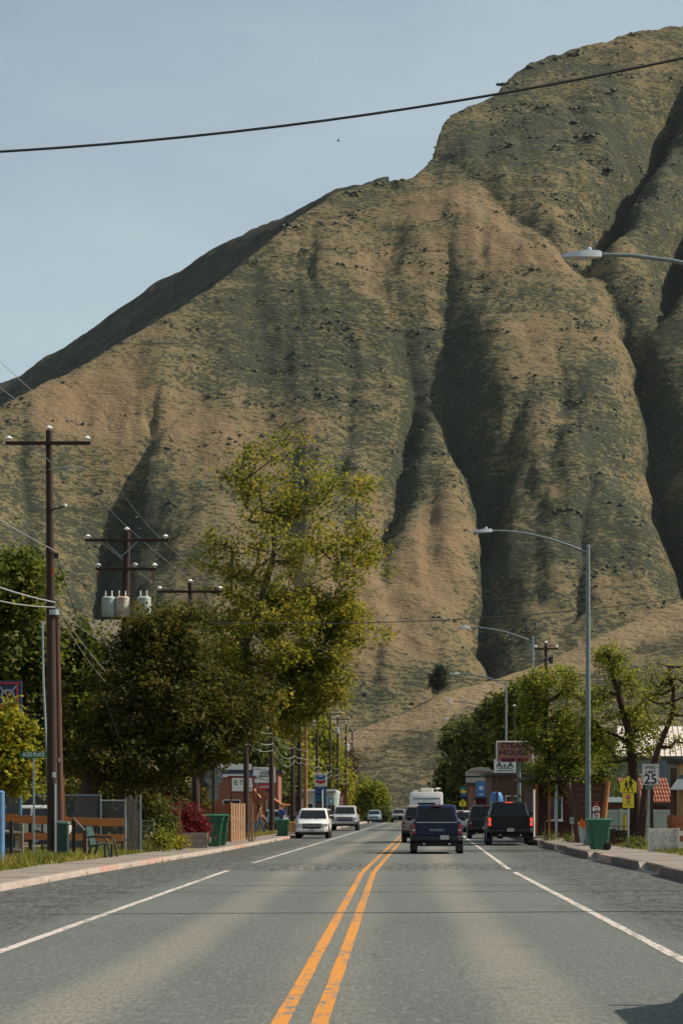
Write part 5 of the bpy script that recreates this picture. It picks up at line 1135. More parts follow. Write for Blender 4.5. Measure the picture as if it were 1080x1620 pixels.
# blue post
d = 60; root = thing('sign_post', 'thick faded blue post at the left edge', 'post', (PX(1, d), d, VG)); MB().tube([(0, 0, -.1), (0, 0, 1.84)], .11, 12).build('pole', 'skyblue', root, smooth=50); MB().lathe([(.115, 0), (.115, .03), (.06, .07)], 12, (0, 0, 1.83)).build('cap', 'skyblue', root)
# emblem sign
d = 84; root = thing('hanging_sign', 'blue framed sign with a rose emblem above the lime-green tree', 'sign', (PX(-12, d), d, VG))
w0, w1, z0, z1 = PX(-60, d) - PX(-12, d), PX(35, d) - PX(-12, d), ZP(1121, d) - VG, ZP(1077, d) - VG; xm, zm = (w0 + w1) / 2, (z0 + z1) / 2
MB().tube([(w1 - .04, 0, 0), (w1 - .04, 0, z1)], .045, 8).build('post', 'skyblue', root, smooth=50); MB().tube([(w0 + .04, 0, 0), (w0 + .04, 0, z1)], .045, 8).build('post', 'skyblue', root, smooth=50)
MB().box((xm, 0, zm), (w1 - w0, .10, z1 - z0)).build('frame', 'navy', root, bevel=.01); fr = MB()
for a in ((xm, z1 - .08, w1 - w0 - .12, .06), (xm, z0 + .08, w1 - w0 - .12, .06)): fr.box((a[0], -.06, a[1]), (a[2], .03, a[3]))
for x in (w0 + .09, w1 - .15): fr.box((x, -.06, zm), (.06, .03, z1 - z0 - .22))
fr.build('border', 'red', root)
ex = PX(13, d) - PX(-12, d); ez = ZP(1101, d) - VG
MB().lathe([(.24, 0), (.24, .02)], 18, (ex, -.055, ez), 'Y').build('emblem_ring', 'galv', root); 
for k2 in range(7): 
    a = k2 * 6.283 / 7; MB().lathe([(.075, 0), (.075, .015)], 10, (ex + .11 * math.cos(a), -.075, ez + .11 * math.sin(a)), 'Y').build('petal', 'darkred', root)
for s in (-1, 1): MB().box((ex + s * .17, -.07, ez + .2), (.05, .02, .42), ry=s * .75).build('crossed_paddle', 'galv', root)
# street name sign
d = 73; root = thing('street_sign', "green street name sign reading ACE'S PLACE on a thin steel post", 'street sign', (PX(54, d), d, VG))
MB().box((0, 0, 1.55), (.06, .045, 3.1)).build('post', 'galv', root, bevel=.006); zz = ZP(1194, d) - VG
MB().box((0, -.04, zz), (.80, .012, .20)).build('sign_blade', 'signgreen', root); text("ACE'S PLACE", .165, (0, -.05, zz), root, 'signwhite', sx=.70); MB().box((0, 0, zz - .12), (.08, .05, .06)).build('bracket', 'galv', root)
# leaning metal pole
d = 78; root = thing('metal_mast', 'slim bent metal mast left of the tall dark pole', 'mast', (PX(79, d), d, VG)); MB().tube([(0, 0, -.1), (-.03, 0, 1.5), (-.11, 0, 3.6), (-.2, 0, 5.6), (-.23, 0, ZP(985, d) - VG)], [.045, .045, .04, .035, .03], 8).build('pole', 'galv', root, smooth=50); MB().lathe([(.04, 0), (.03, .05)], 8, (-.23, 0, ZP(985, d) - VG)).build('cap', 'galv', root)
# orange rail fence
d = 80; root = thing('plank_fence', 'orange two-rail plank fence on black posts behind the tall dark pole', 'fence', (PX(100, d), d, VG)); X0 = PX(100, d)
for px in (-30, 48, 67, 152, 193): post(root, PX(px, d) - X0, .06, 1.12 if px == 48 else .98, .11 if px == 48 else .06)
segs = [(-60, 27), (27, 55), (55, 62), (62, 78), (78, 108), (108, 138), (138, 155), (155, 196)]
for q, (a, b) in enumerate(segs):
    for z, hh in ((ZP(1294 + (a + b) * .017, d) - VG - .02, .26), (ZP(1322 + (a + b) * .01, d) - VG, .23)):
        MB().box((PX((a + b) / 2, d) - X0, -.01 - .008 * (q % 2), z), ((b - a) * d / FPX - .006, .035, hh)).build('plank', 'orange_wood', root, bevel=.004)
# chain link fence
def chainlink(label, px0, px1, d, h, z0=VG):
    root = thing('chain_link_fence', label, 'fence', (PX(px0, d), d, z0)); w = PX(px1, d) - PX(px0, d)
    n = max(2, int(w / 2.4) + 1)
    for i in range(n): MB().tube([(w * i / (n - 1), 0, -.1), (w * i / (n - 1), 0, h + .05)], .03, 8).build('post', 'galv', root)
    MB().tube([(0, 0, h), (w, 0, h)], .025, 8).build('top_rail', 'galv', root)
    mb = MB(); s = .09
    for sg in (1, -1):
        x = -h
        while x < w:
            a, b = x, x + h; za, zb2 = 0.05, h
            if a < 0: za += -a; a = 0
            if b > w: zb2 -= b - w; b = w
            if b > a:
                if sg > 0: mb.tube([(a, 0, za), (b, 0, zb2)], .004, 3, cap=False)
                else: mb.tube([(w - a, .008, za), (w - b, .008, zb2)], .004, 3, cap=False)
            x += s
    o = mb.build('wire_mesh', 'galv', root); o['kind'] = 'stuff'
chainlink('chain link fence with a steel top rail behind the orange plank fence', -20, 160, 86, 1.95); chainlink('short stretch of chain link beside the grey paling gate', 160, 199, 84, 1.75)
# dark green pedestal bin
d = 74.5; root = thing('utility_cabinet', 'dark green lidded metal cabinet at the foot of the tall pole', 'cabinet', (PX(100, d), d, VG)); 
MB().box((0, 0, .52), (.34, .34, 1.0)).build('body', 'green_box', root, bevel=.012); MB().hexa([(-.20, -.22, 1.02), (.21, -.22, .98), (.21, .2, .98), (-.2, .2, 1.02)], [(-.17, -.2, 1.09), (.19, -.2, 1.06), (.19, .18, 1.06), (-.17, .18, 1.09)]).build('lid', 'green_light', root, bevel=.01)
MB().box((.15, -.18, .52), (.05, .03, .9)).build('edge_strip', 'green_light', root); MB().box((.12, -.19, .13), (.22, .04, .03)).build('foot_bar', 'green_light', root)
# orange stake
d = 77; root = thing('marker_stake', 'thin orange wooden stake leaning behind the green cabinet', 'stake', (PX(107, d), d, VG)); MB().box((-.07, 0, 1.1), (.045, .03, 2.3), ry=-.06).build('shaft', 'orange_wood', root); MB().box((-.14, 0, 2.27), (.05, .035, .06)).build('tip', 'red', root)
# handrail post
d = 74; root = thing('handrail', 'brown wooden handrail post with a sloping grey cap rail', 'handrail', (PX(134.5, d), d, VG)); MB().box((0, 0, .40), (.12, .12, .82)).build('post', 'brown_wood', root, bevel=.006); MB().box((-.17, 0, .97), (.52, .14, .05), ry=R(46)).build('cap_rail', 'grey_wood', root, bevel=.006); MB().box((.06, .0, .4), (.02, .13, .8)).build('side_board', 'grey_wood', root); MB().box((-.34, .05, .58), (.1, .1, 1.15)).build('back_post', 'black_wood', root)
# garden chair
def chair(label, px, d, rz):
    root = thing('garden_chair', label, 'chair', (PX(px, d), d, VG), rz)
    for i in range(4): MB().box((-.25, -.21 + .14 * i, .62), (.03, .12, .62), ry=-.28).build('back_slat', 'green_box', root, bevel=.005)
    for i in range(4): MB().box((-.10 + .13 * i, 0, .36 + .015 * i), (.115, .56, .025)).build('seat_slat', 'green_box', root, bevel=.005)
    for s in (-1, 1):
        MB().tube([(-.28, s * .3, .60), (0, s * .31, .63), (.28, s * .31, .60), (.40, s * .31, .45), (.42, s * .31, .2), (.46, s * .31, 0)], .03, 8).build('armrest', 'black', root, smooth=60)
        MB().box((-.2, s * .28, .18), (.07, .04, .40), ry=.25).build('leg', 'green_box', root); MB().box((.3, s * .28, .19), (.06, .04, .38)).build('leg', 'green_box', root)
chair('dark green garden chair with curved arms beside the orange fence', 157, 73, -.25)
# grey paling gate and teal tube gate
d = 82; root = thing('paling_gate', 'gate of weathered grey upright palings left of the teal gate', 'gate', (PX(212, d), d, VG))
for i, px in enumerate((202, 205.5, 209, 212.5, 216)): MB().box((PX(px, d) - PX(212, d), -.02 * (i % 2), .92 + .03 * ((i * 7) % 3)), (.07, .025, 1.86 + .1 * ((i * 5) % 3 - 1)), ry=.01 * ((i * 3) % 5 - 2)).build('paling', 'grey_wood', root)
for z in (.4, 1.4): MB().box((-.06, .03, z), (.42, .03, .08)).build('rail', 'grey_wood', root)
post(root, PX(222.5, d) - PX(212, d), .02, 1.95, .05, 'galv'); MB().box((PX(219, d) - PX(212, d), .04, .75), (.14, .02, 1.4)).build('wire_panel', 'grey_wood', root)
d = 84; root = thing('tube_gate', 'small teal tubular metal gate between brown posts', 'gate', (PX(234, d), d, VG))
for s in (-1, 1): MB().tube([(s * .21, 0, .05), (s * .21, 0, 1.08)], .018, 8).build('stile', 'green_light', root)
for i in range(6): MB().tube([(-.21, 0, .1 + .19 * i), (.21, 0, .1 + .19 * i)], .015, 6).build('rung', 'green_light', root)
MB().tube([(0, 0, .1), (0, 0, 1.05)], .012, 6).build('upright', 'green_light', root)
# red-brown board fence with tall posts
d = 88; root = thing('board_fence', 'low red-brown board fence with tall rusty posts beside the teal gate', 'fence', (PX(268, d), d, VG)); X0 = PX(268, d)
for px, h in ((246, 1.85), (270, 1.9), (283.5, 1.95)): post(root, PX(px, d) - X0, .05, h, .08, 'redwood')
px = 248.0; i = 0
while px < 289:
    if not 258 < px < 266: MB().box((PX(px + 1.9, d) - X0, -.02, .47 + .02 * ((i * 5) % 3)), (.082, .02, .95)).build('board', 'redwood', root)
    px += 3.75; i += 1
for z in (.25, .75): MB().box((PX(268, d) - X0, .01, z), (.92, .04, .07)).build('rail', 'redwood', root)
b = A(300, 1325, 92); b.z = VG
bush('red_leaf_shrub', 'bush with red leaves beside the red-brown board fence', b, [(0, 0, 1.0, .55, .5, .6, 1), (.25, 0, .55, .45, .4, .4, .6), (-.2, 0, 1.35, .35, .4, .3, .4)], 2600, .10, 'leaf_red', 5)
b = A(252, 1330, 86); b.z = VG; bush('climbing_shrub', 'grey-green shrub climbing over the red-brown board fence', b, [(0, .1, 1.25, .35, .3, .55, 1), (.25, .1, .85, .3, .3, .3, .5)], 1400, .09, 'leaf_far', 6)
b = A(259, 1333, 84); b.z = VG; bush('small_shrub', 'small green shrub at the foot of the red-brown board fence', b, [(0, 0, .42, .28, .25, .4, 1)], 700, .09, 'leaf_fresh', 7)
b = A(286, 1335, 86); b.z = VG; bush('weed_clump', 'bright green weed clump at the end of the red-brown fence', b, [(0, 0, .22, .22, .2, .2, 1)], 350, .08, 'leaf_lime', 8, 'plant')
# low grey wall and white marker post
d = 90; root = thing('block_wall', 'low grey block wall behind the pair of green bins', 'wall', (PX(308, d), d, VG))
for r_ in range(3):
    for c in range(4): MB().box((-.34 + .24 * c + (.1 if r_ % 2 else 0), 0, .10 + .19 * r_), (.232, .2, .182)).build('block', 'concrete', root, bevel=.006)
d = 96; root = thing('marker_post', 'short white marker post left of the green bins', 'post', (PX(320, d), d, VG)); MB().box((0, 0, .5), (.05, .05, 1.0)).build('shaft', 'white', root); MB().box((0, 0, 1.02), (.06, .06, .05)).build('cap', 'white', root)
# stop sign seen from behind
d = 96; root = thing('stop_sign', 'grey back of an octagonal sign on a dark wooden post', 'road sign', (PX(338, d), d, VG)); zc = ZP(1230, d) - VG
oc = [(.38 * math.cos(R(22.5 + 45 * k)), zc + .38 * math.sin(R(22.5 + 45 * k))) for k in range(8)]
MB().prism(oc, .05, .055).build('sign_plate', 'galv', root); MB().box((0, .052, ZP(1255, d) - VG), (.37, .006, .48)).build('lower_plate', 'galv', root); MB().box((0, 0, zc / 2 + .25), (.09, .09, zc + .5)).build('post', 'brown_wood', root, bevel=.006)
# cedar fence
d = 108; root = thing('cedar_fence', 'cedar board fence, coloured darker on its shaded side and paler past its sunlit corner', 'fence', (PX(365, d), d, VG)); X0 = PX(365, d)
h = ZP(1272, d) - VG
for i in range(14):
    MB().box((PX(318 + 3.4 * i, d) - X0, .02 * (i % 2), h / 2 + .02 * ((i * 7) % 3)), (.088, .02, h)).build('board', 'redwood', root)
for i in range(6): MB().box((.06 + .105 * i, .03 * (i % 2) - .16 + .12 * i, h / 2 + .03), (.098, .022, h), rz=.8).build('board', 'cedar_light', root)  # paler boards paint the sunlit side, the redder ones the shaded side
for px in (365, 393, 398): post(root, PX(px, d) - X0, .1 if px == 365 else .9, h + .08, .10, 'cedar_light')
for z in (.3, h - .25): MB().box((PX(341, d) - X0, .05, z), (1.35, .04, .08)).build('rail', 'redwood', root)
d = 150; root = thing('low_cedar_fence', 'low cedar panel right of the dark pole near the bench', 'fence', (PX(405, d), d, VG))
for i in range(7): MB().box((-.22 + .11 * i, 0, .42), (.1, .02, .84)).build('board', 'cedar_light' if i % 3 else 'grey_wood', root)
MB().box((.1, .03, .6), (.8, .03, .07)).build('rail', 'cedar_light', root)
# bench
d = 116; root = thing('park_bench', 'small green slatted bench at the foot of a dark pole', 'bench', (PX(388, d), d, VG), R(-62))
for i in range(4): MB().box((0, -.12 + .11 * i, .43), (1.1, .095, .03)).build('seat_slat', 'green_box', root)
for i in range(3): MB().box((0, .30 + .05 * i, .55 + .13 * i), (1.1, .03, .11), rx=-.3).build('back_slat', 'green_light', root)
for s in (-1, 1):
    MB().tube([(s * .5, .42, .88), (s * .5, .28, .44), (s * .5, .3, 0)], .022, 6).build('leg', 'black', root); MB().tube([(s * .5, .3, .62), (s * .5, -.14, .62), (s * .5, -.17, 0)], .022, 6).build('leg', 'black', root)

# ------------------------------------------------------------------ people
def skinmesh(V, E, rad, sub=2):
    me = bpy.data.meshes.new('t'); me.from_pydata(V, E, []); o = bpy.data.objects.new('t', me); COL.objects.link(o)
    md = o.modifiers.new('s', 'SKIN'); sv = me.skin_vertices[0].data
    for i, r in enumerate(rad): sv[i].radius = (r if hasattr(r, '__len__') else (r, r))
    sv[0].use_root = True; o.modifiers.new('u', 'SUBSURF').levels = sub
    m2 = bpy.data.meshes.new_from_object(o.evaluated_get(bpy.context.evaluated_depsgraph_get())); bpy.data.objects.remove(o); return m2
def person(label, loc, rz, top, legs, hair, stride=.22, cap=None, arms=(0.3, -.25), sleeve=True):
    """facing +y; the body is one continuous surface, hair and clothes colours by region"""
    root = thing('person', label, 'person', loc, rz)
    V = [(0, 0, .95), (0, .01, 1.15), (0, .02, 1.36), (0, .01, 1.46), (0, .03, 1.53), (0, .045, 1.62), (0, .03, 1.70)]; rad = [(.15, .105), (.135, .095), (.17, .105), (.075, .075), (.055, .058), (.080, .098), (.072, .085)]
    E = [(0, 1), (1, 2), (2, 3), (3, 4), (4, 5), (5, 6)]
    for s, st, ar in ((-1, stride, arms[0]), (1, -stride, arms[1])):
        i = len(V); fz = .05 if st > 0 else .09
        V += [(s * .09, 0, .86), (s * .10, st * .6 + (.05 if st < 0 else .03), .48), (s * .10, st * 1.35, .09), (s * .11, st * 1.35 + .15, .045)]; rad += [.088, .060, .042, .036]; E += [(0, i), (i, i + 1), (i + 1, i + 2), (i + 2, i + 3)]
        j = len(V); V += [(s * .19, .01, 1.40), (s * .24, ar * .45 - .02, 1.13), (s * .23, ar + .06, .90), (s * .225, ar + .10, .82)]; rad += [.058, .044, .034, .036]; E += [(2, j), (j, j + 1), (j + 1, j + 2), (j + 2, j + 3)]
        for k in range(4):
            t = len(V); V += [(s * (.225 + .012 * (k - 1.5)), ar + .115 + .006 * k, .775 - .004 * abs(k - 1.5)), (s * (.22 + .012 * (k - 1.5)), ar + .12 + .004 * k, .735 + .006 * abs(k - 1.2))]; rad += [.0085, .007]; E += [(j + 3, t), (t, t + 1)]
        t = len(V); V += [(s * .20, ar + .13, .80), (s * .195, ar + .145, .765)]; rad += [.010, .008]; E += [(j + 3, t), (t, t + 1)]
    # nose and ears keep the head from reading as a ball
    t = len(V); V += [(0, .135, 1.615)]; rad += [.016]; E += [(5, t)]
    me = skinmesh(V, E, rad, 2)
    for m_ in ('skin', top, legs, 'black'): me.materials.append(M[m_])
    for p in me.polygons:
        z = p.center.z; x = abs(p.center.x); p.use_smooth = True
        mi = 0
        if z < .075: mi = 3
        elif z < .97 and x < .185: mi = 2
        elif z < 1.47 and (x < .19 or z > 1.12): mi = 1
        p.material_index = mi
    o = bpy.data.objects.new('body', me); COL.objects.link(o); o.parent = root
    hm = MB(); hm.lathe([(.098, -.04), (.108, .02), (.10, .07), (.06, .115), (.01, .125)], 14, (0, .012, 1.655)); h = hm.build('hair', cap or hair, root, smooth=60)
    if cap: MB().box((0, .14, 1.665), (.13, .12, .015)).build('cap_peak', cap, h)
    else: MB().tube([(0, -.06, 1.66), (0, -.085, 1.55), (0, -.07, 1.42)], [.08, .07, .03], 8).build('long_hair', hair, h, smooth=60)
    for s in (-1, 1):
        MB().lathe([(.012, -.004), (.012, .004)], 8, (s * .032, .132, 1.635), 'Y').build('eye', 'ink', root)
        MB().lathe([(.02, -.012), (.026, 0), (.016, .012)], 8, (s * .092, .03, 1.615), 'X').build('ear', 'skin', root)
    MB().box((0, .132, 1.565), (.045, .008, .008)).build('mouth', 'darkred', root)
    return root
person('person in a tan top and blue jeans walking by the bench', (PX(411, 142), 142, VG + .02), R(-80), 'tancloth', 'denim', 'hair_dark', .25)
person('person in a blue top standing behind the far green bin', (PX(446, 148), 148, VG), R(160), 'bluecloth', 'denim', 'hair', .05)

# ------------------------------------------------------------------ shops on the left
def building(name, label, x0, x1, y0, y1, z, h, wall, roof, wins=(), doors=(), cat='building', kind='flat', over=.3, rise=1.5, ridge='x'):
    """front wall faces the camera at y0"""
    root = thing(name, label, cat, ((x0 + x1) / 2, y0, z)); w, dp = x1 - x0, y1 - y0
    MB().box((0, dp / 2, h / 2), (w, dp, h)).build('wall', wall, root)
    if kind == 'flat':
        MB().box((0, dp / 2, h + .10), (w + over * 2, dp + over * 2, .2)).build('roof', roof, root, bevel=.02)
    else:
        if ridge == 'x':
            for s in (0, 1):
                ya, yb = (-over, dp / 2) if s == 0 else (dp + over, dp / 2); za = h - .03 - over * rise / (dp / 2) * .5
                q = [(-w / 2 - over, ya, za), (w / 2 + over, ya, za), (w / 2 + over, yb, h + rise), (-w / 2 - over, yb, h + rise)]
                MB().hexa([(a, b_, c - .06) for a, b_, c in q], [(a, b_, c + .06) for a, b_, c in q]).build('roof', roof, root)
            MB().add([(-w / 2, .0, h), (-w / 2, dp, h), (-w / 2, dp / 2, h + rise - .08), (w / 2, .0, h), (w / 2, dp, h), (w / 2, dp / 2, h + rise - .08)], [(0, 1, 2), (3, 5, 4)]).build('gable', wall, root)
        else:
            for s in (-1, 1):
                za = h - .1; q = [(s * (w / 2 + over), -over, za), (s * (w / 2 + over), dp + over, za), (0, dp + over, h + rise), (0, -over, h + rise)]
                MB().hexa([(a, b_, c - .06) for a, b_, c in q], [(a, b_, c + .06) for a, b_, c in q]).build('roof', roof, root)
            MB().prism([(-w / 2, h), (w / 2, h), (0, h + rise - .08)], 0, dp).build('gable', wall, root)
    for (a, b_, c, e) in wins:
        f = MB().box(((a + b_) / 2, -.03, (c + e) / 2), (b_ - a + .12, .08, e - c + .12)).build('window', 'white', root); MB().box(((a + b_) / 2, -.075, (c + e) / 2), (b_ - a, .03, e - c)).build('pane', 'winglass', f)
        MB().box(((a + b_) / 2, -.09, (c + e) / 2), (.04, .03, e - c)).build('glazing_bar', 'white', f); MB().box(((a + b_) / 2, -.1, c - .09), (b_ - a + .2, .14, .05)).build('sill', 'white', f)
    for (a, b_, e) in doors:
        f = MB().box(((a + b_) / 2, -.03, e / 2), (b_ - a, .07, e)).build('door', 'brown_wood', root); MB().lathe([(.03, -.03), (.03, .03)], 8, (b_ - .12, -.08, 1.0), 'Y').build('handle', 'chrome', f)
    return root
d = 182; bl = building('market_building', 'market shop with a white and blue sign fascia behind the stop sign', PX(335, d), PX(440, d), d, d + 10, .1, ZP(1222, d) - .1, 'brickwall', 'darkroof', [(-1.6, -.4, 1, 2.2), (.3, 1.6, 1, 2.2)], [(1.8, 2.6, 2.1)])
X0 = bl.location.x
MB().box((PX(368, d) - X0, -.1, ZP(1219, d) - .1), ((398 - 338) * d / FPX, .14, 1.0)).build('fascia', 'signwhite', bl); MB().box((PX(368, d) - X0, -.18, ZP(1222, d) - .1), ((398 - 338) * d / FPX, .03, .24)).build('blue_band', 'blue', bl)
MB().box((PX(396, d) - X0, -.19, ZP(1228, d) - .1), (.4, .04, .5)).build('blue_panel', 'blue', bl)
d = 176; root = thing('shop_sign', 'white market sign with wavy black lines and a red plate below', 'sign', (PX(418, d), d, .1)); zc = ZP(1226, d) - .1; sw = 35 * d / FPX
for s in (-1, 1): MB().box((s * .5, .06, zc / 2), (.1, .08, zc)).build('post', 'galv', root)
MB().box((0, 0, zc), (sw, .12, 1.12)).build('board', 'signwhite', root, bevel=.01)
for z in (.36, -.30): MB().tube([(-sw * .46 + sw * .92 * i / 10, -.065, zc + z + .08 * math.sin(i * .75)) for i in range(11)], .022, 5).build('wavy_line', 'ink', root)
text('RIVER', .27, (.08, -.07, zc + .12), root, 'ink', sx=1.1); text('MARKET', .24, (.12, -.07, zc - .10), root, 'ink', sx=1.1)
rp = MB().box((-.02, -.02, ZP(1246, d) - .1), (.95, .08, .5)).build('red_plate', 'red', root); text('LIQUOR', .2, (0, -.07, ZP(1245, d) - .1), root, 'signwhite'); MB().box((.3, -.03, ZP(1251, d) - .1), (.55, .06, .13)).build('green_plate', 'signgreen', root)
d = 160; root = thing('shop_sign', 'white ETC sign hanging in a red wooden frame', 'sign', (PX(383, d), d, VG)); zc = ZP(1241, d) - VG; k = d / FPX
for px in (366, 401): MB().box(((px - 383) * k, 0, (ZP(1230, d) - VG) / 2), (.11, .11, ZP(1230, d) - VG)).build('post', 'darkred', root)
MB().box((0, -.02, ZP(1229, d) - VG), (46 * k, .14, .13)).build('top_beam', 'darkred', root); MB().box((0, -.03, ZP(1254, d) - VG), (38 * k, .1, .09)).build('lower_beam', 'darkred', root)
MB().box((0, -.03, zc), (32 * k, .06, 21 * k)).build('board', 'signwhite', root); text('E T C', .42, (0, -.065, zc + .1), root, 'ink', sx=1.05); MB().lathe([(.10, 0), (.10, .01), (.07, .012)], 14, (12 * k, -.07, zc - .27), 'Y').build('emblem', 'galv', root)
# timber stairs with orange rails
d = 166; root = thing('timber_stair', 'orange timber porch stair and railings beside the dark kerb pole', 'stairs', (PX(420, d), d, .1)); k = d / FPX
for i in range(6): MB().box((-.7 + .24 * i, .4, .17 * (6 - i) - .09), (.26, 1.1, .05)).build('tread', 'cedar_light', root)
for a, b in (((398, 1243), (412, 1262)), ((432, 1263), (446, 1273)), ((446, 1273), (458, 1274)), ((404, 1275), (420, 1291))):
    MB().tube([((a[0] - 420) * k, -.1, ZP(a[1], d) - .1), ((b[0] - 420) * k, -.1, ZP(b[1], d) - .1)], .07, 4).build('rail', 'orange_wood', root)
for px, py in ((398, 1240), (408, 1250), (420, 1260), (432, 1262), (446, 1272), (458, 1274)): h = ZP(py, d) - .1; MB().box(((px - 420) * k, -.1, h / 2), (.10, .10, h)).build('post', 'orange_wood' if px in (398, 446) else 'brown_wood', root)
MB().box((-.55, .9, 1.7), (1.0, .1, 2.3)).build('back_board', 'redwood', root)
# house behind the trees
d = 112; hs_ = building('house', 'brown shingled house roof glimpsed between the left trees', PX(138, d), PX(205, d), d, d + 7, VG, ZP(1062, d) - VG, 'brown_wood', 'shingle', [(-.4, .3, 3.6, 4.8)], [(-.6, .1, 2.1)], kind='gable', rise=2.6, cat='house')
MB().box((0, -.2, ZP(1066, 112) - VG), (2.4, .08, .25)).build('eave_board', 'orange_wood', hs_)
# fuel station
d = 240; root = thing('fuel_price_sign', 'white fuel sign with blue and red chevrons above a blue price panel', 'sign', (PX(507, d), d, .05)); k = d / FPX
for s in (-1, 1): MB().box((s * 8.2 * k, .03, ZP(1244, d) / 2), (.12, .2, ZP(1244, d))).build('post', 'blue', root)
MB().box((0, 0, ZP(1234, d) - .05), (19 * k, .25, 20 * k)).build('cabinet', 'signwhite', root, bevel=.02); zc = ZP(1234, d) - .05
text('CHEVRON', .17, (0, -.13, zc + 7.6 * k), root, 'blue', sx=1.1)
for z, m_ in ((2.6, 'blue'), (-3.8, 'red')): w = 7.6 * k; t = 4.8 * k; zz = zc + z * k; MB().prism([(-w, zz), (0, zz - 2.6 * k), (w, zz), (w, zz + t), (0, zz + t - 2.6 * k), (-w, zz + t)], -.15, -.12).build('chevron', m_, root)
MB().box((0, .01, ZP(1260, d) - .05), (17 * k, .2, 30 * k)).build('price_panel', 'blue', root)
for i in range(4): MB().box((0, -.1, ZP(1250 + 6.5 * i, d) - .05), (13 * k, .03, 3.6 * k)).build('price_row', 'navy' if i != 2 else 'signgreen', root)
MB().box((-.05, -.1, ZP(1273, d) - .05), (11 * k, .04, 3 * k)).build('notice', 'brickwall', root)
d = 255; building('fuel_station_canopy', 'pale flat roofed fuel station building behind the price sign', PX(470, d), PX(528, d), d, d + 12, .05, ZP(1252, d) - .05, 'palewall', 'white', [(-1.3, -.3, 1, 2.2), (.2, 1.2, 1, 2.2)], [(1.3, 2.0, 2.1)])
d = 262; root = thing('storage_tank', 'pale green storage tank standing right of the price sign', 'tank', (PX(525, d), d, .05)); MB().lathe([(.95, 0), (.95, ZP(1254, d)), (.5, ZP(1250, d))], 18, (0, 0, 0)).build('tank_shell', 'mint', root, smooth=40); MB().tube([(.95, -.2, .2), (.95, -.2, 3)], .03, 6).build('pipe', 'galv', root)
d = 222; root = thing('flag_pole', 'plain white pole in front of the fuel price sign', 'pole', (PX(510, d), d, .05)); MB().tube([(0, 0, 0), (0, 0, ZP(1252, d))], .055, 8).build('shaft', 'white', root); MB().lathe([(.07, 0), (.07, .06), (.02, .1)], 8, (0, 0, ZP(1252, d))).build('cap', 'white', root)
d = 230; root = thing('information_sign', 'small teal square sign right of the fuel price sign', 'sign', (PX(523.5, d), d, .05)); MB().box((0, -.03, ZP(1268, d)), (.55, .03, .55)).build('plate', 'teal', root, bevel=.005); MB().box((0, 0, 1.1), (.06, .04, 2.2)).build('post', 'galv', root); MB().box((0, -.05, ZP(1268, d)), (.2, .01, .3)).build('symbol', 'signwhite', root)
def feather(label, px, d, pt, pb, body, lean=.12, z0=.1, w=.55):
    root = thing('feather_flag', label, 'flag', (PX(px, d), d, z0)); h = ZP(pt, d) - z0; hb = ZP(pb, d) - z0
    P = [(0, .25)] + [(t * w * 1.0 - .02, 0) for t in ()]
    MB().tube([(0, 0, 0), (.02, 0, h * .6), (lean * .6, 0, h * .92), (lean * 1.6, 0, h)], .02, 6).build('staff', 'black', root)
    out = [(0.0, max(hb, .3)), (w * .75, max(hb, .3) + .05), (w, h * .55 + hb * .2), (w * .95, h * .8), (w * .7, h * .93), (lean * 1.6, h * .995), (lean * .5, h * .9), (.02, h * .6)]
    fl = MB().prism(out, -.008, .008).build('cloth', 'red', root)
    n = len(body); 
    for i, ch in enumerate(body): text(ch, .34, (w * .48, -.02, h * .80 - i * (h * .8 - hb - .2) / max(n, 1)), fl, 'signwhite', sx=1.1)
    return root
feather('red feather flag with white letters near the silver pickup', 536, 226, 1251, 1283, 'OPEN', .18, .05, .5)
feather('red feather flag with white letters behind the right green bin', 936.5, 88, 1266, 1305, 'OPEN', .10, ZSR, .28)
root = thing('traffic_barrel', 'orange barrel beyond the silver pickup', 'barrel', (PX(552, 250), 250, .05)); MB().lathe([(.28, 0), (.3, .1), (.24, .95), (.1, 1.0)], 14).build('barrel_body', 'orange', root, smooth=40); MB().lathe([(.30, 0), (.28, .18)], 14, (0, 0, .4)).build('band', 'white', root)
root = thing('traffic_barrel', 'second orange barrel right of the silver pickup', 'barrel', (PX(563, 240), 240, .05)); MB().lathe([(.28, 0), (.3, .1), (.24, .95), (.1, 1.0)], 14).build('barrel_body', 'orange', root, smooth=40); MB().lathe([(.30, 0), (.28, .18)], 14, (0, 0, .4)).build('band', 'white', root)
root = thing('straw_bale', 'straw coloured bale behind the far green bin', 'bale', (PX(464, 150), 150, VG)); MB().box((0, 0, .35), (1.0, .7, .7)).build('bale_body', 'straw', root, bevel=.06); MB().box((0, 0, .35), (.03, .72, .72)).build('twine', 'brown_wood', root)
root = thing('planter_box', 'low concrete planter beside the straw bale', 'planter', (PX(467, 143), 143, .02)); MB().box((0, 0, .12), (1.1, .5, .22)).build('tub', 'concrete', root, bevel=.02); MB().box((0, 0, .24), (1.0, .4, .03)).build('soil', 'soil', root)
building('far_shop', 'brown shop front behind the first pair of poles', PX(440, 215), PX(476, 215), 215, 224, .05, ZP(1262, 215), 'brown_wood', 'darkroof', [(-.7, .2, 1, 2)], [(.3, .9, 2.1)])
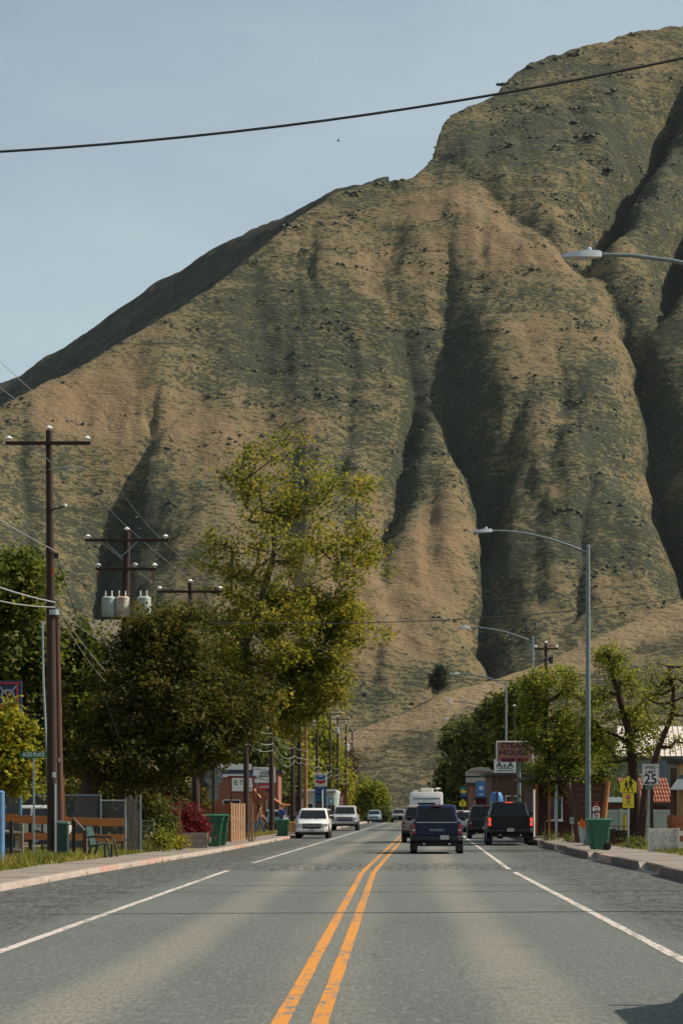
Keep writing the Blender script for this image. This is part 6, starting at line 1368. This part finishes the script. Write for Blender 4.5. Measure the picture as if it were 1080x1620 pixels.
# ------------------------------------------------------------------ right side
# school crossing sign
d = 86; k = d / FPX; root = thing('school_sign', 'yellow pentagon school crossing sign with two walking figures and a smaller plate', 'road sign', (PX(993, d), d, ZSR)); zc = ZP(1241, d) - ZSR
MB().tube([(0, .03, 0), (0, .03, zc + .3)], .03, 8).build('post', 'galv', root)
pent = lambda s: [(-.31 * s, zc - .30 * s), (.31 * s, zc - .30 * s), (.31 * s, zc + .06 * s), (0, zc + .33 * s), (-.31 * s, zc + .06 * s)]
MB().prism(pent(1.0), -.012, -.004).build('border', 'ink', root); MB().prism(pent(.955), -.018, -.012).build('sign_plate', 'yellow', root)
def walker(x, z, s, y):
    mb = MB(); mb.lathe([(.045 * s, 0), (.045 * s, .006)], 12, (x, y, z + .22 * s), 'Y')
    for a, b, w in (((0, .165), (0, .0), .10), ((0, .02), (-.06, -.10), .045), ((-.06, -.10), (-.11, -.21), .036), ((0, .02), (.05, -.10), .045), ((.05, -.10), (.05, -.22), .036), ((.02, .14), (.10, .04), .032), ((-.02, .14), (-.09, .05), .032), ((.05, -.22), (.09, -.225), .03), ((-.11, -.21), (-.07, -.235), .03)):
        p, q = Vector((x + a[0] * s, 0, z + a[1] * s)), Vector((x + b[0] * s, 0, z + b[1] * s)); dd = (q - p).normalized(); nn = Vector((-dd.z, 0, dd.x)) * w * s / 2
        mb.prism([((p + nn).x, (p + nn).z), ((p - nn).x, (p - nn).z), ((q - nn * .8).x, (q - nn * .8).z), ((q + nn * .8).x, (q + nn * .8).z)], y, y + .006)
    return mb
walker(-.075, zc - .06, .78, -.026).build('child_figure', 'ink', root); walker(.085, zc - .02, .98, -.026).build('adult_figure', 'ink', root)
z2 = ZP(1266.5, d) - ZSR; MB().box((0, -.008, z2), (.42, .008, .54)).build('border', 'ink', root); MB().box((0, -.014, z2), (.40, .008, .52)).build('lower_plate', 'yellow', root)
MB().prism([(.095 * math.cos(R(22.5 + 45 * i)), z2 + .13 + .095 * math.sin(R(22.5 + 45 * i))) for i in range(8)], -.025, -.018).build('stop_symbol', 'red', root); text('STOP', .06, (0, -.028, z2 + .13), root, 'signwhite', ext=.002)
walker(-.035, z2 - .06, .28, -.024).build('small_figure', 'ink', root); walker(.035, z2 - .05, .34, -.024).build('small_figure', 'ink', root); MB().box((0, -.022, z2 - .155), (.36, .004, .012)).build('rule', 'ink', root)
# speed limit
d = 89; k = d / FPX; root = thing('speed_sign', 'white SPEED LIMIT 25 sign on a steel post', 'road sign', (PX(1026, d), d, ZSR)); zc = ZP(1225.5, d) - ZSR
MB().box((0, .03, zc / 2 + .1), (.06, .045, zc + .2)).build('post', 'galv', root); MB().box((.05, 0, zc), (.62, .012, .78)).build('sign_plate', 'signwhite', root, bevel=.004)
bd = MB(); [bd.box((.05 + x, -.009, zc + z), (w, .006, h)) for x, z, w, h in ((0, .37, .58, .012), (0, -.37, .58, .012), (-.29, 0, .012, .74), (.29, 0, .012, .74))]; bd.build('border', 'ink', root)
text('SPEED', .17, (.05, -.012, zc + .26), root, 'ink', sx=1.0); text('LIMIT', .17, (.05, -.012, zc + .09), root, 'ink', sx=1.0); text('25', .50, (.05, -.012, zc - .18), root, 'ink', sx=.98)
MB().box((0, -.01, zc - .48), (.28, .01, .13)).build('green_tag', 'green_light', root)
d = 92; root = thing('timber_post', 'thick brown timber post behind the speed limit sign', 'post', (PX(1029, d), d, ZSR)); MB().box((0, 0, (ZP(1243, d) - ZSR) / 2), (.17, .17, ZP(1243, d) - ZSR)).build('shaft', 'brown_wood', root, bevel=.01); MB().box((0, 0, ZP(1243, d) - ZSR), (.2, .2, .03)).build('cap', 'brown_wood', root)
# carved wooden sign
d = 99; k = d / FPX; root = thing('carved_sign', 'dark carved wooden sign between slanting varnished log posts', 'sign', (PX(930, d), d, ZSR)); X0 = PX(930, d)
L_ = lambda px, py: (PX(px, d) - X0, ZP(py, d) - ZSR)
a, b, c, e = L_(903, 1241), L_(958, 1241), L_(947, 1300), L_(912, 1300)
MB().prism([e, c, b, a], -.05, .05).build('board', 'brown_wood', root, bevel=.01)
MB().tube([(L_(914, 1328)[0], -.02, 0), (L_(898, 1238)[0], -.02, L_(898, 1238)[1])], [.13, .115], 10).build('post', 'brown_wood', root, smooth=50)
MB().tube([(L_(949, 1328)[0], -.02, 0), (L_(961, 1236)[0], -.02, L_(961, 1236)[1])], [.13, .10], 10).build('post', 'log', root, smooth=50)
MB().box((0, -.03, L_(930, 1240)[1]), (1.45, .12, .06)).build('top_rail', 'brown_wood', root)
for z, w in ((1249, 38), (1257, 40), (1268, 36), (1278, 30)): MB().box((0, -.055, L_(930, z)[1]), (w * k, .02, .02)).build('carved_line', 'log', root)
for i in range(7): MB().box((-.45 + .15 * i, -.06, L_(930, 1252.5)[1]), (.07 if i % 2 else .1, .02, .13)).build('carved_letter', 'maroonwall', root)
# orange flag, address plate
d = 96; root = thing('paddle_flag', 'orange flag on a thin stick leaning left of the street lamp', 'flag', (PX(926, d), d, ZSR)); MB().tube([(0, 0, 0), (-.18, 0, ZP(1293, d) - ZSR)], .012, 6).build('stick', 'wood_pole_new', root); zt_ = ZP(1296, d) - ZSR
MB().prism([(-.30, zt_ - .22), (-.02, zt_ - .42), (.02, zt_ - .1), (-.19, zt_ + .02)], -.006, .006).build('cloth', 'orange', root)
d = 98; root = thing('address_plate', 'small pale green plate on a short stake by the carved sign', 'sign', (PX(904, d), d, ZSR)); MB().box((0, 0, ZP(1298, d) - ZSR), (.17, .012, .26)).build('plate', 'mint', root); MB().box((0, .02, .4), (.05, .02, .8)).build('stake', 'grey_wood', root); text('10', .13, (0, -.01, ZP(1298, d) - ZSR), root, 'signgreen')
root = thing('utility_pedestal', 'pale low utility pedestal at the foot of the carved sign', 'pedestal', (PX(919, 99), 99, ZSR)); MB().box((0, 0, .35), (.28, .25, .7)).build('case', 'mint', root, bevel=.02); MB().box((0, 0, .72), (.31, .28, .05)).build('lid', 'galv', root, bevel=.01)
# vinyl fences
d = 102; root = thing('vinyl_fence', 'tall pale mint vinyl panel fence behind the school sign', 'fence', (PX(1014, d), d, VGR)); X0 = PX(1014, d); h = ZP(1281, d) - VGR
for px in (957, 981, 1031, 1066): MB().box((PX(px, d) - X0, -.03, h / 2), (.12, .12, h + .06)).build('post', 'mint', root, bevel=.006)
px = 957
while px < 1066: MB().box((PX(px + 2, d) - X0, 0, h / 2), (.098, .03, h - .1)).build('board', 'mint', root); px += 3.9
for z in (h - .06, .12): MB().box((PX(1011.5, d) - X0, -.01, z), (2.9, .07, .12)).build('rail', 'mint', root)
d = 91; root = thing('iron_fence', 'low black iron fence behind the right green bin', 'fence', (PX(995, d), d, VGR)); X0 = PX(995, d); h = ZP(1307, d) - VGR
for z in (h, h - .18): MB().tube([(PX(962, d) - X0, 0, z), (PX(1026, d) - X0, 0, z)], .014, 6).build('rail', 'black', root)
for px in range(962, 1028, 8): MB().tube([(PX(px, d) - X0, 0, 0), (PX(px, d) - X0, 0, h)], .012, 6).build('picket', 'black', root)
for px0, px1, py, lb in ((964, 972, 1312, 'small dark barrel planter behind the iron fence'), (975, 1001, 1314, 'dark wooden planter box behind the school sign post')):
    d = 94; root = thing('planter', lb, 'planter', (PX((px0 + px1) / 2, d), d, VGR)); w = (px1 - px0) * d / FPX; h = ZP(py, d) - VGR
    MB().hexa([(-w / 2, -.25, 0), (w / 2, -.25, 0), (w / 2, .25, 0), (-w / 2, .25, 0)], [(-w / 2 - .02, -.28, h), (w / 2 + .02, -.28, h), (w / 2 + .02, .28, h), (-w / 2 - .02, .28, h)]).build('tub', 'brown_wood', root, bevel=.01); MB().box((0, 0, h), (w - .05, .46, .03)).build('soil', 'soil', root)
root = thing('hydrant_marker', 'small yellow marker standing behind the iron fence', 'marker', (PX(987, 95), 95, VGR)); MB().box((0, 0, .55), (.12, .05, 1.1)).build('stake', 'yellow', root, bevel=.01); MB().box((0, 0, 1.12), (.14, .07, .06)).build('cap', 'yellow', root)
# woven picket fence at the right edge
d = 78; root = thing('picket_fence', 'off-white woven picket fence panel at the right edge', 'fence', (PX(1050, d), d, VGR)); X0 = PX(1050, d); h = ZP(1309, d) - VGR
MB().box((PX(1026, d) - X0, 0, h / 2 - .02), (.09, .10, h)).build('post', 'offwhite', root, bevel=.006); MB().box((PX(1071, d) - X0, -.02, h / 2 - .02), (.11, .11, h)).build('post', 'offwhite', root, bevel=.006)
for i in range(5):
    px = 1032 + 8.0 * i; MB().box((PX(px, d) - X0, -.012 if i % 2 else .02, h / 2 - .02), (.145, .02, h - .03)).build('picket', 'offwhite', root, bevel=.008)
    for z in (h * .35, h * .72): MB().box((PX(px + 4, d) - X0, 0, z), (.03, .06, .10)).build('weave_strip', 'white', root)
for z in (h * .2, h * .5, h * .83): MB().box((0, .004, z), (.9, .022, .05)).build('rail', 'offwhite', root)
for z in (h * .75, h * .30): MB().box((PX(1090, d) - X0, .05, z), (.7, .03, .16)).build('far_rail', 'offwhite', root)
MB().box((PX(1090, d) - X0, .1, h * .5), (.6, .05, .3)).build('far_board', 'redwood', root)
for q, (px, d, s) in enumerate(((1003, 86, .30), (1012, 84, .2), (866, 106, .24), (898, 101, .22), (912, 100, .16), (1045, 80, .12))):
    b = Vector((PX(px, d), d, ZSR)); bush('weed_clump', 'clump of pale green weeds ' + ('at the foot of the speed limit sign', 'in front of the iron fence', 'left of the carved sign by the maroon shop', 'under the left log post of the carved sign', 'between the log posts of the carved sign', 'in front of the woven picket fence')[q], b, [(0, 0, s * .5, s, s * .7, s * .5, 1)], 420, .06, 'leaf_green', 80 + q, 'plant')
# buildings on the right
d = 112; tb = building('tiled_house', 'low house with a terracotta tile roof behind the speed limit sign', PX(985, d), PX(1075, d), d + 1.2, d + 6, VGR, ZP(1268, d) - VGR, 'maroonwall', 'darkroof', [(-.9, -.1, .7, 1.5)], [(.3, 1.0, 1.9)], kind='flat', over=.1, cat='house')
X0 = tb.location.x; zl, zh = ZP(1271, d) - VGR, ZP(1232, d) - VGR; mb = MB()
nrow, ncol = 6, 17; w = (1068 - 988) * d / FPX; x_s = PX(988, d) - X0
for r_ in range(nrow):
    for c in range(ncol):
        t0, t1 = r_ / nrow, (r_ + 1.12) / nrow; cw = w / ncol; xc = x_s + cw * (c + .5); ring0, ring1 = [], []
        for a in range(5):
            th = math.pi * a / 4; ring0.append((xc + cw * .5 * math.cos(th), -.5 + 2.4 * t0, zl + (zh - zl) * t0 + .09 * math.sin(th) + .03)); ring1.append((xc + cw * .42 * math.cos(th), -.5 + 2.4 * t1, zl + (zh - zl) * t1 + .07 * math.sin(th)))
        mb.add(ring0 + ring1, [(i, i + 1, i + 6, i + 5) for i in range(4)] + [(0, 4, 3, 2, 1)])
rt = mb.build('roof_tiles', 'terracotta', tb); rt['kind'] = 'stuff'
MB().hexa([(x_s, -.5, zl - .10), (x_s + w, -.5, zl - .10), (x_s + w, 1.95, zh - .10), (x_s, 1.95, zh - .10)], [(x_s, -.5, zl), (x_s + w, -.5, zl), (x_s + w, 1.95, zh), (x_s, 1.95, zh)]).build('roof_deck', 'darkroof', tb)
d = 140; wb = building('metal_roof_house', 'house with a pale ribbed metal roof behind the right hand trees', PX(985, d), PX(1180, d), d + 2.5, d + 12, VGR, ZP(1200, d) - VGR, 'bluegreywall', 'darkroof', [(-2.6, -1.6, 2.0, 3.4), (.2, 1.4, 2.2, 3.6)], [], kind='flat', over=.05, cat='house')
X0 = wb.location.x; zl, zh = ZP(1202, d) - VGR, ZP(1141, d) - VGR; xa_, xb_ = PX(985, d) - X0, PX(1180, d) - X0; xr = PX(1004, d) - X0
MB().hexa([(xa_, 1.8, zl - .08), (xb_, 1.8, zl - .08), (xb_, 6.2, zh - .08), (xr, 6.2, zh - .08)], [(xa_, 1.8, zl), (xb_, 1.8, zl), (xb_, 6.2, zh), (xr, 6.2, zh)]).build('roof', 'whiteroof', wb)
for i in range(22):
    t = i / 21; MB().tube([(xa_ + (xb_ - xa_) * t, 1.78, zl + .03), (xr + (xb_ - xr) * t, 6.2, zh + .03)], .022, 4).build('rib', 'whiteroof', wb)
MB().box((PX(1040, d) - X0, 2.3, ZP(1206, d) - VGR), (2.2, .5, .12)).build('eave', 'offwhite', wb)
MB().lathe([(.3, 0), (.3, .55), (.15, .6)], 12, (PX(1012, d) - X0, 1.2, ZP(1215, d) - VGR)).build('vent_hood', 'galv', wb, smooth=40)
d = 92; cb_ = building('corner_shop', 'tan shop corner with a dark awning at the right edge', PX(1066, d + 1.5), PX(1180, d), d, d + 1.5, VGR, ZP(1208, d) - VGR, 'tanwall', 'darkroof', [(-.6, .6, .9, 2.0)], [(.9, 1.7, 2.1)], over=.25, cat='shop')
X0 = cb_.location.x; MB().box((PX(1064, d) - X0, -.1, (ZP(1215, d) - VGR) / 2), (.22, .2, ZP(1215, d) - VGR)).build('corner_post', 'brown_wood', cb_)
za, zb3 = ZP(1226, d) - VGR, ZP(1250, d) - VGR; xl = PX(1052, d) - X0
MB().hexa([(xl, -1.1, zb3), (xl + 2.4, -1.1, zb3), (xl + 2.4, -.02, zb3), (xl + .3, -.02, zb3)], [(xl + .05, -1.05, zb3 + .06), (xl + 2.4, -1.05, zb3 + .06), (xl + 2.4, -.02, za), (xl + .55, -.02, za)]).build('awning', 'bluegreywall', cb_)
MB().tube([(PX(1057, d) - X0, -1.0, 0), (PX(1057, d) - X0, -1.0, zb3)], .03, 6).build('awning_post', 'brown_wood', cb_)
MB().lathe([(.25, 0), (.33, .3), (.28, .6)], 12, (PX(1062, d) - X0, -.9, .55)).build('flower_tub', 'redwood', cb_)
root = thing('lean_to', 'shed with a grey corrugated roof left of the school sign', 'shed', (PX(972, 108), 108, VGR)); h = ZP(1262, 108) - VGR
for i in range(9): MB().hexa([(-.42 + .1 * i, -.7, h - .22), (-.34 + .1 * i, -.7, h - .22), (-.34 + .1 * i, .7, h), (-.42 + .1 * i, .7, h)], [(-.41 + .1 * i, -.7, h - .19), (-.35 + .1 * i, -.7, h - .19), (-.35 + .1 * i, .7, h + .03), (-.41 + .1 * i, .7, h + .03)]).build('roof_sheet', 'galv', root)
MB().box((0, .1, (h - .2) / 2), (.84, 1.1, h - .25)).build('wall', 'brown_wood', root)
d = 116; mh = building('maroon_shop', 'dark maroon boarded shop under the trees behind the black pickup', PX(846, d), PX(905, d), d, d + 7, VGR, ZP(1235, d) - VGR, 'maroonwall', 'darkroof', [(-.3, .35, .9, 1.9)], [(-.75, -.4, 2.0)], over=.5, cat='shop'); X0 = mh.location.x
for px in (847, 867, 878): MB().box((PX(px, d) - X0, -.4, (ZP(1240, d) - VGR) / 2), (.12, .12, ZP(1240, d) - VGR)).build('porch_post', 'redwood' if px != 878 else 'mint', mh)
for i in range(12): MB().box((-.82 + .15 * i, -.012, 1.2), (.135, .02, 2.3)).build('board', 'maroonwall', mh)
MB().box((PX(856, d) - X0, -.3, .06), (1.2, .7, .1)).build('step', 'concrete', mh)
root = thing('down_pipe', 'white pipe standing at the corner of the maroon shop', 'pipe', (PX(844, 113), 113, ZSR)); MB().tube([(0, 0, 0), (0, 0, 2.3)], .045, 8).build('pipe_run', 'white', root); MB().box((0, 0, .05), (.14, .14, .1)).build('foot', 'concrete', root)
# signs further along
d = 128; k = d / FPX; root = thing('shop_sign', 'brown STEAK HOUSE board on a steel pole half covered by leaves', 'sign', (PX(813, d), d, ZSR)); zc = ZP(1189, d) - ZSR
MB().tube([(.25, .1, 0), (.25, .1, zc + .4)], .10, 10).build('post', 'lamp_steel', root, smooth=50); MB().box((0, 0, zc), (58 * k, .25, 33 * k)).build('cabinet', 'white', root, bevel=.02); MB().box((.02, -.125, zc), (55 * k, .03, 30 * k)).build('face', 'steakboard', root)
text('STEAK', .38, (-.05, -.15, zc + .30), root, 'ink', sx=1.25); text('HOUSE', .38, (-.05, -.15, zc - .06), root, 'ink', sx=1.25); MB().box((-.35, -.145, zc - .45), (.7, .02, .2)).build('dark_strip', 'darkred', root); MB().box((.4, -.145, zc - .45), (.6, .02, .2)).build('dark_strip', 'darkred', root)
d = 158; k = d / FPX; root = thing('shop_sign', 'pale sign with a black peaked A logo under the steak board', 'sign', (PX(798, d), d, ZSR)); zc = ZP(1212, d) - ZSR
for s in (-.5, .5): MB().box((s, .1, zc / 2), (.12, .1, zc)).build('post', 'brown_wood', root)
MB().box((0, 0, zc), (34 * k, .12, 21 * k)).build('board', 'signwhite', root, bevel=.01); text('A  A', .50, (0, -.07, zc + .06), root, 'ink', sx=1.2); text('R', .3, (0, -.07, zc), root, 'ink', sx=1.1)
MB().box((0, -.065, zc - .14), (22 * k, .01, .05)).build('base_line', 'ink', root); MB().box((0, -.065, zc - .30), (27 * k, .01, .07)).build('small_print', 'teal', root)
d = 205; k = d / FPX; root = thing('arched_sign', 'pale arched shop sign with red lettering above the banners', 'sign', (PX(759, d), d, ZSR)); X0 = PX(759, d)
ar = [((736 - 759) * k, ZP(1233, d)), ((782 - 759) * k, ZP(1233, d)), ((782 - 759) * k, ZP(1225, d)), ((772 - 759) * k, ZP(1219.5, d)), (0, ZP(1217.5, d)), ((746 - 759) * k, ZP(1219.5, d)), ((736 - 759) * k, ZP(1225, d))]
MB().prism(ar, -.1, .1).build('arch_board', 'palewall', root, bevel=.01); MB().box((0, 0, ZP(1238, d)), (45 * k, .15, 8 * k)).build('lower_board', 'palewall', root); MB().box((0, -.09, ZP(1232.5, d)), (45 * k, .05, 2 * k)).build('dark_line', 'ink', root)
text('WHITEWATER', .34, (0, -.11, ZP(1226, d)), root, 'darkred', sx=1.0)
for s in (-1, 1): MB().box((s * 20 * k, .05, ZP(1242, d) / 2), (.15, .15, ZP(1242, d))).build('post', 'brown_wood', root)
building('far_shop', 'brick shop front under the arched sign', PX(748, 208), PX(800, 208), 210, 218, ZSR, ZP(1246, 210), 'brickwall', 'darkroof', [(-.9, -.1, 1, 2.1), (.2, .9, 1, 2.1)], [(-1.3, -1.0, 2.1)])
building('wooden_shop', 'dark wooden shop behind the black pickup with a pale upper wall', PX(782, 165), PX(846, 165), 168, 176, ZSR, ZP(1232, 168), 'brown_wood', 'darkroof', [(-.4, .5, 1.2, 2.3)], [(-1.1, -.5, 2.1)], over=.4)
d = 160; root = thing('sun_umbrella', 'blue canvas umbrella behind the cab of the black pickup', 'umbrella', (PX(785, d), d, ZSR)); MB().tube([(0, 0, 0), (0, 0, ZP(1252, d))], .025, 6).build('pole', 'white', root); MB().lathe([(.45, -.75), (.42, -.3), (.3, -.05), (.02, .05)], 14, (0, 0, ZP(1253, d) - ZSR)).build('canopy', 'blue', root, smooth=30)
def banner(label, px, d, pt, pb, w, cols):
    k = d / FPX; root = thing('street_banner', label, 'banner', (PX(px, d), d, ZSR)); z1, z0 = ZP(pt, d) - ZSR, ZP(pb, d) - ZSR
    MB().tube([(w * k / 2 + .06, 0, 0), (w * k / 2 + .06, 0, z1 + .2)], .05, 8).build('post', 'lamp_steel', root)
    n = len(cols)
    for i, c in enumerate(cols): a, b = z1 - (z1 - z0) * i / n, z1 - (z1 - z0) * (i + 1) / n; MB().box((0, -.02 * math.sin(i), (a + b) / 2), (w * k, .015, a - b)).build('cloth', c, root)
    for z in (z1, z0): MB().tube([(w * k / 2, 0, z), (-w * k / 2, 0, z)], .02, 6).build('rod', 'black', root)
    return root, (z0 + z1) / 2, k
r_, zm_, k_ = banner('blue street banner with a white flower emblem', 760.5, 192, 1236, 1262, 16, ['blue'])
MB().lathe([(.17, 0), (.17, .01)], 6, (0, -.022, zm_ + .1), 'Y').build('emblem', 'signwhite', r_); MB().lathe([(.08, 0), (.08, .01)], 6, (0, -.034, zm_ + .1), 'Y').build('emblem_centre', 'blue', r_); MB().box((0, -.015, zm_ - .38), (.35, .012, .05)).build('print', 'signwhite', r_)
banner('striped yellow and blue street banner left of the blue one', 733.5, 225, 1245, 1264, 11, ['teal', 'yellow', 'blue', 'navy'])
d = 205; root = thing('school_sign', 'small far yellow pentagon sign below the striped banner', 'road sign', (PX(731.5, d), d, ZSR)); zc = ZP(1270, d) - ZSR; MB().tube([(0, .02, 0), (0, .02, zc)], .03, 6).build('post', 'galv', root); MB().prism([(-.3, zc - .3), (.3, zc - .3), (.3, zc + .05), (0, zc + .32), (-.3, zc + .05)], -.01, .0).build('sign_plate', 'yellow', root); walker(0, zc - .02, .9, -.018).build('figure', 'ink', root)
d = 172; root = thing('traffic_cone', 'red cone shape beside the blue pickup', 'cone', (PX(729, d), d, ZSR)); MB().lathe([(.3, .0), (.3, .05), (.2, .06), (.05, 1.2)], 12).build('cone_body', 'red', root, smooth=40); MB().lathe([(.15, .0), (.12, .2)], 12, (0, 0, .5)).build('band', 'white', root)
d = 175; building('stall', 'dark red market stall between the banners and the dark sport utility car', PX(752, d), PX(770, d), d, d + 3, ZSR, ZP(1270, d), 'darkred', 'brown_wood', [(-.2, .2, 1, 1.5)], [], over=.1)
# bird
root = thing('bird', 'tiny dark bird flying in the open sky', 'bird', A(535, 223, 120)); mb = MB()
mb.loft([[(x, r * math.cos(a) * .8, r * math.sin(a)) for a in [i * math.pi / 4 for i in range(8)]] for x, r in ((-.16, .005), (-.1, .03), (0, .045), (.09, .035), (.13, .03), (.18, .004))]); mb.build('body', 'ink', root, smooth=60); root.scale = (.55, .55, .55)
for s in (-1, 1): MB().hexa([(-.06, s * .03, .0), (.06, s * .03, .0), (.02, s * .34, .10), (-.05, s * .33, .10)], [(-.06, s * .03, .012), (.06, s * .03, .012), (.02, s * .34, .106), (-.05, s * .33, .106)]).build('wing', 'ink', root)
# thin even haze in the valley air
hz = MB().box((0, 1400, 395), (3400, 3000, 810)).build('haze', 'signwhite'); hz.data.materials.clear()
hm = bpy.data.materials.new('haze'); hm.use_nodes = True; hn = hm.node_tree.nodes; hn.clear()
pv = hn.new('ShaderNodeVolumePrincipled'); pv.inputs['Color'].default_value = (.80, .90, 1.0, 1); pv.inputs['Density'].default_value = 0.000012; pv.inputs['Anisotropy'].default_value = 0.1
ho = hn.new('ShaderNodeOutputMaterial'); hm.node_tree.links.new(pv.outputs[0], ho.inputs['Volume']); hz.data.materials.append(hm)
tag(hz, 'faint bluish haze in the valley air before the mountain', 'haze', kind='stuff')
print('objects', len(bpy.data.objects), 'tris', sum(len(o.data.polygons) * 2 for o in bpy.data.objects if o.type == 'MESH'))
